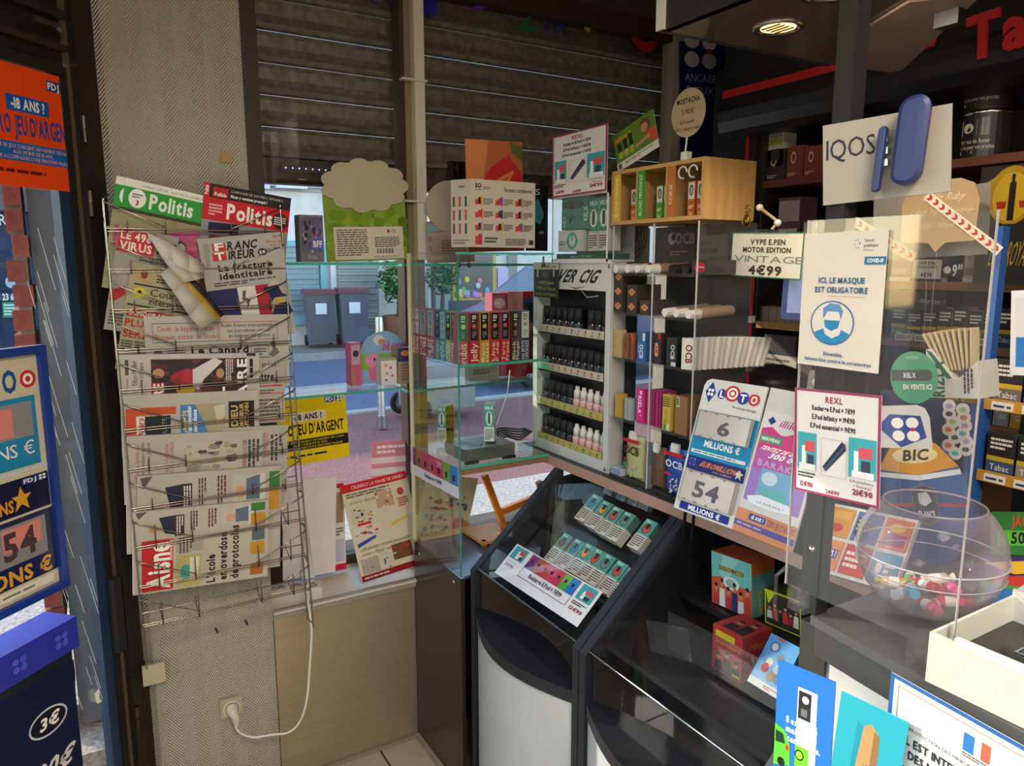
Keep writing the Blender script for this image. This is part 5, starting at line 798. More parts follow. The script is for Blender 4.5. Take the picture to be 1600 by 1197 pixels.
incase('teal carton with a grey capsule window, upper left in the clear case', .1, .49, .6, .97, .004, [E(.45, .22, .36, .13, '#4a5452'), E(.45, .22, .3, .1, '#5d6866'), T('RELX', .06, .55, .16, .9, '#a9d0c8', 1, 90), T('RELX', .82, .3, .95, .75, '#c9dcd8', 1, 90), T('i', .3, .6, .34, .8, K_)], '#3f7f78')
incase('white carton with a teal power ring, lower left in the clear case', .06, .16, .5, .48, 0, [E(.6, .5, .22, .4, '#4aa8a0'), E(.6, .5, .13, .26, '#d8d6d2'), R(.56, .12, .64, .5, '#4aa8a0'), T('Healthier Future', .05, .5, .42, .58, '#3a3a3a', 0), Ln(.05, .62, .4, .7, 1)], '#cfccc8')
for i in (0, 1): incase('%s slim teal pack on the right in the clear case' % ('inner', 'outer')[i], .62+.17*i, .16, .78+.17*i, .92, .0, [R(0, 0, 1, .62, '#3f847c'), T('RELX', .1, .06, .9, .13, '#d0e0dc'), E(.5, .38, .4, .17, '#cfdcd8'), R(.36, .24, .64, .5, '#2a3a3c'), R(0, .66, 1, 1, '#cfc4c0'), Ln(.08, .69, .92, .96, 6, '#2c2826')], '#b9b4b0')
# wooden three-bay display
wy0, wy1 = 1.515, 1.195; wz0, wz1 = 1.645, 1.777; WW = wy0-wy1; WH = wz1-wz0
wb = thing('wooden_display', 'pale plywood display box with three bays on top of the clear rack', 'display', mw=frame((XD, wy0, wz0), *FX)); PW = '#b98d55'
M().box((0, 0, -.16), (WW, .009, 0), PW).build('bottom_board', 'wood', wb); M().box((0, WH-.009, -.16), (WW, WH, 0), PW).build('top_board', 'wood', wb); M().box((.009, .009, -.16), (WW-.009, WH-.009, -.152), '#a9824e').build('back_board', 'wood', wb)
for x in (0, WW-.009): M().box((x, .009, -.16), (x+.009, WH-.009, 0), PW).build('side_board', 'wood', wb)
for x in (.092, .196): M().box((x, .009, -.15), (x+.008, WH-.009, -.002), PW).build('divider', 'wood', wb)
for x, c, t, bc in ((.009, '#c9a22a', 'BLOND ORIGINE', '#8a4a2a'), (.1, '#2f8a2c', 'BLOND MENTHOLÉ', '#6a6a3a'), (.204, '#b0642a', 'CORSÉ', '#8f4a26')):
    o = M().box((x, .009, -.004), (x+.024, WH-.009, 0), c).build('bay_label', 'card', wb); prnt([T(t, .32, .08 if len(t) > 6 else .35, .72, .92 if len(t) > 6 else .75, '#e8dcc0', 0, 90)], .024, WH-.018).build('bay_lettering', 'ink', wb, Matrix.Translation((x, .009, 0)))
    M().box((x, .01, -.1), (x+.08, WH-.01, -.098), bc).build('bay_back', 'card', wb)
for i, (x, c, nm) in enumerate(((.042, '#c4622a', 'orange'), (.068, '#c4622a', 'orange'), (.136, '#4f9a3c', 'green'), (.162, '#5a9a34', 'green'), (.241, '#b8602c', 'brown'), (.270, '#b8602c', 'brown'))):
    slab('tobacco_tin', '%s pack with an engraved face, %s of its bay in the wooden display' % (nm, ('left one', 'right one')[i % 2]), 'pack', wb.matrix_basis @ Matrix.Translation((x, .0095, -.03)), .022, .078, .02, [R(.05, .03, .95, .5, '#cfc8bc'), E(.5, .25, .28, .16, '#3c3834'), E(.52, .26, .16, .11, '#a9a298'), R(0, .52, 1, 1, c), T('sioline', .1, .56, .9, .62, '#4a2a1a', 0), Ln(.15, .68, .85, .78, 2, '#e8dcc8'), T('12g', .2, .86, .7, .95, '#ece0cc', 0)], c, 'card', group='small packs in the wooden display')
for x in (.255, .287): M().tube([(x+.013*math.cos(a*.5), WH-.028+.013*math.sin(a*.5), .002) for a in range(11)], .0022, '#c9c0b4').build('ring', 'plastic', wb)
mw, w, h = fit([(958, 212), (1022, 170), (1029, 228), (966, 271)], ('X', XD+.01))
slab('leaflet_card', 'tilted green leaflet of a gardener and lettuces on the wooden display', 'leaflet', mw, w, h, .001, [R(0, 0, 1, .8, '#5a7a2c'), P('#8aa82c', (.3, .45), (.42, .1), (.5, .4)), P('#c9a82a', (.36, .42), (.44, .15), (.46, .42)), *[R(.08+.14*i, .3-.05*i, .18+.14*i, .62, '#2a2824') for i in range(3)], *[E(.13+.14*i, .62, .07, .1, '#6aa83a') for i in range(3)], *[R(.1+.14*i, .55, .16+.14*i, .7, '#c98a3a') for i in range(3)], E(.78, .26, .12, .17, '#6a4026'), E(.75, .3, .08, .12, '#b98564'), P('#c4503a', (.72, .5), (.85, .4), (1, .45), (1, .78), (.85, .7)), P('#b98564', (.5, .6), (.84, .52), (.84, .62), (.5, .68)), R(0, .8, 1, 1, '#cfc8b8'), Ln(.2, .84, .9, .92, 2), R(.03, .83, .12, .96, '#5a5a4a'), T('Jumbatur', .02, .12, .36, .24, '#d9862a')], '#cfc8b8', 'gloss')
ms = thing('round_price_sign', 'round kraft price sign on a clear stick above the wooden display', 'sign', U(1070, 246, ('X', XD+.005))); c0 = U(1070, 246, ('X', XD+.005)); ctr = U(1075, 176, ('X', XD+.005)); rr = (U(1075, 176, ('X', XD+.005))-U(1075, 214, ('X', XD+.005))).length
fm = Matrix.Translation(-c0) @ frame(ctr, *FX)
M().prism([(rr*math.cos(a*math.pi/20), rr*math.sin(a*math.pi/20)) for a in range(40)], -.002, 0, '#b39d7c').build('disc', 'paper', ms, fm)
prnt([T('MOSTACHA', .16, .2, .84, .3, '#2e2620'), T('5.90€', .32, .42, .68, .53, '#2e2620', 0), T('Infusion', .28, .64, .7, .72, '#3a3028', 0), T('100% végétale'.replace('%', ''), .14, .79, .86, .86, '#3a3028', 0)], 2*rr, 2*rr).build('print', 'ink', ms, fm @ Matrix.Translation((-rr, -rr, 0)))
M().tube([(0, 0, .004), tuple(ctr-c0-Vector((0, 0, rr)))], .002, '#d8d4cc').build('stick', 'plastic', ms); M().box((-.004, -.009, -.006), (.012, .009, .012), '#d2ccc0').build('foot', 'plastic', ms)
# clear rack of rolling papers
AY0, AY1 = 1.503, 1.207; AX1 = 1.385; tz = [U(958, y, ('X', XD)).z for y in (428, 489, 559, 652)]
ar = thing('clear_rack', 'clear plastic rack of rolling papers beside the bottle display', 'rack', (XD, AY0, ZC)); am = Matrix.Translation((-XD, -AY0, -ZC))
def apart(nm, m, k='acrylic'): return m.build(nm, k, ar, am)
for y in (AY0, 1.352, AY1): apart('side_pane', M().box((XD, y-.0025, ZC), (AX1, y, 1.642), W_)); apart('pane_edge', M().box((XD-.001, y-.003, ZC), (XD+.001, y+.0005, 1.642), '#b9b4ae'), 'plastic')
apart('base', M().box((XD, AY1, ZC), (AX1, AY0, ZC+.004), '#3a3634'), 'plastic'); apart('back', M().box((AX1, AY1, ZC), (AX1+.004, AY0, 1.642), '#1c1a1a'), 'plastic')
for z in tz: apart('shelf', M().box((XD+.003, AY1+.002, z-.004), (AX1, AY0-.004, z), W_)); apart('shelf_lip', M().box((XD, AY1+.002, z-.004), (XD+.003, AY0-.004, z+.004), '#8f8a84'), 'acrylic')
apart('red_strip', M().box((AX1-.012, AY1-.004, ZC+.05), (AX1-.004, AY1-.0028, 1.58), '#a8222a'), 'plastic')
for z in tz[1:]: apart('bracket', M().box((AX1-.016, AY1-.01, z-.012), (AX1, AY1-.003, z+.004), '#9a958e'), 'plastic')
def onx(px, z, X=XD+.008): 
    p = U(px, 500, ('X', X)); return Vector((X, p.y, z))
def rpack(lab, px, z, w, h, d, ops, c, X=XD+.008, rot=0, nm='paper_pack', m='card', tilt=0, cat='pack'):
    p = onx(px, z, X); u = Vector((0, -1, 0)) if not rot else Vector((math.sin(rot), -math.cos(rot), 0)); v = Vector((math.sin(tilt), 0, math.cos(tilt)))
    return slab(nm, lab, cat, frame(p, u, v), w, h, d, ops, c, m, group='rolling paper packs in the clear rack')
rpack('cream carton with grey concentric arcs at the top of the clear rack', 957, tz[0], .145, .118, .004, [q for k, r in enumerate((.46, .42, .38, .34, .3, .26, .22, .18)) for q in (E(.55, .12, r, r*1.35, '#5a5048' if k % 2 else '#a8957a'),)]+[R(.1, -.0, 1, .02, '#a8957a')], '#a8957a', XD+.13, nm='arc_card')
rpack('black carton with grey letters at the top right of the clear rack', 1020, tz[0], .15, .118, .004, [E(.42, .25, .1, .13, '#8a8480'), E(.46, .22, .05, .07, '#26242a'), T('OCB', .5, .14, .95, .36, '#7a6a66'), Ln(.4, .5, .8, .62, 2, '#8a6a62')], '#1d1b1d', XD+.13, nm='logo_card')
def rolls(lab, pxs, z, r, L, c, foil):
    for i, px in enumerate(pxs):
        p = onx(px, z+r+.001, XD+.006); t = thing('paper_roll', '%s, %s from the left' % (lab, ORD[i]), 'roll', p, 'wrapped rolls in the clear rack')
        M().tube([(.012, 0, 0), (L, .012, .004)], r, c, 12).build('tube', 'card', t)
        if foil:
            rn = random.Random(px); m = M(); ring = [[(.014-.016*k, (r*(1-.12*k)+rn.uniform(-.0016, .0016))*math.cos(j*.524), (r*(1-.12*k)+rn.uniform(-.0016, .0016))*math.sin(j*.524)) for j in range(12)] for k in range(3)]
            for k in range(2): m.add(ring[k]+ring[k+1], [(j, (j+1) % 12, 12+(j+1) % 12, 12+j) for j in range(12)], '#c9c4c0')
            m.add(ring[2], [tuple(range(12))], '#d6d2ce'); m.build('foil_end', 'satin', t)
        else: M().tube([(.002, 0, 0), (.013, 0, 0)], r*.96, '#2a2626', 12).build('dark_end', 'gloss', t)
rolls('silver ended roll on the top tier of the clear rack', [969, 987, 1002, 1019], tz[0], .0125, .12, '#a37a5e', True)
rolls('black roll on the top tier of the clear rack', [1046, 1066], tz[0], .012, .12, '#2c2a2a', False)
pk = onx(1078, tz[0]+.002); slab('red_label_pack', 'dark pouch with a red oval label on the top tier of the clear rack', 'pack', frame(pk, *FX), .045, .032, .1, [E(.55, .5, .38, .36, '#b01f28'), T('spirit', .3, .4, .8, .55, '#e8dcd4', 0)], '#3a3634', 'gloss')
rolls('silver ended roll on the second tier of the clear rack', [1047, 1065, 1084], tz[1], .0125, .13, '#a8876c', True)
rn = random.Random(4)
for c_, (px, n) in enumerate(((958, 3), (979, 2), (999, 1))):
    for k in range(n): rpack('dark box with an orange seal, %s in the %s stack' % (('bottom', 'middle', 'top')[k], ('left', 'centre', 'right')[c_]), px, tz[1]+.0365*k+.001, .036, .036, .08, [E(.5, .5, .24, .24, '#c9845a'), R(.15, .42, .85, .58, '#c9845a'), T('8', .44, .4, .56, .6, '#a8302c')], '#3a3028', nm='seal_box')
def ocb(c, tc=W_): return [T('OCB', .3, .2, .75, .8, tc, 1, -90), Ln(.82, .1, .95, .5, 1, tc, 1)]
for lab, px, w, h, d, ops, c in (('speckled cream pack at the left of the third tier', 957, .034, .072, .02, [E(x/7+.05, y/9+.05, .03, .015, '#5a4a34') for x in range(7) for y in range(9) if (x*y+x) % 3 == 0], '#b89c6c'),
    ('thin brown pack beside the speckled one', 977, .012, .066, .05, [Ln(.2, .1, .8, .9, 1, '#6a3a26', 1)], '#8a5640'), ('orange edged brown pack on the third tier', 986, .012, .068, .05, [P('#c4562a', (0, 0), (1, .1), (1, .5))], '#7a4a38'),
    ('blue pack with white vertical letters', 997, .03, .074, .03, [T('OCB', .3, .42, .72, .9, '#cfd6e0', 1, -90), R(.65, .04, .95, .3, '#d2cec8'), Ln(.08, .4, .2, .9, 1, '#cfd6e0', 1)], '#2d5f9a'), ('dark pack with a peach badge', 1021, .03, .074, .03, [P('#c98a62', (.35, .3), (.6, .3), (.7, .4), (.7, .65), (.6, .75), (.35, .75), (.25, .65), (.25, .4)), T('NI', .38, .42, .6, .62, '#a8302c', 1, -90), R(.6, .0, .95, .16, '#b8242c')], '#2c2523'),
    ('black pack with white vertical letters', 1043, .034, .07, .04, [T('OCB', .45, .25, .8, .75, '#c9c6c2', 1, -90), R(.5, .84, .95, .98, '#cfcac4'), R(.05, .1, .3, .8, '#2f3c38')], '#1d1c1d')):
    rpack(lab, px, tz[2]+.001, w, h, d, ops, c)
p = onx(1067, tz[2]+.002, XD-.004)
for k in range(14):
    a = -.05-.03*k; slab('paper_pack', 'white pack with red brown letters at the front of the fan' if k == 0 else '%s white pack behind it in the fan of packs' % (ORD+['ninth', 'tenth', 'eleventh', 'twelfth', 'thirteenth', 'fourteenth'])[k-1], 'pack', frame(p+Vector((.012*k, -.0045*k, .0005*k)), Vector((.25, -1, 0)), Vector((.0+.045*k, 0, 1))), .036, .072, .006, ocb(0, '#7a2f26') if k == 0 else [], '#b9b0a6' if k % 2 else '#cbc3b9', 'card', group='fan of white packs in the clear rack')
for lab, px, w, h, d, ops, c in (('gold speckled pack on the fourth tier', 964, .026, .062, .02, [E(x/5+.1, y/8+.06, .03, .014, '#6a4a24') for x in range(5) for y in range(8) if (x+y) % 2], '#b8903a'), ('silver pack with faint letters on the fourth tier', 979, .027, .056, .02, [T('AWAKE', .3, .1, .6, .9, '#8a8a7a', 0, -90)], '#9aa0a2'),
    ('bright pink pack with white letters', 998, .026, .088, .012, [T('RIZLA*', .3, .2, .7, .8, '#f0d8e2', 1, -90), R(.5, .05, .8, .16, '#e6c2d2')], '#c92a7c'), ('yellow pack with black stripes on the fourth tier', 1040, .027, .088, .02, [R(.05, .06+.06*k, .95, .085+.06*k, '#2a2a1c') for k in range(5)]+[T('NATURE', .3, .42, .65, .8, '#8a6a1c', 0, -90), R(.2, .82, .5, .98, '#3a7a3a'), R(.55, .82, .9, .98, '#d2c8b4')], '#c4a046'), ('brown kraft pack on the right of the fourth tier', 1060, .04, .092, .05, [R(.1, .04, .35, .3, '#c9c0ac'), R(.12, .06, .3, .26, '#5a7a5a')], '#8a6038')):
    rpack(lab, px, tz[3]+.001, w, h, d, ops, c)
for k in range(5): rpack('%s slab of the pink pack bundle on the fourth tier' % ORD[k], 1014+5*k, tz[3]+.001, .007, .088, .05, [], '#a82a66' if k % 2 else '#8f2458', X=XD+.014, nm='pink_pack')
def bag(lab, px, w, h, ops, c, dep=.035):
    p = onx(px, ZC+.005); t = thing('filter_bag', lab, 'bag', mw=frame(p, *FX)); rows_ = [(0, .2), (.08, .9), (.5, 1), (.84, .8), (1, .12)]; m = M()
    ring = [[(w*(.5+.5*math.cos(j*math.pi/8)*(.96+.04*s)), h*y, -dep/2+dep/2*s*math.sin(j*math.pi/8)) for j in range(16)] for y, s in rows_]
    for k in range(4): m.add(ring[k]+ring[k+1], [(j, 16+j, 16+(j+1) % 16, (j+1) % 16)[::-1] for j in range(16)], c, True)
    m.build('pouch', 'gloss', t); prnt(ops, w*.86, h*.9).build('print', 'ink', t, Matrix.Translation((w*.07, h*.03, .0012)))
    M().box((w*.3, h*.86, -.012), (w*.62, h*1.1, -.004), '#cfc9c0').box((w*.34, h*.9, -.004), (w*.58, h*1.06, .0), '#d8d2ca').build('hang_clip', 'plastic', t)
rn = random.Random(9); stick = lambda: [P(rn.choice(['#d8d0bc', '#cfc5ae', '#c4b89c']), (x, y), (x+.12*math.cos(a), y+.08*math.sin(a)), (x+.12*math.cos(a)+.03, y+.08*math.sin(a)+.03), (x+.03, y+.03)) for x, y, a in [(rn.uniform(.3, .85), rn.uniform(.62, .92), rn.uniform(0, 6)) for _ in range(22)]]
bag('pale green filter bag with a red header at the bottom of the clear rack', 978, .07, .115, [R(0, .0, 1, .09, '#b8242c'), T('OCB', .05, .18, 1, .38, '#5a3222'), T('BIO', .02, .5, .3, .57, '#b8302c'), R(0, .6, .25, .72, '#3a7a34'), *stick()], '#a8a878')
bag('brown kraft pouch beside the pale green filter bag', 1019, .05, .105, [], '#5c4434')
bag('blue filter bag with white letters behind the jackpot sign', 1043, .075, .115, [R(0, 0, 1, .09, '#b8242c'), T('OCB', .1, .2, 1, .36, '#cfd2da'), R(.05, .5, .4, .56, '#b8302c'), *stick()], '#2a4fa8')
for k in range(3): slab('blue_booklet', '%s of three thin booklets lying at the foot of the clear rack' % ('lowest', 'middle', 'top')[k], 'booklet', frame((XD+.004, 1.498, ZC+.0045+k*.006), *FX), .04, .005, .07, [R(0, .3, 1, .7, '#3a4a8a')], '#b9bcc8', 'card', group='booklets at the rack foot')
# ================================================================== JACKPOT STAND
LP = ((1.1, 1.148, 1.017), (-.953, 0, .302))
lt = sheet('jackpot_stand', 'leaning white lottery jackpot board with two big number flips', 'sign', [(1105, 590), (1201, 606), (1144, 826), (1051, 793)], LP, [R(.02, .24, 1, .56, '#1c84b4'), R(.02, .5, .98, .585, '#1c84b4')]+[P('#1f3d8f', (.05, .1), (.14, .02), (.23, .1), (.14, .18))]+clover(.14, .1, .055, .55)+[E(.33, .1, .07, .038, '#2a3f9a'), T('L', .3, .075, .37, .125, W_), E(.5, .085, .12, .058, '#c4242c'), E(.5, .085, .085, .042, W_), T('O', .44, .06, .56, .11, '#c4242c'), E(.68, .105, .09, .045, '#2a3f9a'), T('T', .63, .08, .73, .13, W_), E(.85, .105, .085, .042, '#c4242c'), T('O', .8, .08, .9, .13, W_), T('Prochain tirage', .55, .17, .92, .19, '#3a3a44', 0), T('MILLIONS €', .25, .455, .83, .5, W_), R(.06, .535, .95, .56, '#d8e0dc'), Ln(.1, .54, .9, .555, 1, '#5a6a70'),
     R(.04, .585, .99, .685, '#1e2a6a'), *clover(.13, .63, .05, .55), P('#2a3a86', (.06, .63), (.13, .59), (.2, .63), (.13, .67)), T('EUROMILLIONS', .26, .61, .88, .645, '#d2763c', 1, 0, .08), T('my million', .5, .655, .8, .672, '#c98a5a', 0), P('#cfc9c4', (.9, .6), (.92, .62), (.97, .625), (.93, .64), (.94, .67), (.9, .65), (.86, .67), (.87, .64), (.84, .625), (.88, .62)), R(.1, .93, .92, .985, '#1e2f86'), T('MILLIONS €', .25, .94, .78, .975, W_)], '#cfccc8', .004, 'satin', shape=[(0, 1), (0, .06), (.03, .02), (.1, 0), (1, 0), (1, 1)])
lw, lh = fit([(1105, 590), (1201, 606), (1144, 826), (1051, 793)], LP)[1:]
for y0_, y1_, t, nm in ((.245, .44, '6', 'upper_flip'), (.69, .915, '54', 'lower_flip')):
    o = M().box((.1*lw, (1-y1_)*lh, .003), (.95*lw, (1-y0_)*lh, .012), '#b5aca6').build(nm, 'gloss', lt); prnt(fr(0, 0, 1, 1, '#8a8480', .012, .02)+[T(t, .42 if t == '6' else .25, .3, .66 if t == '6' else .75, .78, '#5a5a62')]+[R(.1+.22*i, .03, .15+.22*i, .06, '#4a4648') for i in range(4)]+[R(.1+.22*i, .94, .15+.22*i, .97, '#4a4648') for i in range(4)], .85*lw, (y1_-y0_)*lh, .0003).build('digits', 'ink', o, Matrix.Translation((.1*lw, (1-y1_)*lh, .012)))
for dx in (.12, .27): M().tube([(dx*lw, .02, -.012), (dx*lw, -.055, -.03)], .004, '#1a1a1e').build('wire_leg', 'metal', lt)
sheet('scratch_poster', 'pink and violet scratch game board beside the jackpot stand', 'sign', [(1203, 605), (1292, 622), (1247, 868), (1146, 827)], LP, [R(0, 0, 1, .16, '#c9c6c6'), R(.04, .16, .96, .78, '#a86aa8'), R(.04, .16, .96, .3, '#d6cfd2'), P('#c4407c', (.04, .28), (.2, .26), (.4, .31), (.6, .27), (.96, .3), (.96, .42), (.04, .42)), P('#b45aa0', (.04, .42), (.96, .42), (.96, .55), (.04, .55)), P('#9a7ac0', (.04, .55), (.96, .55), (.96, .78), (.04, .78)), T('illiko', .3, .2, .7, .25, '#b03a7a', 0, 0, .1), P('#2a3f7a', (.1, .22), (.17, .19), (.24, .22), (.17, .25)), R(.05, .32, .42, .37, '#4f8f74'), T('NOUVEAU', .08, .335, .38, .357, W_), T('TENTEZ DE GAGNER', .08, .395, .9, .42, W_, 1, 0, .08), T('300 000€', .26, .43, .92, .465, W_, 1, 0, .08), T('BARAKA', .12, .49, .82, .53, '#b8a4cc'), R(.22, .54, .78, .74, '#7aa8cc'), E(.38, .6, .13, .045, '#c4d2e0'), R(.3, .66, .7, .73, '#6ab0b4'), P('#dfe4e8', (.1, .75), (.3, .72), (.8, .73), (.86, .78), (.5, .8), (.14, .79)), T('LA BARAKA ?', .28, .76, .72, .775, '#7a5a9a', 0), R(0, .84, 1, 1, '#d08a64'), R(.22, .855, .5, .9, '#3a4a9a'), T('-18 ANS ?', .25, .865, .47, .89, W_), T("ZÉRO JEU D'ARGENT", .53, .86, .98, .9, '#8a5a6a'), R(0, .92, 1, .96, '#5a5a9a'), Ln(.05, .93, .95, .95, 1, '#c9a8a0')], '#cbc8c8', .004, 'satin')
# ================================================================== CASH COUNTER WITH GREY POST
XP, YP, ZK = .93, .664, 1.03
ct = thing('cash_counter', 'cash counter with curved dark edge and white front', 'counter', (1.1, .1, 0)); km = Matrix.Translation((-1.1, -.1, 0))
arc = [(.912-.05*math.sin(math.pi*i/14*.9), .655-1.15*i/14) for i in range(15)]
M().prism(arc+[(1.5, -.495), (1.5, .655)], ZK-.014, ZK, '#4a4a4a').build('counter_top', 'satin', ct, km)
M().prism([(x+.004, y) for x, y in arc]+[(1.5, -.495), (1.5, .655)], ZK-.06, ZK-.014, '#3b3a39').build('edge_band', 'satin', ct, km)
M().prism([(x+.012, y) for x, y in arc][:]+[(.98, -.495), (.98, .63)], .1, ZK-.06, '#c2c2be').build('front_panel', 'satin', ct, km)
M().box((.915, .628, 0), (.96, .672, ZK-.014), '#6a6964').build('corner_column', 'metal', ct, km)
M().box((.96, .60, 0), (1.5, .655, ZK-.06), '#26262a').build('side_wall', 'plastic', ct, km); M().box((.93, -.49, 0), (1.45, .6, .1), '#1b1b1e').build('plinth', 'plastic', ct, km)
po = thing('grey_post', 'dark square metal post rising from the cash counter to the canopy', 'post', (XP, YP, ZK))
M().box((-.014, -.014, 0), (.014, .014, 1.3), '#141311').build('shaft', 'rubber', po); M().lathe([(0, .003), (.005, .002), (.006, 0)], '#b9b4aa', 10).build('screw', 'chrome', po, Matrix.Translation((-.014, 0, .1)) @ Matrix.Rotation(-math.pi/2, 4, 'Y'))
# plastic screen with its notices
pa, pb_ = U(1246, 600, ('X', .915)).y, U(1503, 870, ('X', .915)).y; zt = U(1256, 345, ('X', .915)).z
ps_ = thing('clear_screen', 'clear plastic screen on the cash counter carrying two notices', 'screen', (.915, pa, ZK))
M().box((0, pb_-pa, .03), (.004, 0, zt-ZK), W_).build('pane', 'acrylic', ps_); M().box((-.0002, -.0008, .03), (.0042, .0003, zt-ZK), '#a8a4a2').build('pane_edge', 'plastic', ps_); M().box((-.0002, pb_-pa-.0003, .03), (.0042, pb_-pa+.0006, zt-ZK), '#a8a4a2').build('pane_edge', 'plastic', ps_)
for k in (.07, .8): y = (pb_-pa)*k; M().box((-.014, y-.03, .001), (.018, y, .012), '#d8d6d2').box((-.014, y-.03, .012), (-.003, y, .034), '#d8d6d2').box((.006, y-.03, .012), (.018, y, .034), '#d8d6d2').build('screen_foot', 'acrylic', ps_)
M().tube([(-.004, -.004, .06), (-.016, .004, .045), (-.012, .006, -.01), (-.01, .002, -.03)], .003, '#c9c6c0').build('hook_strap', 'acrylic', ps_)
man = [E(.42, .665, .27, .165, '#2c5f8c'), E(.42, .665, .255, .155, '#d0c8c0'), P('#2a7fb0', (.2, .74), (.32, .71), (.34, .75), (.43, .78), (.52, .75), (.54, .71), (.64, .74), (.58, .79), (.5, .815), (.42, .82), (.34, .815), (.26, .79)), E(.42, .66, .1, .085, '#d6cdc4'), P('#5a86b4', (.31, .64), (.3, .56), (.38, .52), (.5, .525), (.55, .57), (.53, .64), (.5, .58), (.36, .58)), P('#2a7fb0', (.32, .645), (.52, .645), (.5, .7), (.42, .725), (.34, .7))]
facex('mask notice with a masked figure in a blue ring on the clear screen', [(1257, 366), (1390, 358), (1371, 585), (1247, 567)], .9135, .0008, [T('Santé', .74, .055, .85, .075, '#4a4a50', 0), T('publique', .74, .09, .9, .11, '#4a4a50', 0), T('France', .74, .125, .84, .14, '#8a868a', 0), *[E(.66+.03*math.cos(i), .09+.03*math.sin(i), .006, .004, '#3a6a9a') for i in range(7)], R(.76, .18, 1, .235, '#2f6f96'), T('COVID-19', .79, .195, .97, .22, W_), T('ICI, LE MASQUE', .22, .33, .78, .37, '#3a6080'), T('EST OBLIGATOIRE', .18, .4, .82, .44, '#3a6080'), R(.35, .465, .8, .468, '#b0604a'), *man, T('Ensemble,', .34, .885, .58, .91, '#4a6a86'), T('faisons bloc contre le coronavirus', .1, .935, .92, .96, '#4a6a86')], '#cdc3b8', 'mask_notice', cat='poster')
facex('purple edged price sheet taped to the clear screen below the mask notice', [(1243, 606), (1378, 618), (1374, 796), (1240, 763)], .9135, .0008, [q if q[0] != 't' else q for q in rexl(1)], '#d2ccca', 'price_sheet', cat='sign')
# bright device sign on the post
mw, w, h = fit([(1297, 196), (1503, 157), (1471, 302), (1275, 321)], ((.91, .66, 1.7), (-.93, -.36, 0)))
iq = thing('device_sign', 'white angled sign with two raised dark blue devices fixed to the post', 'sign', mw=mw)
M().box((0, 0, -.004), (w, h, 0), '#978c7f').build('board', 'satin', iq); M().box((.02, h*.3, -.03), (.05, h*.6, -.004), '#8a847c').build('mount', 'plastic', iq)
m = prnt([T('IQOS', .03, .2, .43, .44, '#2e2e33', 0)], w, h); o = m.build('lettering', 'ink', iq); o.modifiers.new('t', 'SOLIDIFY').thickness = .003
def rounded(x0, y0, x1, y1, r, sh, n=6):
    o = []
    for cx, cy_, a0 in ((x1-r, y1-r, 0), (x0+r, y1-r, 90), (x0+r, y0+r, 180), (x1-r, y0+r, 270)):
        for k in range(n+1): a = math.radians(a0+90*k/n); x, y = cx+r*math.cos(a), cy_+r*math.sin(a); o.append((x+sh*(y-y0), y))
    return o
def pill(nm, x0, y0, x1, y1, r, z0, z1, sh=.12):
    m = M(); a = rounded(x0, y0, x1, y1, r, sh); k_ = .3*r; c = rounded(x0+k_, y0+k_, x1-k_, y1-k_, r*.7, sh); n = len(a)
    ring = [[(x, y, z0) for x, y in a], [(x, y, z1-.004) for x, y in a], [(x, y, z1-.001) for x, y in c], [(x*.6+.4*sum(p[0] for p in c)/n, y*.6+.4*sum(p[1] for p in c)/n, z1) for x, y in c]]
    for i in range(3): m.add(ring[i]+ring[i+1], [(j, (j+1) % n, n+(j+1) % n, n+j) for j in range(n)], '#1f2c5e', True)
    m.add(ring[3], [tuple(range(n))], '#1f2c5e', True); m.build(nm, 'satin', iq)
pill('charger', .57*w, .12*h, .80*w, 1.12*h, .016, .012, .03); pill('holder', .42*w, .08*h, .49*w, .84*h, .0045, .012, .022)
for y in (.38, .52, .66): M().box((.51*w, y*h, 0), (.545*w, (y+.08)*h, .014), '#b9b4b0').build('bracket', 'chrome', iq)
# glass bowl of sweets
bo = U(1452, 868, ('X', 1.06)); bo.z = ZK+.1
gb = thing('sweet_bowl', 'round clear plastic bowl of wrapped sweets on the cash counter', 'bowl', (bo.x, bo.y, ZK)); rb = .1; prof = [(0, .002)]+[(rb*math.sin(a), .1-.098*math.cos(a)) for a in [math.radians(d) for d in range(12, 146, 9)]]
M().lathe(prof, W_, 40).build('shell', 'bowlwall', gb); m = M(); rt, zt_ = prof[-1]; m.tube([(rt*math.cos(a*math.pi/16), rt*math.sin(a*math.pi/16), zt_) for a in range(33)], .0018, '#8f8490', 8); m.build('rim', 'gloss', gb)
m = M(); m.tube([((rb+.0005)*math.cos(a*math.pi/18), (rb+.0005)*math.sin(a*math.pi/18), .1) for a in range(37)], .0014, '#b9b4b8', 5); m.build('seam_ring', 'gloss', gb); m = M(); m.tube([(.0985*math.cos(a*math.pi/18), .0985*math.sin(a*math.pi/18), .078) for a in range(37)], .001, '#a89aa6', 5); m.build('seam_ring', 'gloss', gb)
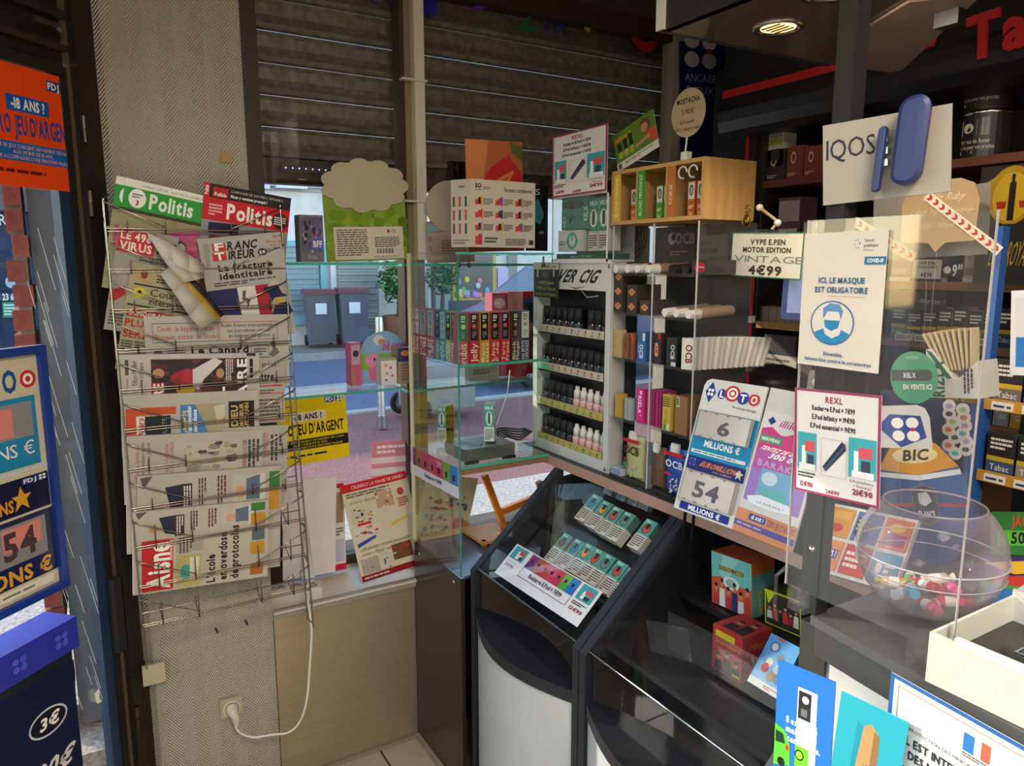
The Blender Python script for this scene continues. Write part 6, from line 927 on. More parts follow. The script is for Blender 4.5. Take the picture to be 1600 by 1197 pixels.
sp_ = [((.0, -.02, .014), .3, '#c8283a', 'red wrapped sweet with a white label in the bottom of the bowl'), ((-.04, -.03, .02), 1.0, '#d2527c', 'pink tube sweet at the front of the bowl'), ((.03, -.04, .018), 2.2, '#cf2f5a', 'crimson sweet at the near side of the bowl'), ((-.035, .03, .022), .1, '#c2d2dc', 'pale blue sweet against the left wall of the bowl'), ((.045, .02, .02), 1.6, '#2a2a2c', 'black liquorice sweet in the bowl'), ((0, .035, .02), 2.7, '#e2d2c8', 'white wrapped sweet at the back of the bowl'), ((-.01, -.005, .036), 1.3, '#b8242c', 'dark red sweet on top of the pile'), ((-.05, .005, .034), .7, '#3aa0c8', 'bright blue sweet leaning on the pile'), ((.03, .0, .038), 2.5, '#d9c2b0', 'cream sweet lying across the pile'), ((.02, .05, .03), .5, '#5a9a3a', 'green sweet at the back right of the bowl'), ((-.03, .055, .03), 1.9, '#c9a82a', 'yellow sweet at the back left of the bowl'), ((.055, -.02, .03), .9, '#d84a8a', 'bright pink sweet at the right of the bowl')]
for (x, y, z), a, c, lab in sp_:
    t = thing('wrapped_sweet', lab, 'sweet', (bo.x+x*.66, bo.y+y*.66, ZK+z*1.25+.004), 'sweets in the clear bowl'); t.scale = (.92, .92, .92); t.rotation_euler = (.2*math.sin(a*3), .15, a)
    M().tube([(-.02, 0, 0), (-.018, 0, 0), (.018, 0, 0), (.02, 0, 0)], [.006, .009, .009, .006], c, 10).build('wrapper', 'gloss', t)
    for s in (-1, 1): M().tube([(s*.019, 0, 0), (s*.03, 0, 0)], [.002, .008], c, 8).build('twist_end', 'gloss', t)
    M().tube([(-.008, 0, 0), (.008, 0, 0)], .0093, '#e8ddd4', 10, False).build('label_band', 'card', t)
# white open box
zb = ZK+.001; wy = U(1447, 1046, ('X', .885)).y
wx = thing('open_box', 'white open carton with dark glossy inside at the counter front', 'box', (.885, wy, zb))
for nm, a, c, col in (('front_wall', (0, -.34, 0), (.004, 0, .066), '#bdbaa8'), ('side_wall', (.004, -.004, 0), (.2, 0, .066), '#d2d0c4'), ('rear_wall', (.2, -.34, 0), (.204, 0, .075), '#c9c6bc'), ('far_wall', (.004, -.34, 0), (.2, -.336, .066), '#d2d0c4')): M().box(a, c, col).build(nm, 'card', wx)
M().box((.004, -.336, 0), (.2, -.004, .03), '#2a2a2c').build('inner_tray', 'gloss', wx); M().box((-.001, -.30, .063), (.008, -.03, .071), '#eceae2').build('rolled_rim', 'card', wx)
prnt([T('LINGETTES', .1, .3, .6, .42, '#8a9aa0', 0), E(.6, .65, .2, .2, '#4a5258'), R(.6, .2, .9, .35, '#3a5a78')], .28, .17).build('print', 'ink', wx, Matrix(((0, 1, 0, .012), (-1, 0, 0, -.02), (0, 0, 1, .0305), (0, 0, 0, 1))))
m = M(); m.add([(.2, 0, .07), (.2, -.34, .07), (.27, -.33, .115), (.26, -.02, .105)], [(0, 1, 2, 3)], '#b9b4b2'); o = m.build('lid_flap', 'card', wx); o.modifiers.new('t', 'SOLIDIFY').thickness = .002
# on the counter front
gv = U(1393, 1050, ('X', .868)); slab('official_notice', 'official notice on protecting minors on the white counter front', 'notice', frame((.868, gv.y, gv.z-.3), Vector((-.10, -1, 0)), (0, 0, 1)), .26, .30, .0008, [*fr(0, 0, 1, 1, '#2c5a96', .02, .018), *fr(.045, .04, .955, .96, '#d0805a', .004, .004), R(.38, .075, .46, .15, '#2f6ca8'), R(.43, .075, .46, .15, W_), R(.46, .075, .5, .15, '#c85a44'), Ln(.38, .155, .5, .175, 2), T('PROTECTION DES MINEURS ET REPRESSION DE L IVRESSE PUBLIQUE', .12, .195, .9, .21, '#4a4a4c', 0), T('IL EST INTERDIT DE VENDRE', .1, .24, .72, .275, '#2a2a2c'), T('À DES MINEURS DE MOINS DE 18 ANS', .1, .30, .88, .335, '#2a2a2c'), Ln(.1, .37, .9, .9, 14)], '#cfcfcd', 'paper')
cpl = ((.835, .55, .9), (-.97, -.2, 0))
sheet('charger_card', 'blue advertising card with a green car charging point', 'card', [(1222, 1027), (1309, 1074), (1288, 1300), (1200, 1262)], cpl, [P('#2a6fc4', (0, 0), (1, 0), (1, 1), (0, 1)), R(.38, .12, .72, .33, '#d8d6d4'), R(.4, .14, .62, .32, '#2c2c30'), R(.45, .25, .56, .3, '#6a6e70'), E(.52, .19, .06, .025, '#d8d6d4'), R(.38, .33, .72, .5, '#dcdad8'), R(.38, .5, .62, 1, '#6ac02a'), R(.62, .33, .74, 1, '#cfcccb'), T('Il existe de', .2, .34, .75, .38, W_), T('meilleures', .2, .4, .75, .44, W_), T('alternatives.', .14, .46, .82, .5, W_), E(.46, .56, .08, .035, '#1f1f24'), E(.46, .56, .06, .026, '#8fd83a'), P('#5ab83a', (0, .42), (.18, .44), (.28, .52), (.3, .66), (0, .7)), P('#1f3a2a', (.02, .46), (.16, .47), (.2, .53), (.02, .54)), E(.24, .55, .03, .02, '#c83a2a'), E(.14, .66, .07, .03, '#222')], '#2a6fc4', .002, 'gloss')
sheet('device_card', 'turquoise advertising card with a golden device standing beside the blue one', 'card', [(1310, 1072), (1412, 1132), (1392, 1352), (1290, 1300)], cpl, [R(0, 0, 1, 1, '#2c9aac'), P('#2587998'[:7], (.3, .14), (.5, .18), (.5, 1), (.24, 1)), P('#b08a5c', (.4, .16), (.5, .12), (.64, .18), (.66, .3), (.6, 1), (.32, 1), (.36, .4)), P('#8a6840', (.56, .16), (.64, .18), (.66, .3), (.6, 1), (.54, 1)), T('IQOS', .46, .4, .54, .6, '#8a6a48', 0, 90), T('IQOS :', .3, .6, .68, .65, W_), T('en savoir', .3, .7, .8, .74, W_)], '#38b4c8', .002, 'gloss')
# ================================================================== BEHIND THE COUNTER
stp = thing('ticket_tray', 'sloping tray of colourful scratch tickets behind the bowl', 'tray', mw=fit([(1283, 786), (1420, 806), (1412, 935), (1280, 888)], ((1.2, .8, 1.1), (-.8, 0, .6)))[0]); tw, th = fit([(1283, 786), (1420, 806), (1412, 935), (1280, 888)], ((1.2, .8, 1.1), (-.8, 0, .6)))[1:]
M().box((0, 0, -.01), (tw, th, 0), '#cfcac4').build('tray_board', 'plastic', stp)
for i, (c1, c2, ops) in enumerate((('#c9862a', '#a83a2a', [R(.1, .1, .9, .4, '#d9a03a'), E(.5, .7, .25, .15, '#b8302c')]), ('#3a5a9a', '#c9c4d0', [R(.08, .2, .6, .8, '#1c1c24')]+[E(.14+.1*(k % 5), .3+.15*(k//5), .03, .04, '#d8c83a') for k in range(15)]), ('#c9602a', '#6a3a8a', [R(.1, .5, .9, .9, '#8a3a6a'), E(.5, .3, .3, .15, '#e0b04a')]), ('#d9824a', '#3a4a9a', [R(.1, .3, .9, .6, '#3a4a9a'), T('-18 ANS ?', .15, .35, .85, .55, W_)]), ('#c03a3a', '#e0d0c0', [Ln(.1, .2, .9, .8, 3, '#f0dcd4')]), ('#3a8ab0', '#e8e0d8', [E(.3, .5, .12, .2, '#e8e0d8'), Ln(.5, .3, .9, .7, 2, '#e8e0d8')]))):
    x, y = .03+.33*(i % 3), .53-.48*(i//3); o = M().box((x*tw, y*th, 0), ((x+.29)*tw, (y+.42)*th, .003), c1).build('scratch_ticket', 'card', stp); prnt(ops, .29*tw, .42*th, .0004).build('ticket_print', 'ink', o, Matrix.Translation((x*tw, y*th, .003)))
a, c = U(1375, 610, ('X', 1.42)), U(1532, 590, ('X', 1.42)); dk = slab('blue_backdrop', 'dark blue display panel behind the bowl of sweets', 'panel', frame((1.42, a.y, ZK+.001), *FX), a.y-c.y, a.z-ZK, .01, [R(.95, 0, 1, 1, '#2f5aa0')], '#232c4c', 'card')
def discx(nm, lab, cx, cy_, rx, ry, X, ops, c, cat='sign', m='gloss'):
    return facex(lab, [(cx-rx, cy_-ry), (cx+rx, cy_-ry), (cx+rx, cy_+ry), (cx-rx, cy_+ry)], X, .002, ops, c, nm, cat=cat, m=m) if 0 else slab(nm, lab, cat, *fit([(cx-rx, cy_-ry), (cx+rx, cy_-ry), (cx+rx, cy_+ry), (cx-rx, cy_+ry)], ('X', X)), .002, ops, c, m, shape=[(.5+.5*math.cos(-a*math.pi/18), .5-.5*math.sin(-a*math.pi/18)) for a in range(36)][::-1])
discx('round_sticker', 'round green sticker with a grey capsule device behind the screen', 1428, 590, 37, 41, 1.20, [R(.04, .35, .8, .56, '#4a524e'), E(.8, .455, .1, .105, '#4a524e'), T('RELX', .3, .41, .56, .5, '#c9ccc8'), T('EN VENTE ICI', .28, .63, .88, .72, '#d8d8c8'), E(.5, .12, .14, .04, '#7aa88c')], '#3f8f6a')
discx('lighter_disc', 'large round blue and orange football lighter poster behind the bowl', 1446, 782, 72, 100, 1.30, [P('#c98a2a', (.06, .24), (.25, .06), (.5, 0), (.75, .06), (.94, .24), (.5, .3)), E(.5, .14, .25, .065, '#d8c89a'), T('BIC', .36, .1, .64, .18, '#3a2a1c', 1, 0, .1), P('#cfd2d4', (.05, .26), (.5, .3), (.95, .26), (.95, .3), (.5, .34), (.05, .3)), R(.02, .52, .98, .545, '#b8382c'), P('#5a626a', (.38, .4), (.52, .36), (.66, .4), (.66, .64), (.52, .7), (.38, .64)), P('#3a4450', (.4, .415), (.52, .38), (.64, .415), (.64, .63), (.52, .68), (.4, .63)), P('#c9ccd0', (.46, .44), (.56, .43), (.6, .5), (.52, .54), (.46, .52)), T('FRANCE', .43, .58, .61, .63, '#d8d8d8')], '#34548a')
sheet('emblem_board', 'white rounded board with a blue clover emblem behind the price sheet', 'sign', [(1340, 634), (1447, 634), (1458, 700), (1340, 700)], ('X', 1.18), [P('#20418f', (.3, .5), (.48, .2), (.9, .25), (.95, .75), (.6, .98)), *clover(.68, .56, .2, 1.5)], '#cfcac4', .003, 'gloss', shape=[(0, 1), (0, 0), (.85, 0), (.95, .08), (1, .3), (1, 1)])
rn = random.Random(6)
for lab, cx, cy_, n, c in (('cluster of round violet flavour stickers on the dark panel', 1496, 668, 13, '#a88ab8'), ('cluster of round orange flavour stickers below the violet one', 1488, 785, 13, '#c98a6a')):
    mw, w, h = fit([(cx-26, cy_-48), (cx+26, cy_-48), (cx+26, cy_+48), (cx-26, cy_+48)], ('X', 1.405)); t = thing('sticker_cluster', lab, 'stickers', mw=mw)
    for k in range(n):
        x, y = w*(.3+.4*(k % 2)+rn.uniform(-.12, .12)), h*(.08+.84*k/n); r = w*.2
        o = M().prism([(x+r*math.cos(a*.45), y+r*math.sin(a*.45)) for a in range(14)], 0, .001+.0001*k, '#cfc4c0').build('sticker', 'card', t); M().prism([(x+r*.55*math.cos(a*.8), y+r*.4*math.sin(a*.8)) for a in range(8)], .001+.0001*k, .0012+.0001*k, rn.choice(['#4aa0a8', '#c9622a', '#3a3a3c', c, '#8fae6a'])).build('dot', 'ink', o)
rz = thing('paper_dispenser', 'white dispenser of rolling paper booklets with green vertical letters', 'dispenser', mw=fit([(1448, 545), (1530, 545), (1530, 622), (1448, 622)], ('X', 1.25))[0]); rw, rh = fit([(1448, 545), (1530, 545), (1530, 622), (1448, 622)], ('X', 1.25))[1:]
M().prism([(0, 0), (rw, 0), (rw, rh*.5), (rw*.98, rh*.75), (rw*.6, rh*.38), (rw*.45, rh*.38), (0, rh*1.0)], -.06, 0, '#bdb8b0').build('carton', 'card', rz); prnt([T('RIZLA', .12, .25, .34, .98, '#2a5a44', 1, 90), Ln(.7, .4, .9, .9, 3, '#3a3a3c', 1), P('#2f6a52', (.0, .0), (.12, .06), (.5, .6), (.4, .6))], rw, rh).build('print', 'ink', rz)
me = M().box((-.0015, 0, -.012), (.0015, .07, .012), '#b9a888').mesh('booklet', 'paper')
for k in range(9): obj('booklet', me, rz, Matrix.Translation((rw*(.18+.07*k), rh*(.55-.0*k), -.03)) @ Matrix.Rotation(.45-.06*k, 4, 'Z'))
vy = facex('green edged price sign held by a clear clip above the counter', [(1143, 362), (1258, 364), (1252, 437), (1141, 432)], 1.3, .001, [*fr(0, 0, 1, 1, '#3a6a4c', .018, .028), T('VYPE E.PEN', .28, .16, .76, .27, '#3a2a26'), T('MOTOR EDITION', .18, .33, .84, .44, '#3a2a26'), T('VINTAGE', .06, .52, 1.0, .66, '#6a7a6a', 0), T('4€99', .28, .74, .74, .93, '#3a2a26')], '#cbc4b6', 'price_sign', cat='sign')
lw2, lh2 = fit([(1143, 362), (1258, 364), (1252, 437), (1141, 432)], ('X', 1.3))[1:]
M().box((lw2*.35, lh2*.95, .001), (lw2*.8, lh2*1.06, .005), '#cfcac2').build('clip', 'acrylic', vy); M().tube([(lw2*.56, lh2*1.06, .0), (lw2*.6, lh2*1.22, -.01), (lw2*.28, lh2*1.55, -.02)], .0035, '#a98a6c').ell((lw2*.6, lh2*1.2, -.008), .008, .008, .008, '#cfc4b4').ell((lw2*.28, lh2*1.55, -.02), .008, .008, .008, '#cfc4b4').build('clip_arm', 'plastic', vy)
oz = U(1166, 356, ('X', 1.33)); ow = thing('owl_charm', 'small gold wire owl charm beside the green edged price sign', 'figurine', oz)
m = M(); [m.tube([(0, .012*math.cos(a*.4+p), .016+.014*math.sin(a*.4+p)) for a in range(17)], .0012, '#b08a3a') for p in (0, .3)]; m.tube([(.002, .007*math.cos(a*.4)-.0, .042+.008*math.sin(a*.4)) for a in range(17)], .0012, '#b08a3a'); m.build('wire_body', 'chrome', ow); M().ell((0, 0, .016), .006, .01, .012, '#8a6a2a').build('belly', 'chrome', ow)
tb = thing('tablet', 'dark blue framed tablet tilted behind the green edged sign', 'tablet', mw=fit([(1228, 402), (1275, 400), (1262, 502), (1218, 497)], ((1.36, .95, 1.5), (-.9, -.43, 0)))[0]); bw, bh = fit([(1228, 402), (1275, 400), (1262, 502), (1218, 497)], ((1.36, .95, 1.5), (-.9, -.43, 0)))[1:]
M().prism(rounded(0, 0, bw, bh, .008, .0), -.014, 0, '#2a3468').build('frame', 'satin', tb); M().box((.012, .014, 0), (bw-.01, bh-.012, .001), '#7a86b4').build('screen', 'gloss', tb)
bc = U(1205, 640, ('X', 1.68)); rbd = thing('ribbed_drum', 'black ribbed round drum behind the jackpot stand', 'drum', (1.68, bc.y, 1.13)); prof = []
for k in range(11): a = k/10*math.pi/2; prof += [(.125*math.cos(a*.9)+(.003 if k % 2 else 0), .05+.09*math.sin(a*.9)), (.125*math.cos((a+.07)*.9)-.002, .05+.09*math.sin((a+.07)*.9))]
M().lathe([(.125, 0)]+prof+[(0, .14)], '#17171a', 36).build('ribbed_shell', 'plastic', rbd); M().box((-.11, -.13, -1.13), (.13, .13, 0), '#26242a').build('stand', 'plastic', rbd)
sc = thing('card_terminal', 'small grey payment terminal above the price sheet', 'terminal', U(1281, 606, ('X', 1.15))); M().prismy([(-.02, -.06), (.03, -.06), (.03, .03), (-.005, .03)], -.02, .02, '#5a5a58').build('case', 'plastic', sc); M().ell((-.012, 0, .01), .004, .008, .008, '#c9c6c0').build('button', 'plastic', sc)
# speech-bubble sign, board and red arrow tapes
facex('grey translucent board behind the peach bubble sign', [(1312, 318), (1530, 285), (1562, 398), (1420, 402)], 1.58, .002, [], '#8f867c', 'grey_board', cat='board')
facex('peach speech bubble sign with pale lettering', [(1413, 292), (1528, 280), (1526, 382), (1405, 390)], 1.5, .002, [T('Leffe Ruby', .28, .12, .8, .24, '#d8c4a8', 0, 0, .1), T('Une rencontre', .1, .34, .9, .46, '#c9b090', 0, 0, .1), T("chez l'Abbaye", .3, .54, .7, .64, '#c9b090', 0, 0, .1)], '#b0906a', 'bubble_sign', cat='sign') if 0 else sheet('bubble_sign', 'peach speech bubble sign with pale lettering', 'sign', [(1411, 286), (1530, 276), (1528, 392), (1405, 396)], ('X', 1.5), [T('Leffe Ruby', .28, .18, .8, .28, '#d8c4a8', 0, 0, .1), T('Une rencontre', .1, .38, .9, .48, '#c9b090', 0, 0, .1), T("chez l'Abbaye", .3, .58, .7, .66, '#c9b090', 0, 0, .1)], '#a88a66', .002, 'card', shape=[(.02, .85), (0, .3), (.08, .08), (.25, 0), (.75, 0), (.92, .08), (1, .3), (.98, .85), (.62, .87), (.5, 1), (.4, .87)])
for i, (q, lab) in enumerate((([(1311, 322), (1432, 396), (1424, 410), (1303, 334)], 'tape with red arrows crossing the mask notice corner'), ([(1452, 298), (1566, 386), (1558, 400), (1443, 312)], 'tape with red arrows crossing the peach bubble sign'))):
    mw, w, h = fit(q, ('X', (1.5775, 1.4975)[i])); slab('arrow_tape', lab, 'tape', mw, w, h, .0006, [o for k in range(11) for o in (P('#b0342c', (.02+.09*k, .2), (.05+.09*k, .5), (.02+.09*k, .8), (.06+.09*k, .8), (.085+.09*k, .5), (.06+.09*k, .2)),)], '#c4b4a4', 'gloss', group='red arrow tapes')
def prop(o, w, zb=ZK):        # clear rod and foot that carries an upright sign
    z = o.matrix_basis.translation.z; M().tube([(w/2, .012, -.006), (w/2, zb-z+.004, -.006)], .0018, '#c9c6c2').build('rod', 'acrylic', o); M().box((w/2-.02, zb-z, -.03), (w/2+.02, zb-z+.005, .02), '#c9c6c2').build('rod_foot', 'acrylic', o)
for o in list(COL.objects):
    if o.name in ('grey_board', 'bubble_sign', 'round_sticker', 'emblem_board'): prop(o, max(v.co.x for v in o.data.vertices), ZK if o.name != 'grey_board' else .99)
M().tube([(rw*.5, 0, -.03), (rw*.5, ZK-rz.matrix_basis.translation.z+.004, -.03)], .003, '#8a8680').build('dispenser_rod', 'acrylic', rz); M().box((rw*.3, ZK-rz.matrix_basis.translation.z, -.05), (rw*.7, ZK-rz.matrix_basis.translation.z+.005, -.01), '#8a8680').build('dispenser_foot', 'acrylic', rz)
M().box((1.535, .2, 0), (1.75, .66, .985), '#2a2624').build('rear_desk', 'satin', ct, km)
# back shelves
XS = 2.0
bs_ = thing('tobacco_shelf', 'dark tobacco shelf wall with orange edged boards behind the counter', 'shelf', (XS, .6, 0)); bm_ = Matrix.Translation((-XS, -.6, 0))
def bpart(nm, m, k='wood'): return m.build(nm, k, bs_, bm_)
zA, zB = U(1540, 243, ('X', XS)).z, U(1450, 440, ('X', XS)).z; zL2 = U(1220, 505, ('X', XS)).z; zC = U(1450, 533, ('X', XS)).z; zD = U(1225, 558, ('X', XS)).z-.02
yL = U(1192, 300, ('X', XS)).y
bpart('back_panel', M().box((2.32, -.5, .3), (2.34, yL, 2.1), '#2a2220')); bpart('end_panel', M().box((XS, yL, .3), (2.34, yL+.02, 2.1), '#2a2422')); bpart('bay_divider', M().box((XS+.01, 1.30, .3), (2.32, 1.315, 1.95), '#3a2c24'))
for z, y0_, y1_, c in ((zA, -.5, yL, '#6a3626'), (zB, -.5, 1.30, '#8a5a34'), (zL2, 1.315, yL, '#9a6a30'), (zC, -.5, 1.30, '#7a5234'), (zC-.2, -.5, yL, '#7a5234'), (zC-.4, -.5, yL, '#7a5234'), (U(1225, 402, ('X', XS)).z, 1.315, yL, '#7a4a2a')): bpart('board', M().box((XS, y0_, z-.022), (2.32, y1_, z), c))
sp2 = U(1165, 300, ('X', XS-.02)); bpart('black_corner', M().box((XS-.02, yL+.02, .3), (2.34, sp2.y+.16, 2.2), '#0f0f11'), 'satin'); bpart('red_line', M().box((XS-.024, sp2.y-.006, .3), (XS-.02, sp2.y+.006, 2.04), '#a81c22'), 'satin')
co = thing('shop_cornice', 'black rounded cornice with red stripe and red letters above the shelves', 'cornice', (1.95, .6, 2.0)); cmx2 = Matrix.Translation((-1.95, -.6, -2.0))
prf = [(2.3, 1.97), (1.96, 1.965), (1.90, 1.975), (1.865, 2.0), (1.855, 2.03), (1.865, 2.06), (1.89, 2.08), (1.92, 2.086), (1.95, 2.16), (1.99, 2.4), (2.3, 2.4)]
m = M(); ym = 1.80; n = len(prf)
vs = [(x, -.5, z) for x, z in prf]+[(x, ym+(x-1.855)*.75, z) for x, z in prf]; m.add(vs, [(i, i+1, n+i+1, n+i)[::-1] for i in range(n-1)], '#131315', False); m.add(vs[n:], [tuple(range(n))], '#131315'); m.build('moulding', 'satin', co, cmx2)
ys = U(1462, 74, ('X', 1.92)).y; m = M(); m.add([(1.917, ys, 2.084), (1.93, ys, 2.112), (1.93, 1.85, 2.112), (1.917, 1.84, 2.084)], [(0, 3, 2, 1)], '#b81c24'); m.build('red_stripe', 'satin', co, cmx2 @ Matrix.Translation((-.004, 0, .002)))
mw, w, h = fit([(1506, 32), (1760, -60), (1760, 30), (1512, 95)], ('X', 1.846)); o = prnt([T('Tabac', 0, .05, 1, .95, '#a81a22', 1)], w, h).build('letters', 'satin', co, cmx2 @ mw); o.modifiers.new('t', 'SOLIDIFY').thickness = .01
# stock on the shelves
rn = random.Random(21)
def stock(nm, lab, px0, px1, py_t, z, c, ops, d=.06, X=XS+.015, cat='pack', grp='stock on the tobacco shelves', m='card'):
    a, e = U(px0, py_t, ('X', X)), U(px1, py_t, ('X', X)); return slab(nm, lab, cat, frame((X, a.y, z), *FX), a.y-e.y, max(a.z-z, .02), d, ops, c, m, group=grp)
warn = lambda c, c2: [R(0, 0, 1, .55, '#2a2624'), Ln(.1, .1, .9, .4, 3, '#cfc8be'), R(0, .55, 1, .66, '#b8962a'), R(0, .66, 1, 1, c), T('Tabac', .15, .74, .85, .88, c2, 0)]
stock('white_carton', 'white and green cigarillo carton on the top left shelf', 1199, 1226, 203, zA+.047, '#b5aca2', [T('vogue', .15, .1, .9, .25, '#3a4a2a', 0), R(.1, .3, .95, .45, '#8aa03a'), R(.3, .55, .8, .85, '#3a3634')])
for i, (a, e, c) in enumerate(((1198, 1228, '#3a2228'), (1231, 1256, '#7a3a26'), (1258, 1284, '#7a3a26'))): stock('capsule_carton', '%s capsule carton on the top left shelf' % ('dark maroon', 'left rust brown', 'right rust brown')[i], a, e, 236 if i == 0 else 230, zA, c, [E(.4, .35, .15, .18, '#c9b8ac'), E(.4, .35, .1, .12, c), Ln(.1, .8, .6, .92, 2, '#c9b8ac')])
for i, (cx, z, lab) in enumerate(((1540, zA, 'lower round black tobacco tin on the right shelf'), (1540, zA+.118, 'upper round black tobacco tin stacked on the right shelf'), (1403, zA, 'round black tobacco tin half hidden behind the device sign'))):
    p = U(cx, 200, ('X', XS+.07)); t = thing('tobacco_tin', lab, 'tin', (XS+.07, p.y, z), 'round tobacco tins'); r = .056
    M().lathe([(0, 0), (r, 0), (r, .112), (0, .112)], '#1e1c1c', 28, smooth=False).build('can', 'satin', t); M().lathe([(r, .108), (r+.002, .112), (r, .117), (0, .116)], '#c9c6c2', 28).build('lid', 'chrome', t)
    ops = [R(.3, .1, .55, .5, '#8a90b0'), E(.42, .3, .08, .12, '#cfc6be'), T('Arrêtez de fumer', .3, .58, .72, .68, '#d8d2ca', 0), T('en vie pour vos proches', .3, .72, .78, .82, '#d8d2ca', 0), R(.3, .86, .5, .94, '#c9822a'), R(.6, .06, .7, .5, '#8a8684')]
    q = prnt(ops, 1.0, 1.0); m = M()
    for f, c in zip(q.f, q.c): m.add([((r+.0006)*math.cos(math.pi+(.5-q.v[i_][0])*-math.pi), (r+.0006)*math.sin(math.pi+(.5-q.v[i_][0])*-math.pi), .004+.1*q.v[i_][1]) for i_ in f], [tuple(range(len(f)))], c)
    m.build('wrap_print', 'ink', t)
stock('beer_gift_box', 'brown gift box with a glowing bottle and red glasses on the right shelf', 1534, 1640, 262, U(1528, 352, ('X', XS-.035)).z+.001, '#2c2119', [E(.5, .52, .36, .5, '#b98a1c'), E(.5, .55, .28, .42, '#d2a62c'), R(.46, .3, .56, .95, '#2a2016'), R(.485, .16, .535, .34, '#2a2016'), P('#a8302c', (.28, .62), (.44, .62), (.42, .74), (.3, .74)), P('#a8302c', (.62, .62), (.8, .62), (.78, .74), (.64, .74)), P('#b8962a', (.0, .34), (.5, .02), (.55, .06), (0, .42))], .1, XS-.03)
stock('gift_box_base', 'dark base strip with gold lettering under the gift box', 1528, 1640, 352, zB, '#1f1c16', [T('Leffe ROYALE', .2, .3, .8, .7, '#b8962a', 0, 0, .1)], .09, XS-.035, cat='box')
for i, (a, e, t_, c, c2) in enumerate(((1217, 1252, 310, '#5a4048', '#b8a0a8'), (1255, 1280, 345, '#3a4a6a', '#c9c4c0'))): stock('cigar_box', ('purple glossy cigar box', 'blue cigar box')[i]+' on the middle left shelf', a, e, t_, U(1225, 402, ('X', XS)).z, c, [R(.05, .05, .95, .4, c2), Ln(.1, .5, .9, .7, 2, '#d8d0c4'), R(0, .78, 1, 1, '#3a4468')], .08)
stock('cigar_tube_box', 'beige ribbed cigar box on the left shelf behind the tablet', 1188, 1250, 478, zL2, '#7a6c58', [R(.02+.2*k, 0, .04+.2*k, 1, '#5a4e40') for k in range(5)], .08)
stock('dark_carton', 'dark brown carton under the left shelf', 1195, 1245, 522, zL2-.13, '#261a18', [R(.05, .85, .95, .95, '#8a7a6c')], .08, XS-.01, cat='box')
stock('red_carton', 'cream and red cartons stacked under the left shelf', 1192, 1245, 552, zL2-.2, '#a8988a', [R(0, .5, 1, 1, '#8a3a38'), Ln(.1, .1, .8, .4, 2)], .08, XS-.015, cat='box')
nm_ = ['first', 'second', 'third', 'fourth', 'fifth', 'sixth', 'seventh', 'eighth', 'ninth', 'tenth', 'eleventh', 'twelfth']
x = 1392; i = 0
cols = ['#6a6a6c', '#a89e90', '#3a3c44', '#b5aca0', '#8a8278', '#c0b6aa']
for a, e, tpy, c in ((1392, 1425, 400, '#4a4c54'), (1474, 1484, 398, '#3a3a3c'), (1508, 1530, 396, '#b3aaa0'), (1532, 1556, 398, '#a89e92'), (1558, 1582, 396, '#b3aaa0'), (1584, 1610, 398, '#a89e92')):
    stock('heat_stick_pack', '%s pack from the left on the middle right shelf' % nm_[i], a, e, tpy, zB, c, [T('HEETS', .15, .12, .85, .2, '#7a7268', 0), R(.1, .5, .9, .75, '#8a8078'), R(0, .85, 1, 1, '#d2cac0')], .05); i += 1
facex('small white vape price card on the middle right shelf', [(1427, 405), (1471, 406), (1470, 436), (1426, 435)], XS-.01, .001, [T('VYPE E.PEN', .2, .12, .8, .26, '#3a3430'), T('KIT DECOUVERTE', .15, .34, .85, .46, '#3a3430'), T('4€99', .3, .7, .7, .92, '#3a3430')], '#b9b4a6', 'price_card', cat='sign')
facex('white price figure nine on the middle right shelf', [(1474, 412), (1506, 412), (1506, 432), (1474, 432)], XS-.01, .001, [E(.2, .5, .18, .3, '#cfcac2'), T('9', .45, .1, .68, .95, '#d8d2c8'), T('80', .72, .05, .95, .45, '#d8d2c8')], '#2a2826', 'price_card', cat='sign')
i = 0
for k in range(9):
    a = 1395+24*k; c = ['#3f6a44', '#2a3a5a', '#a8324a', '#b8a23a', '#7a4a6a', '#8aa04a'][k % 6]
    stock('rolling_tobacco_pack', '%s tobacco pouch from the left on the lower right shelf' % nm_[k], a, a+22, 478+(k*7) % 9, zC, c, warn(c, '#e2d8c8'), .05)
for k in range(8): stock('cigarette_pack', '%s cigarette pack from the left on the shelf below the pouches' % nm_[k], 1398+27*k, 1423+27*k, 575, zC-.2, '#4a4644', warn(['#a83a2a', '#3a4a7a', '#8a8a8c', '#b8902a'][k % 4], '#e8e0d4'), .05)
facex('black shop notice with red letters on the shelf edge', [(1394, 452), (1478, 460), (1478, 488), (1394, 480)], XS-.012, .001, [T('OGARD', .02, .2, .45, .7, '#8a2f2c'), T('les arômes ?', .52, .3, .95, .6, '#a8a29a', 0, 0, .1)], '#262324', 'shelf_notice', cat='sign')
for k in range(5):
    facex('%s white price ticket from the left along the lower shelf edge' % nm_[k], [(1398+30*k, 520+2*k), (1426+30*k, 522+2*k), (1426+30*k, 533+2*k), (1398+30*k, 531+2*k)], XS-.012, .001, [Ln(.1, .2, .9, .8, 2)], '#c4b8ac', 'price_ticket', cat='label', group='price tickets on shelf edges')
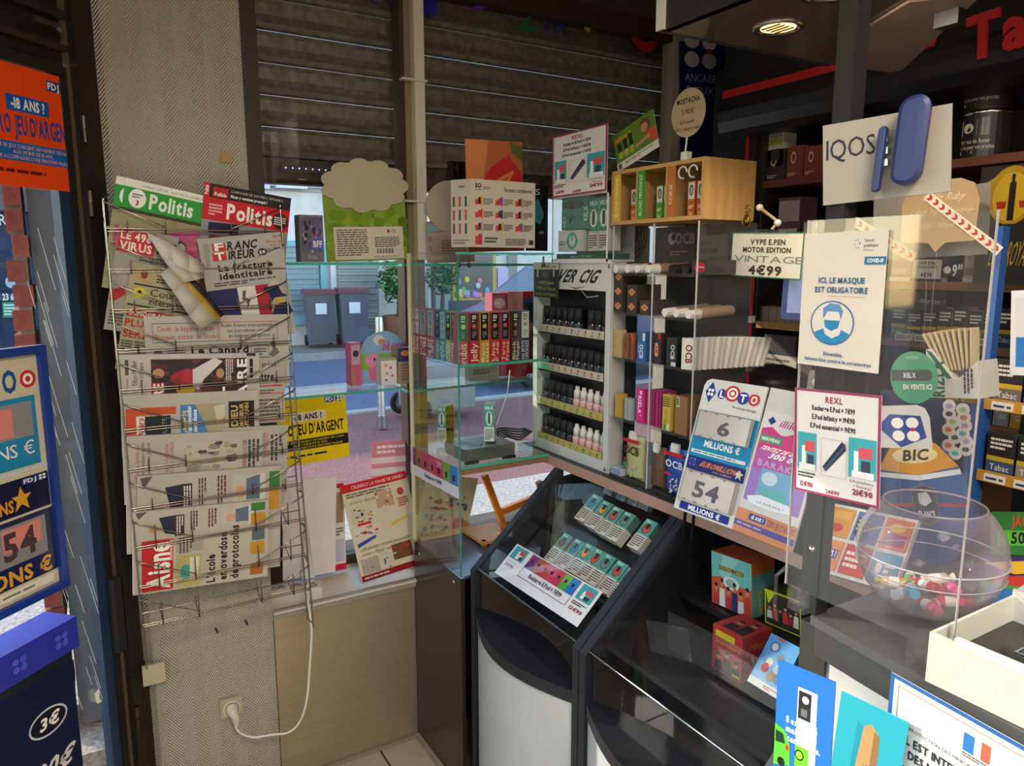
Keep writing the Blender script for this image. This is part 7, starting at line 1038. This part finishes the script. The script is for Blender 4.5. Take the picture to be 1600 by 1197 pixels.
# blue edged side rack at the right border
sr_ = thing('side_rack', 'blue edged rack of tobacco pouches with orange price rails at the right', 'rack', (1.55, .62, ZK)); mx = Matrix.Translation((-1.55, -.62, -ZK)); yr = U(1532, 700, ('X', 1.55)).y
M().box((1.55, yr, ZK-.04), (1.575, yr+.012, 1.62), '#2f5aa0').build('blue_edge', 'satin', sr_, mx); M().box((1.70, yr-.4, ZK-.04), (1.71, yr, 1.6), '#232830').build('back_board', 'plastic', sr_, mx)
zr = [U(1545, y, ('X', 1.55)).z for y in (628, 742)]
for z in zr: M().box((1.55, yr-.4, z-.012), (1.70, yr, z), '#2a2a2c').build('rack_shelf', 'plastic', sr_, mx); M().box((1.545, yr-.4, z-.014), (1.55, yr, z+.008), '#b8822c').build('price_rail', 'card', sr_, mx)
for r, z in enumerate(zr):
    for k in range(4):
        y = yr-.01-k*.055; c = ['#6a5a5c', '#3a4a6a', '#8a7a6a', '#5a6a4a'][(k+r) % 4]
        slab('tobacco_pouch', '%s dark pouch from the left on the %s rail of the blue edged rack' % (nm_[k], ('upper', 'lower')[r]), 'pouch', frame((1.556, y, z+.001), *FX), .05, .085, .03, warn(c, '#d8d2c8'), '#3a3a40', 'gloss', group='pouches in the blue edged rack'); slab('price_ticket', '%s ticket on the %s orange rail' % (nm_[k], ('upper', 'lower')[r]), 'label', frame((1.5445, y-.004, z-.012), *FX), .04, .016, .0006, [R(.1, .4, .6, .7, '#3a4468'), R(.7, .4, .9, .7, '#4a4a4c')], '#d8d2c6', 'paper', group='tickets on the orange rails')
facex('white framed blue notice at the right border of the view', [(1583, 455), (1660, 450), (1655, 590), (1575, 585)], 1.3, .003, [R(.1, .08, .95, .9, '#c4c0c4'), R(.12, .55, .95, .9, '#2f6cae')], '#cbc8cc', 'framed_notice', cat='notice')
fn = COL.objects['framed_notice']; prop(fn, max(v.co.x for v in fn.data.vertices))
for i, (q, c, ops) in enumerate((([(1555, 800), (1660, 800), (1660, 870), (1540, 865)], '#2f6a34', [T('JACKPOT', .3, .1, .9, .35, '#b8402c'), R(.1, .45, .8, .8, '#4f9a3c'), T('500', .3, .5, .6, .75, K_)]), ([(1545, 868), (1660, 872), (1660, 930), (1530, 925)], '#3a2a5a', [P('#c8a02c', (0, .2), (.8, .1), (1, .4), (.4, .5)), P('#b8342c', (.1, .6), (.7, .5), (.8, .9), (.2, .9))]), ([(1530, 905), (1660, 930), (1660, 1000), (1515, 970)], '#4a8a3a', [R(.1, .1, .5, .5, '#2f6cae'), *[E(.2+.15*k, .75, .06, .1, W_ if k % 2 else K_) for k in range(5)]]))):
    sheet('scratch_booklet', ('green jackpot booklet', 'violet and gold booklet', 'football patterned booklet')[i]+' in the ticket tray right of the bowl', 'booklet', q, ((1.22+.0*i, .4, 1.05+.004*i), (-.5, 0, .87)), ops, c, .003, 'gloss', group='scratch booklets right of the bowl')
# lottery banner in the far corner
sheet('lottery_banner', 'dark blue banner with white clover and letters in the far corner', 'banner', [(1062, 60), (1150, 78), (1152, 256), (1064, 262)], ('Y', 2.262), [*clover(.35, .06, .3, .5, '#b9b4ac', '#8a1c1c'), T('ANCAISE', .08, .25, .62, .31, '#a9a8b0', 0), T('S JEUX', .1, .35, .58, .41, '#a9a8b0', 0)], '#141a4c', .004, 'satin')
# ================================================================== CANOPY AND LAMPS
cn = thing('counter_canopy', 'dark canopy board with a recessed spot above the counter', 'canopy', (1.25, .8, 1.97)); cnm = Matrix.Translation((-1.25, -.8, -1.97)); zc = 1.97
pol = [(.975, .35), (1.299, .708), (1.56, .99), (1.60, 1.035), (1.59, 1.058), (1.45, 1.08), (.975, 1.086)]
M().prism(pol, zc, zc+.02, '#57493f').build('underside', 'gloss', cn, cnm); M().prism([(.972, .35), (.99, .35), (.99, 1.09), (.972, 1.09)], zc, zc+.25, '#18161a').build('fascia', 'satin', cn, cnm); M().prism([(.97, 1.086), (1.45, 1.08), (1.45, 1.095), (.97, 1.10)], zc, zc+.25, '#1d1b1b').build('end_fascia', 'satin', cn, cnm)
M().box((.966, 1.08, zc), (.974, 1.10, zc+.25), '#b9b2a6').build('white_edge', 'satin', cn, cnm)
pb2 = [U(x, y, ('Z', zc-.004)) for x, y in ((1325, 60), (1420, 2), (1535, -10), (1500, 22), (1450, 70), (1410, 108), (1390, 112), (1330, 103))]
M().prism([(p.x, p.y) for p in pb2], zc-.006, zc-.001, '#8a7466').build('pale_board', 'satin', cn, cnm)
p = U(1484, 32, ('Z', zc-.02)); M().box((p.x-.012, p.y-.02, zc-.03), (p.x+.012, p.y+.02, zc-.006), '#17171a').build('bracket', 'satin', cn, cnm)
sp = U(1216, 42, ('Z', zc)); sl_ = thing('spot_lamp', 'round recessed spot lamp glowing in the canopy', 'lamp', (sp.x, sp.y, zc))
M().lathe([(.046, -.0005), (.044, -.005), (.036, -.004), (.033, -.0005)], '#c9c2b4', 28).build('ring', 'chrome', sl_); M().lathe([(0, -.002), (.031, -.002)], '#ffdf9a', 24).build('bulb', 'lamp2.2', sl_)
m = M(); [m.box((-.022+.012*k, -.02, -.004), (-.017+.012*k, .02, -.0025), '#8a7a4a') for k in range(4)]; m.build('reflector_fins', 'chrome', sl_)
l = bpy.data.lights.new('spot_light', 'SPOT'); l.energy = 6; l.spot_size = math.radians(110); l.spot_blend = .6; l.color = (1, .86, .66); l.shadow_soft_size = .03; lo = bpy.data.objects.new('spot_light', l); COL.objects.link(lo); lo.parent = sl_; lo.location = (0, 0, -.012)
p = U(1296, -14, ('Z', zc)); s2 = thing('spot_lamp', 'added canopy spot, unseen above the view, brightening the shelves', 'lamp', p)  # extra spot added out of view to brighten the back shelves
M().lathe([(.046, -.0005), (.044, -.005), (.036, -.004), (.033, -.0005)], '#c9c2b4', 28).build('ring', 'chrome', s2); M().lathe([(0, -.002), (.031, -.002)], '#ffdf9a', 24).build('bulb', 'lamp2.2', s2)
l = bpy.data.lights.new('spot_light', 'SPOT'); l.energy = 8; l.spot_size = math.radians(100); l.spot_blend = .7; l.color = (1, .86, .66); l.shadow_soft_size = .03; lo = bpy.data.objects.new('spot_light', l); COL.objects.link(lo); lo.parent = s2; lo.location = (0, 0, -.012); lo.rotation_euler = Vector((.8, -.1, -.62)).to_track_quat('-Z', 'Y').to_euler()
for i, (x, y) in enumerate(((.15, -.55), (.15, -1.75))):      # unseen ceiling panels added as fill light for the room
    t = thing('fill_panel', ('added fill light panel on the ceiling just behind the camera', 'added fill light panel on the ceiling at the back of the shop')[i], 'lamp', (x, y, 2.58))
    M().box((-.31, -.31, -.02), (.31, .31, .02), '#d8d6d2').build('housing', 'plastic', t)
    l = bpy.data.lights.new('fill_light', 'AREA'); l.energy = (48, 34)[i]; l.size = .58; l.color = (1, .9, .76); lo = bpy.data.objects.new('fill_light', l); COL.objects.link(lo); lo.parent = t; lo.location = (0, 0, -.025)
bpy.context.view_layer.update()
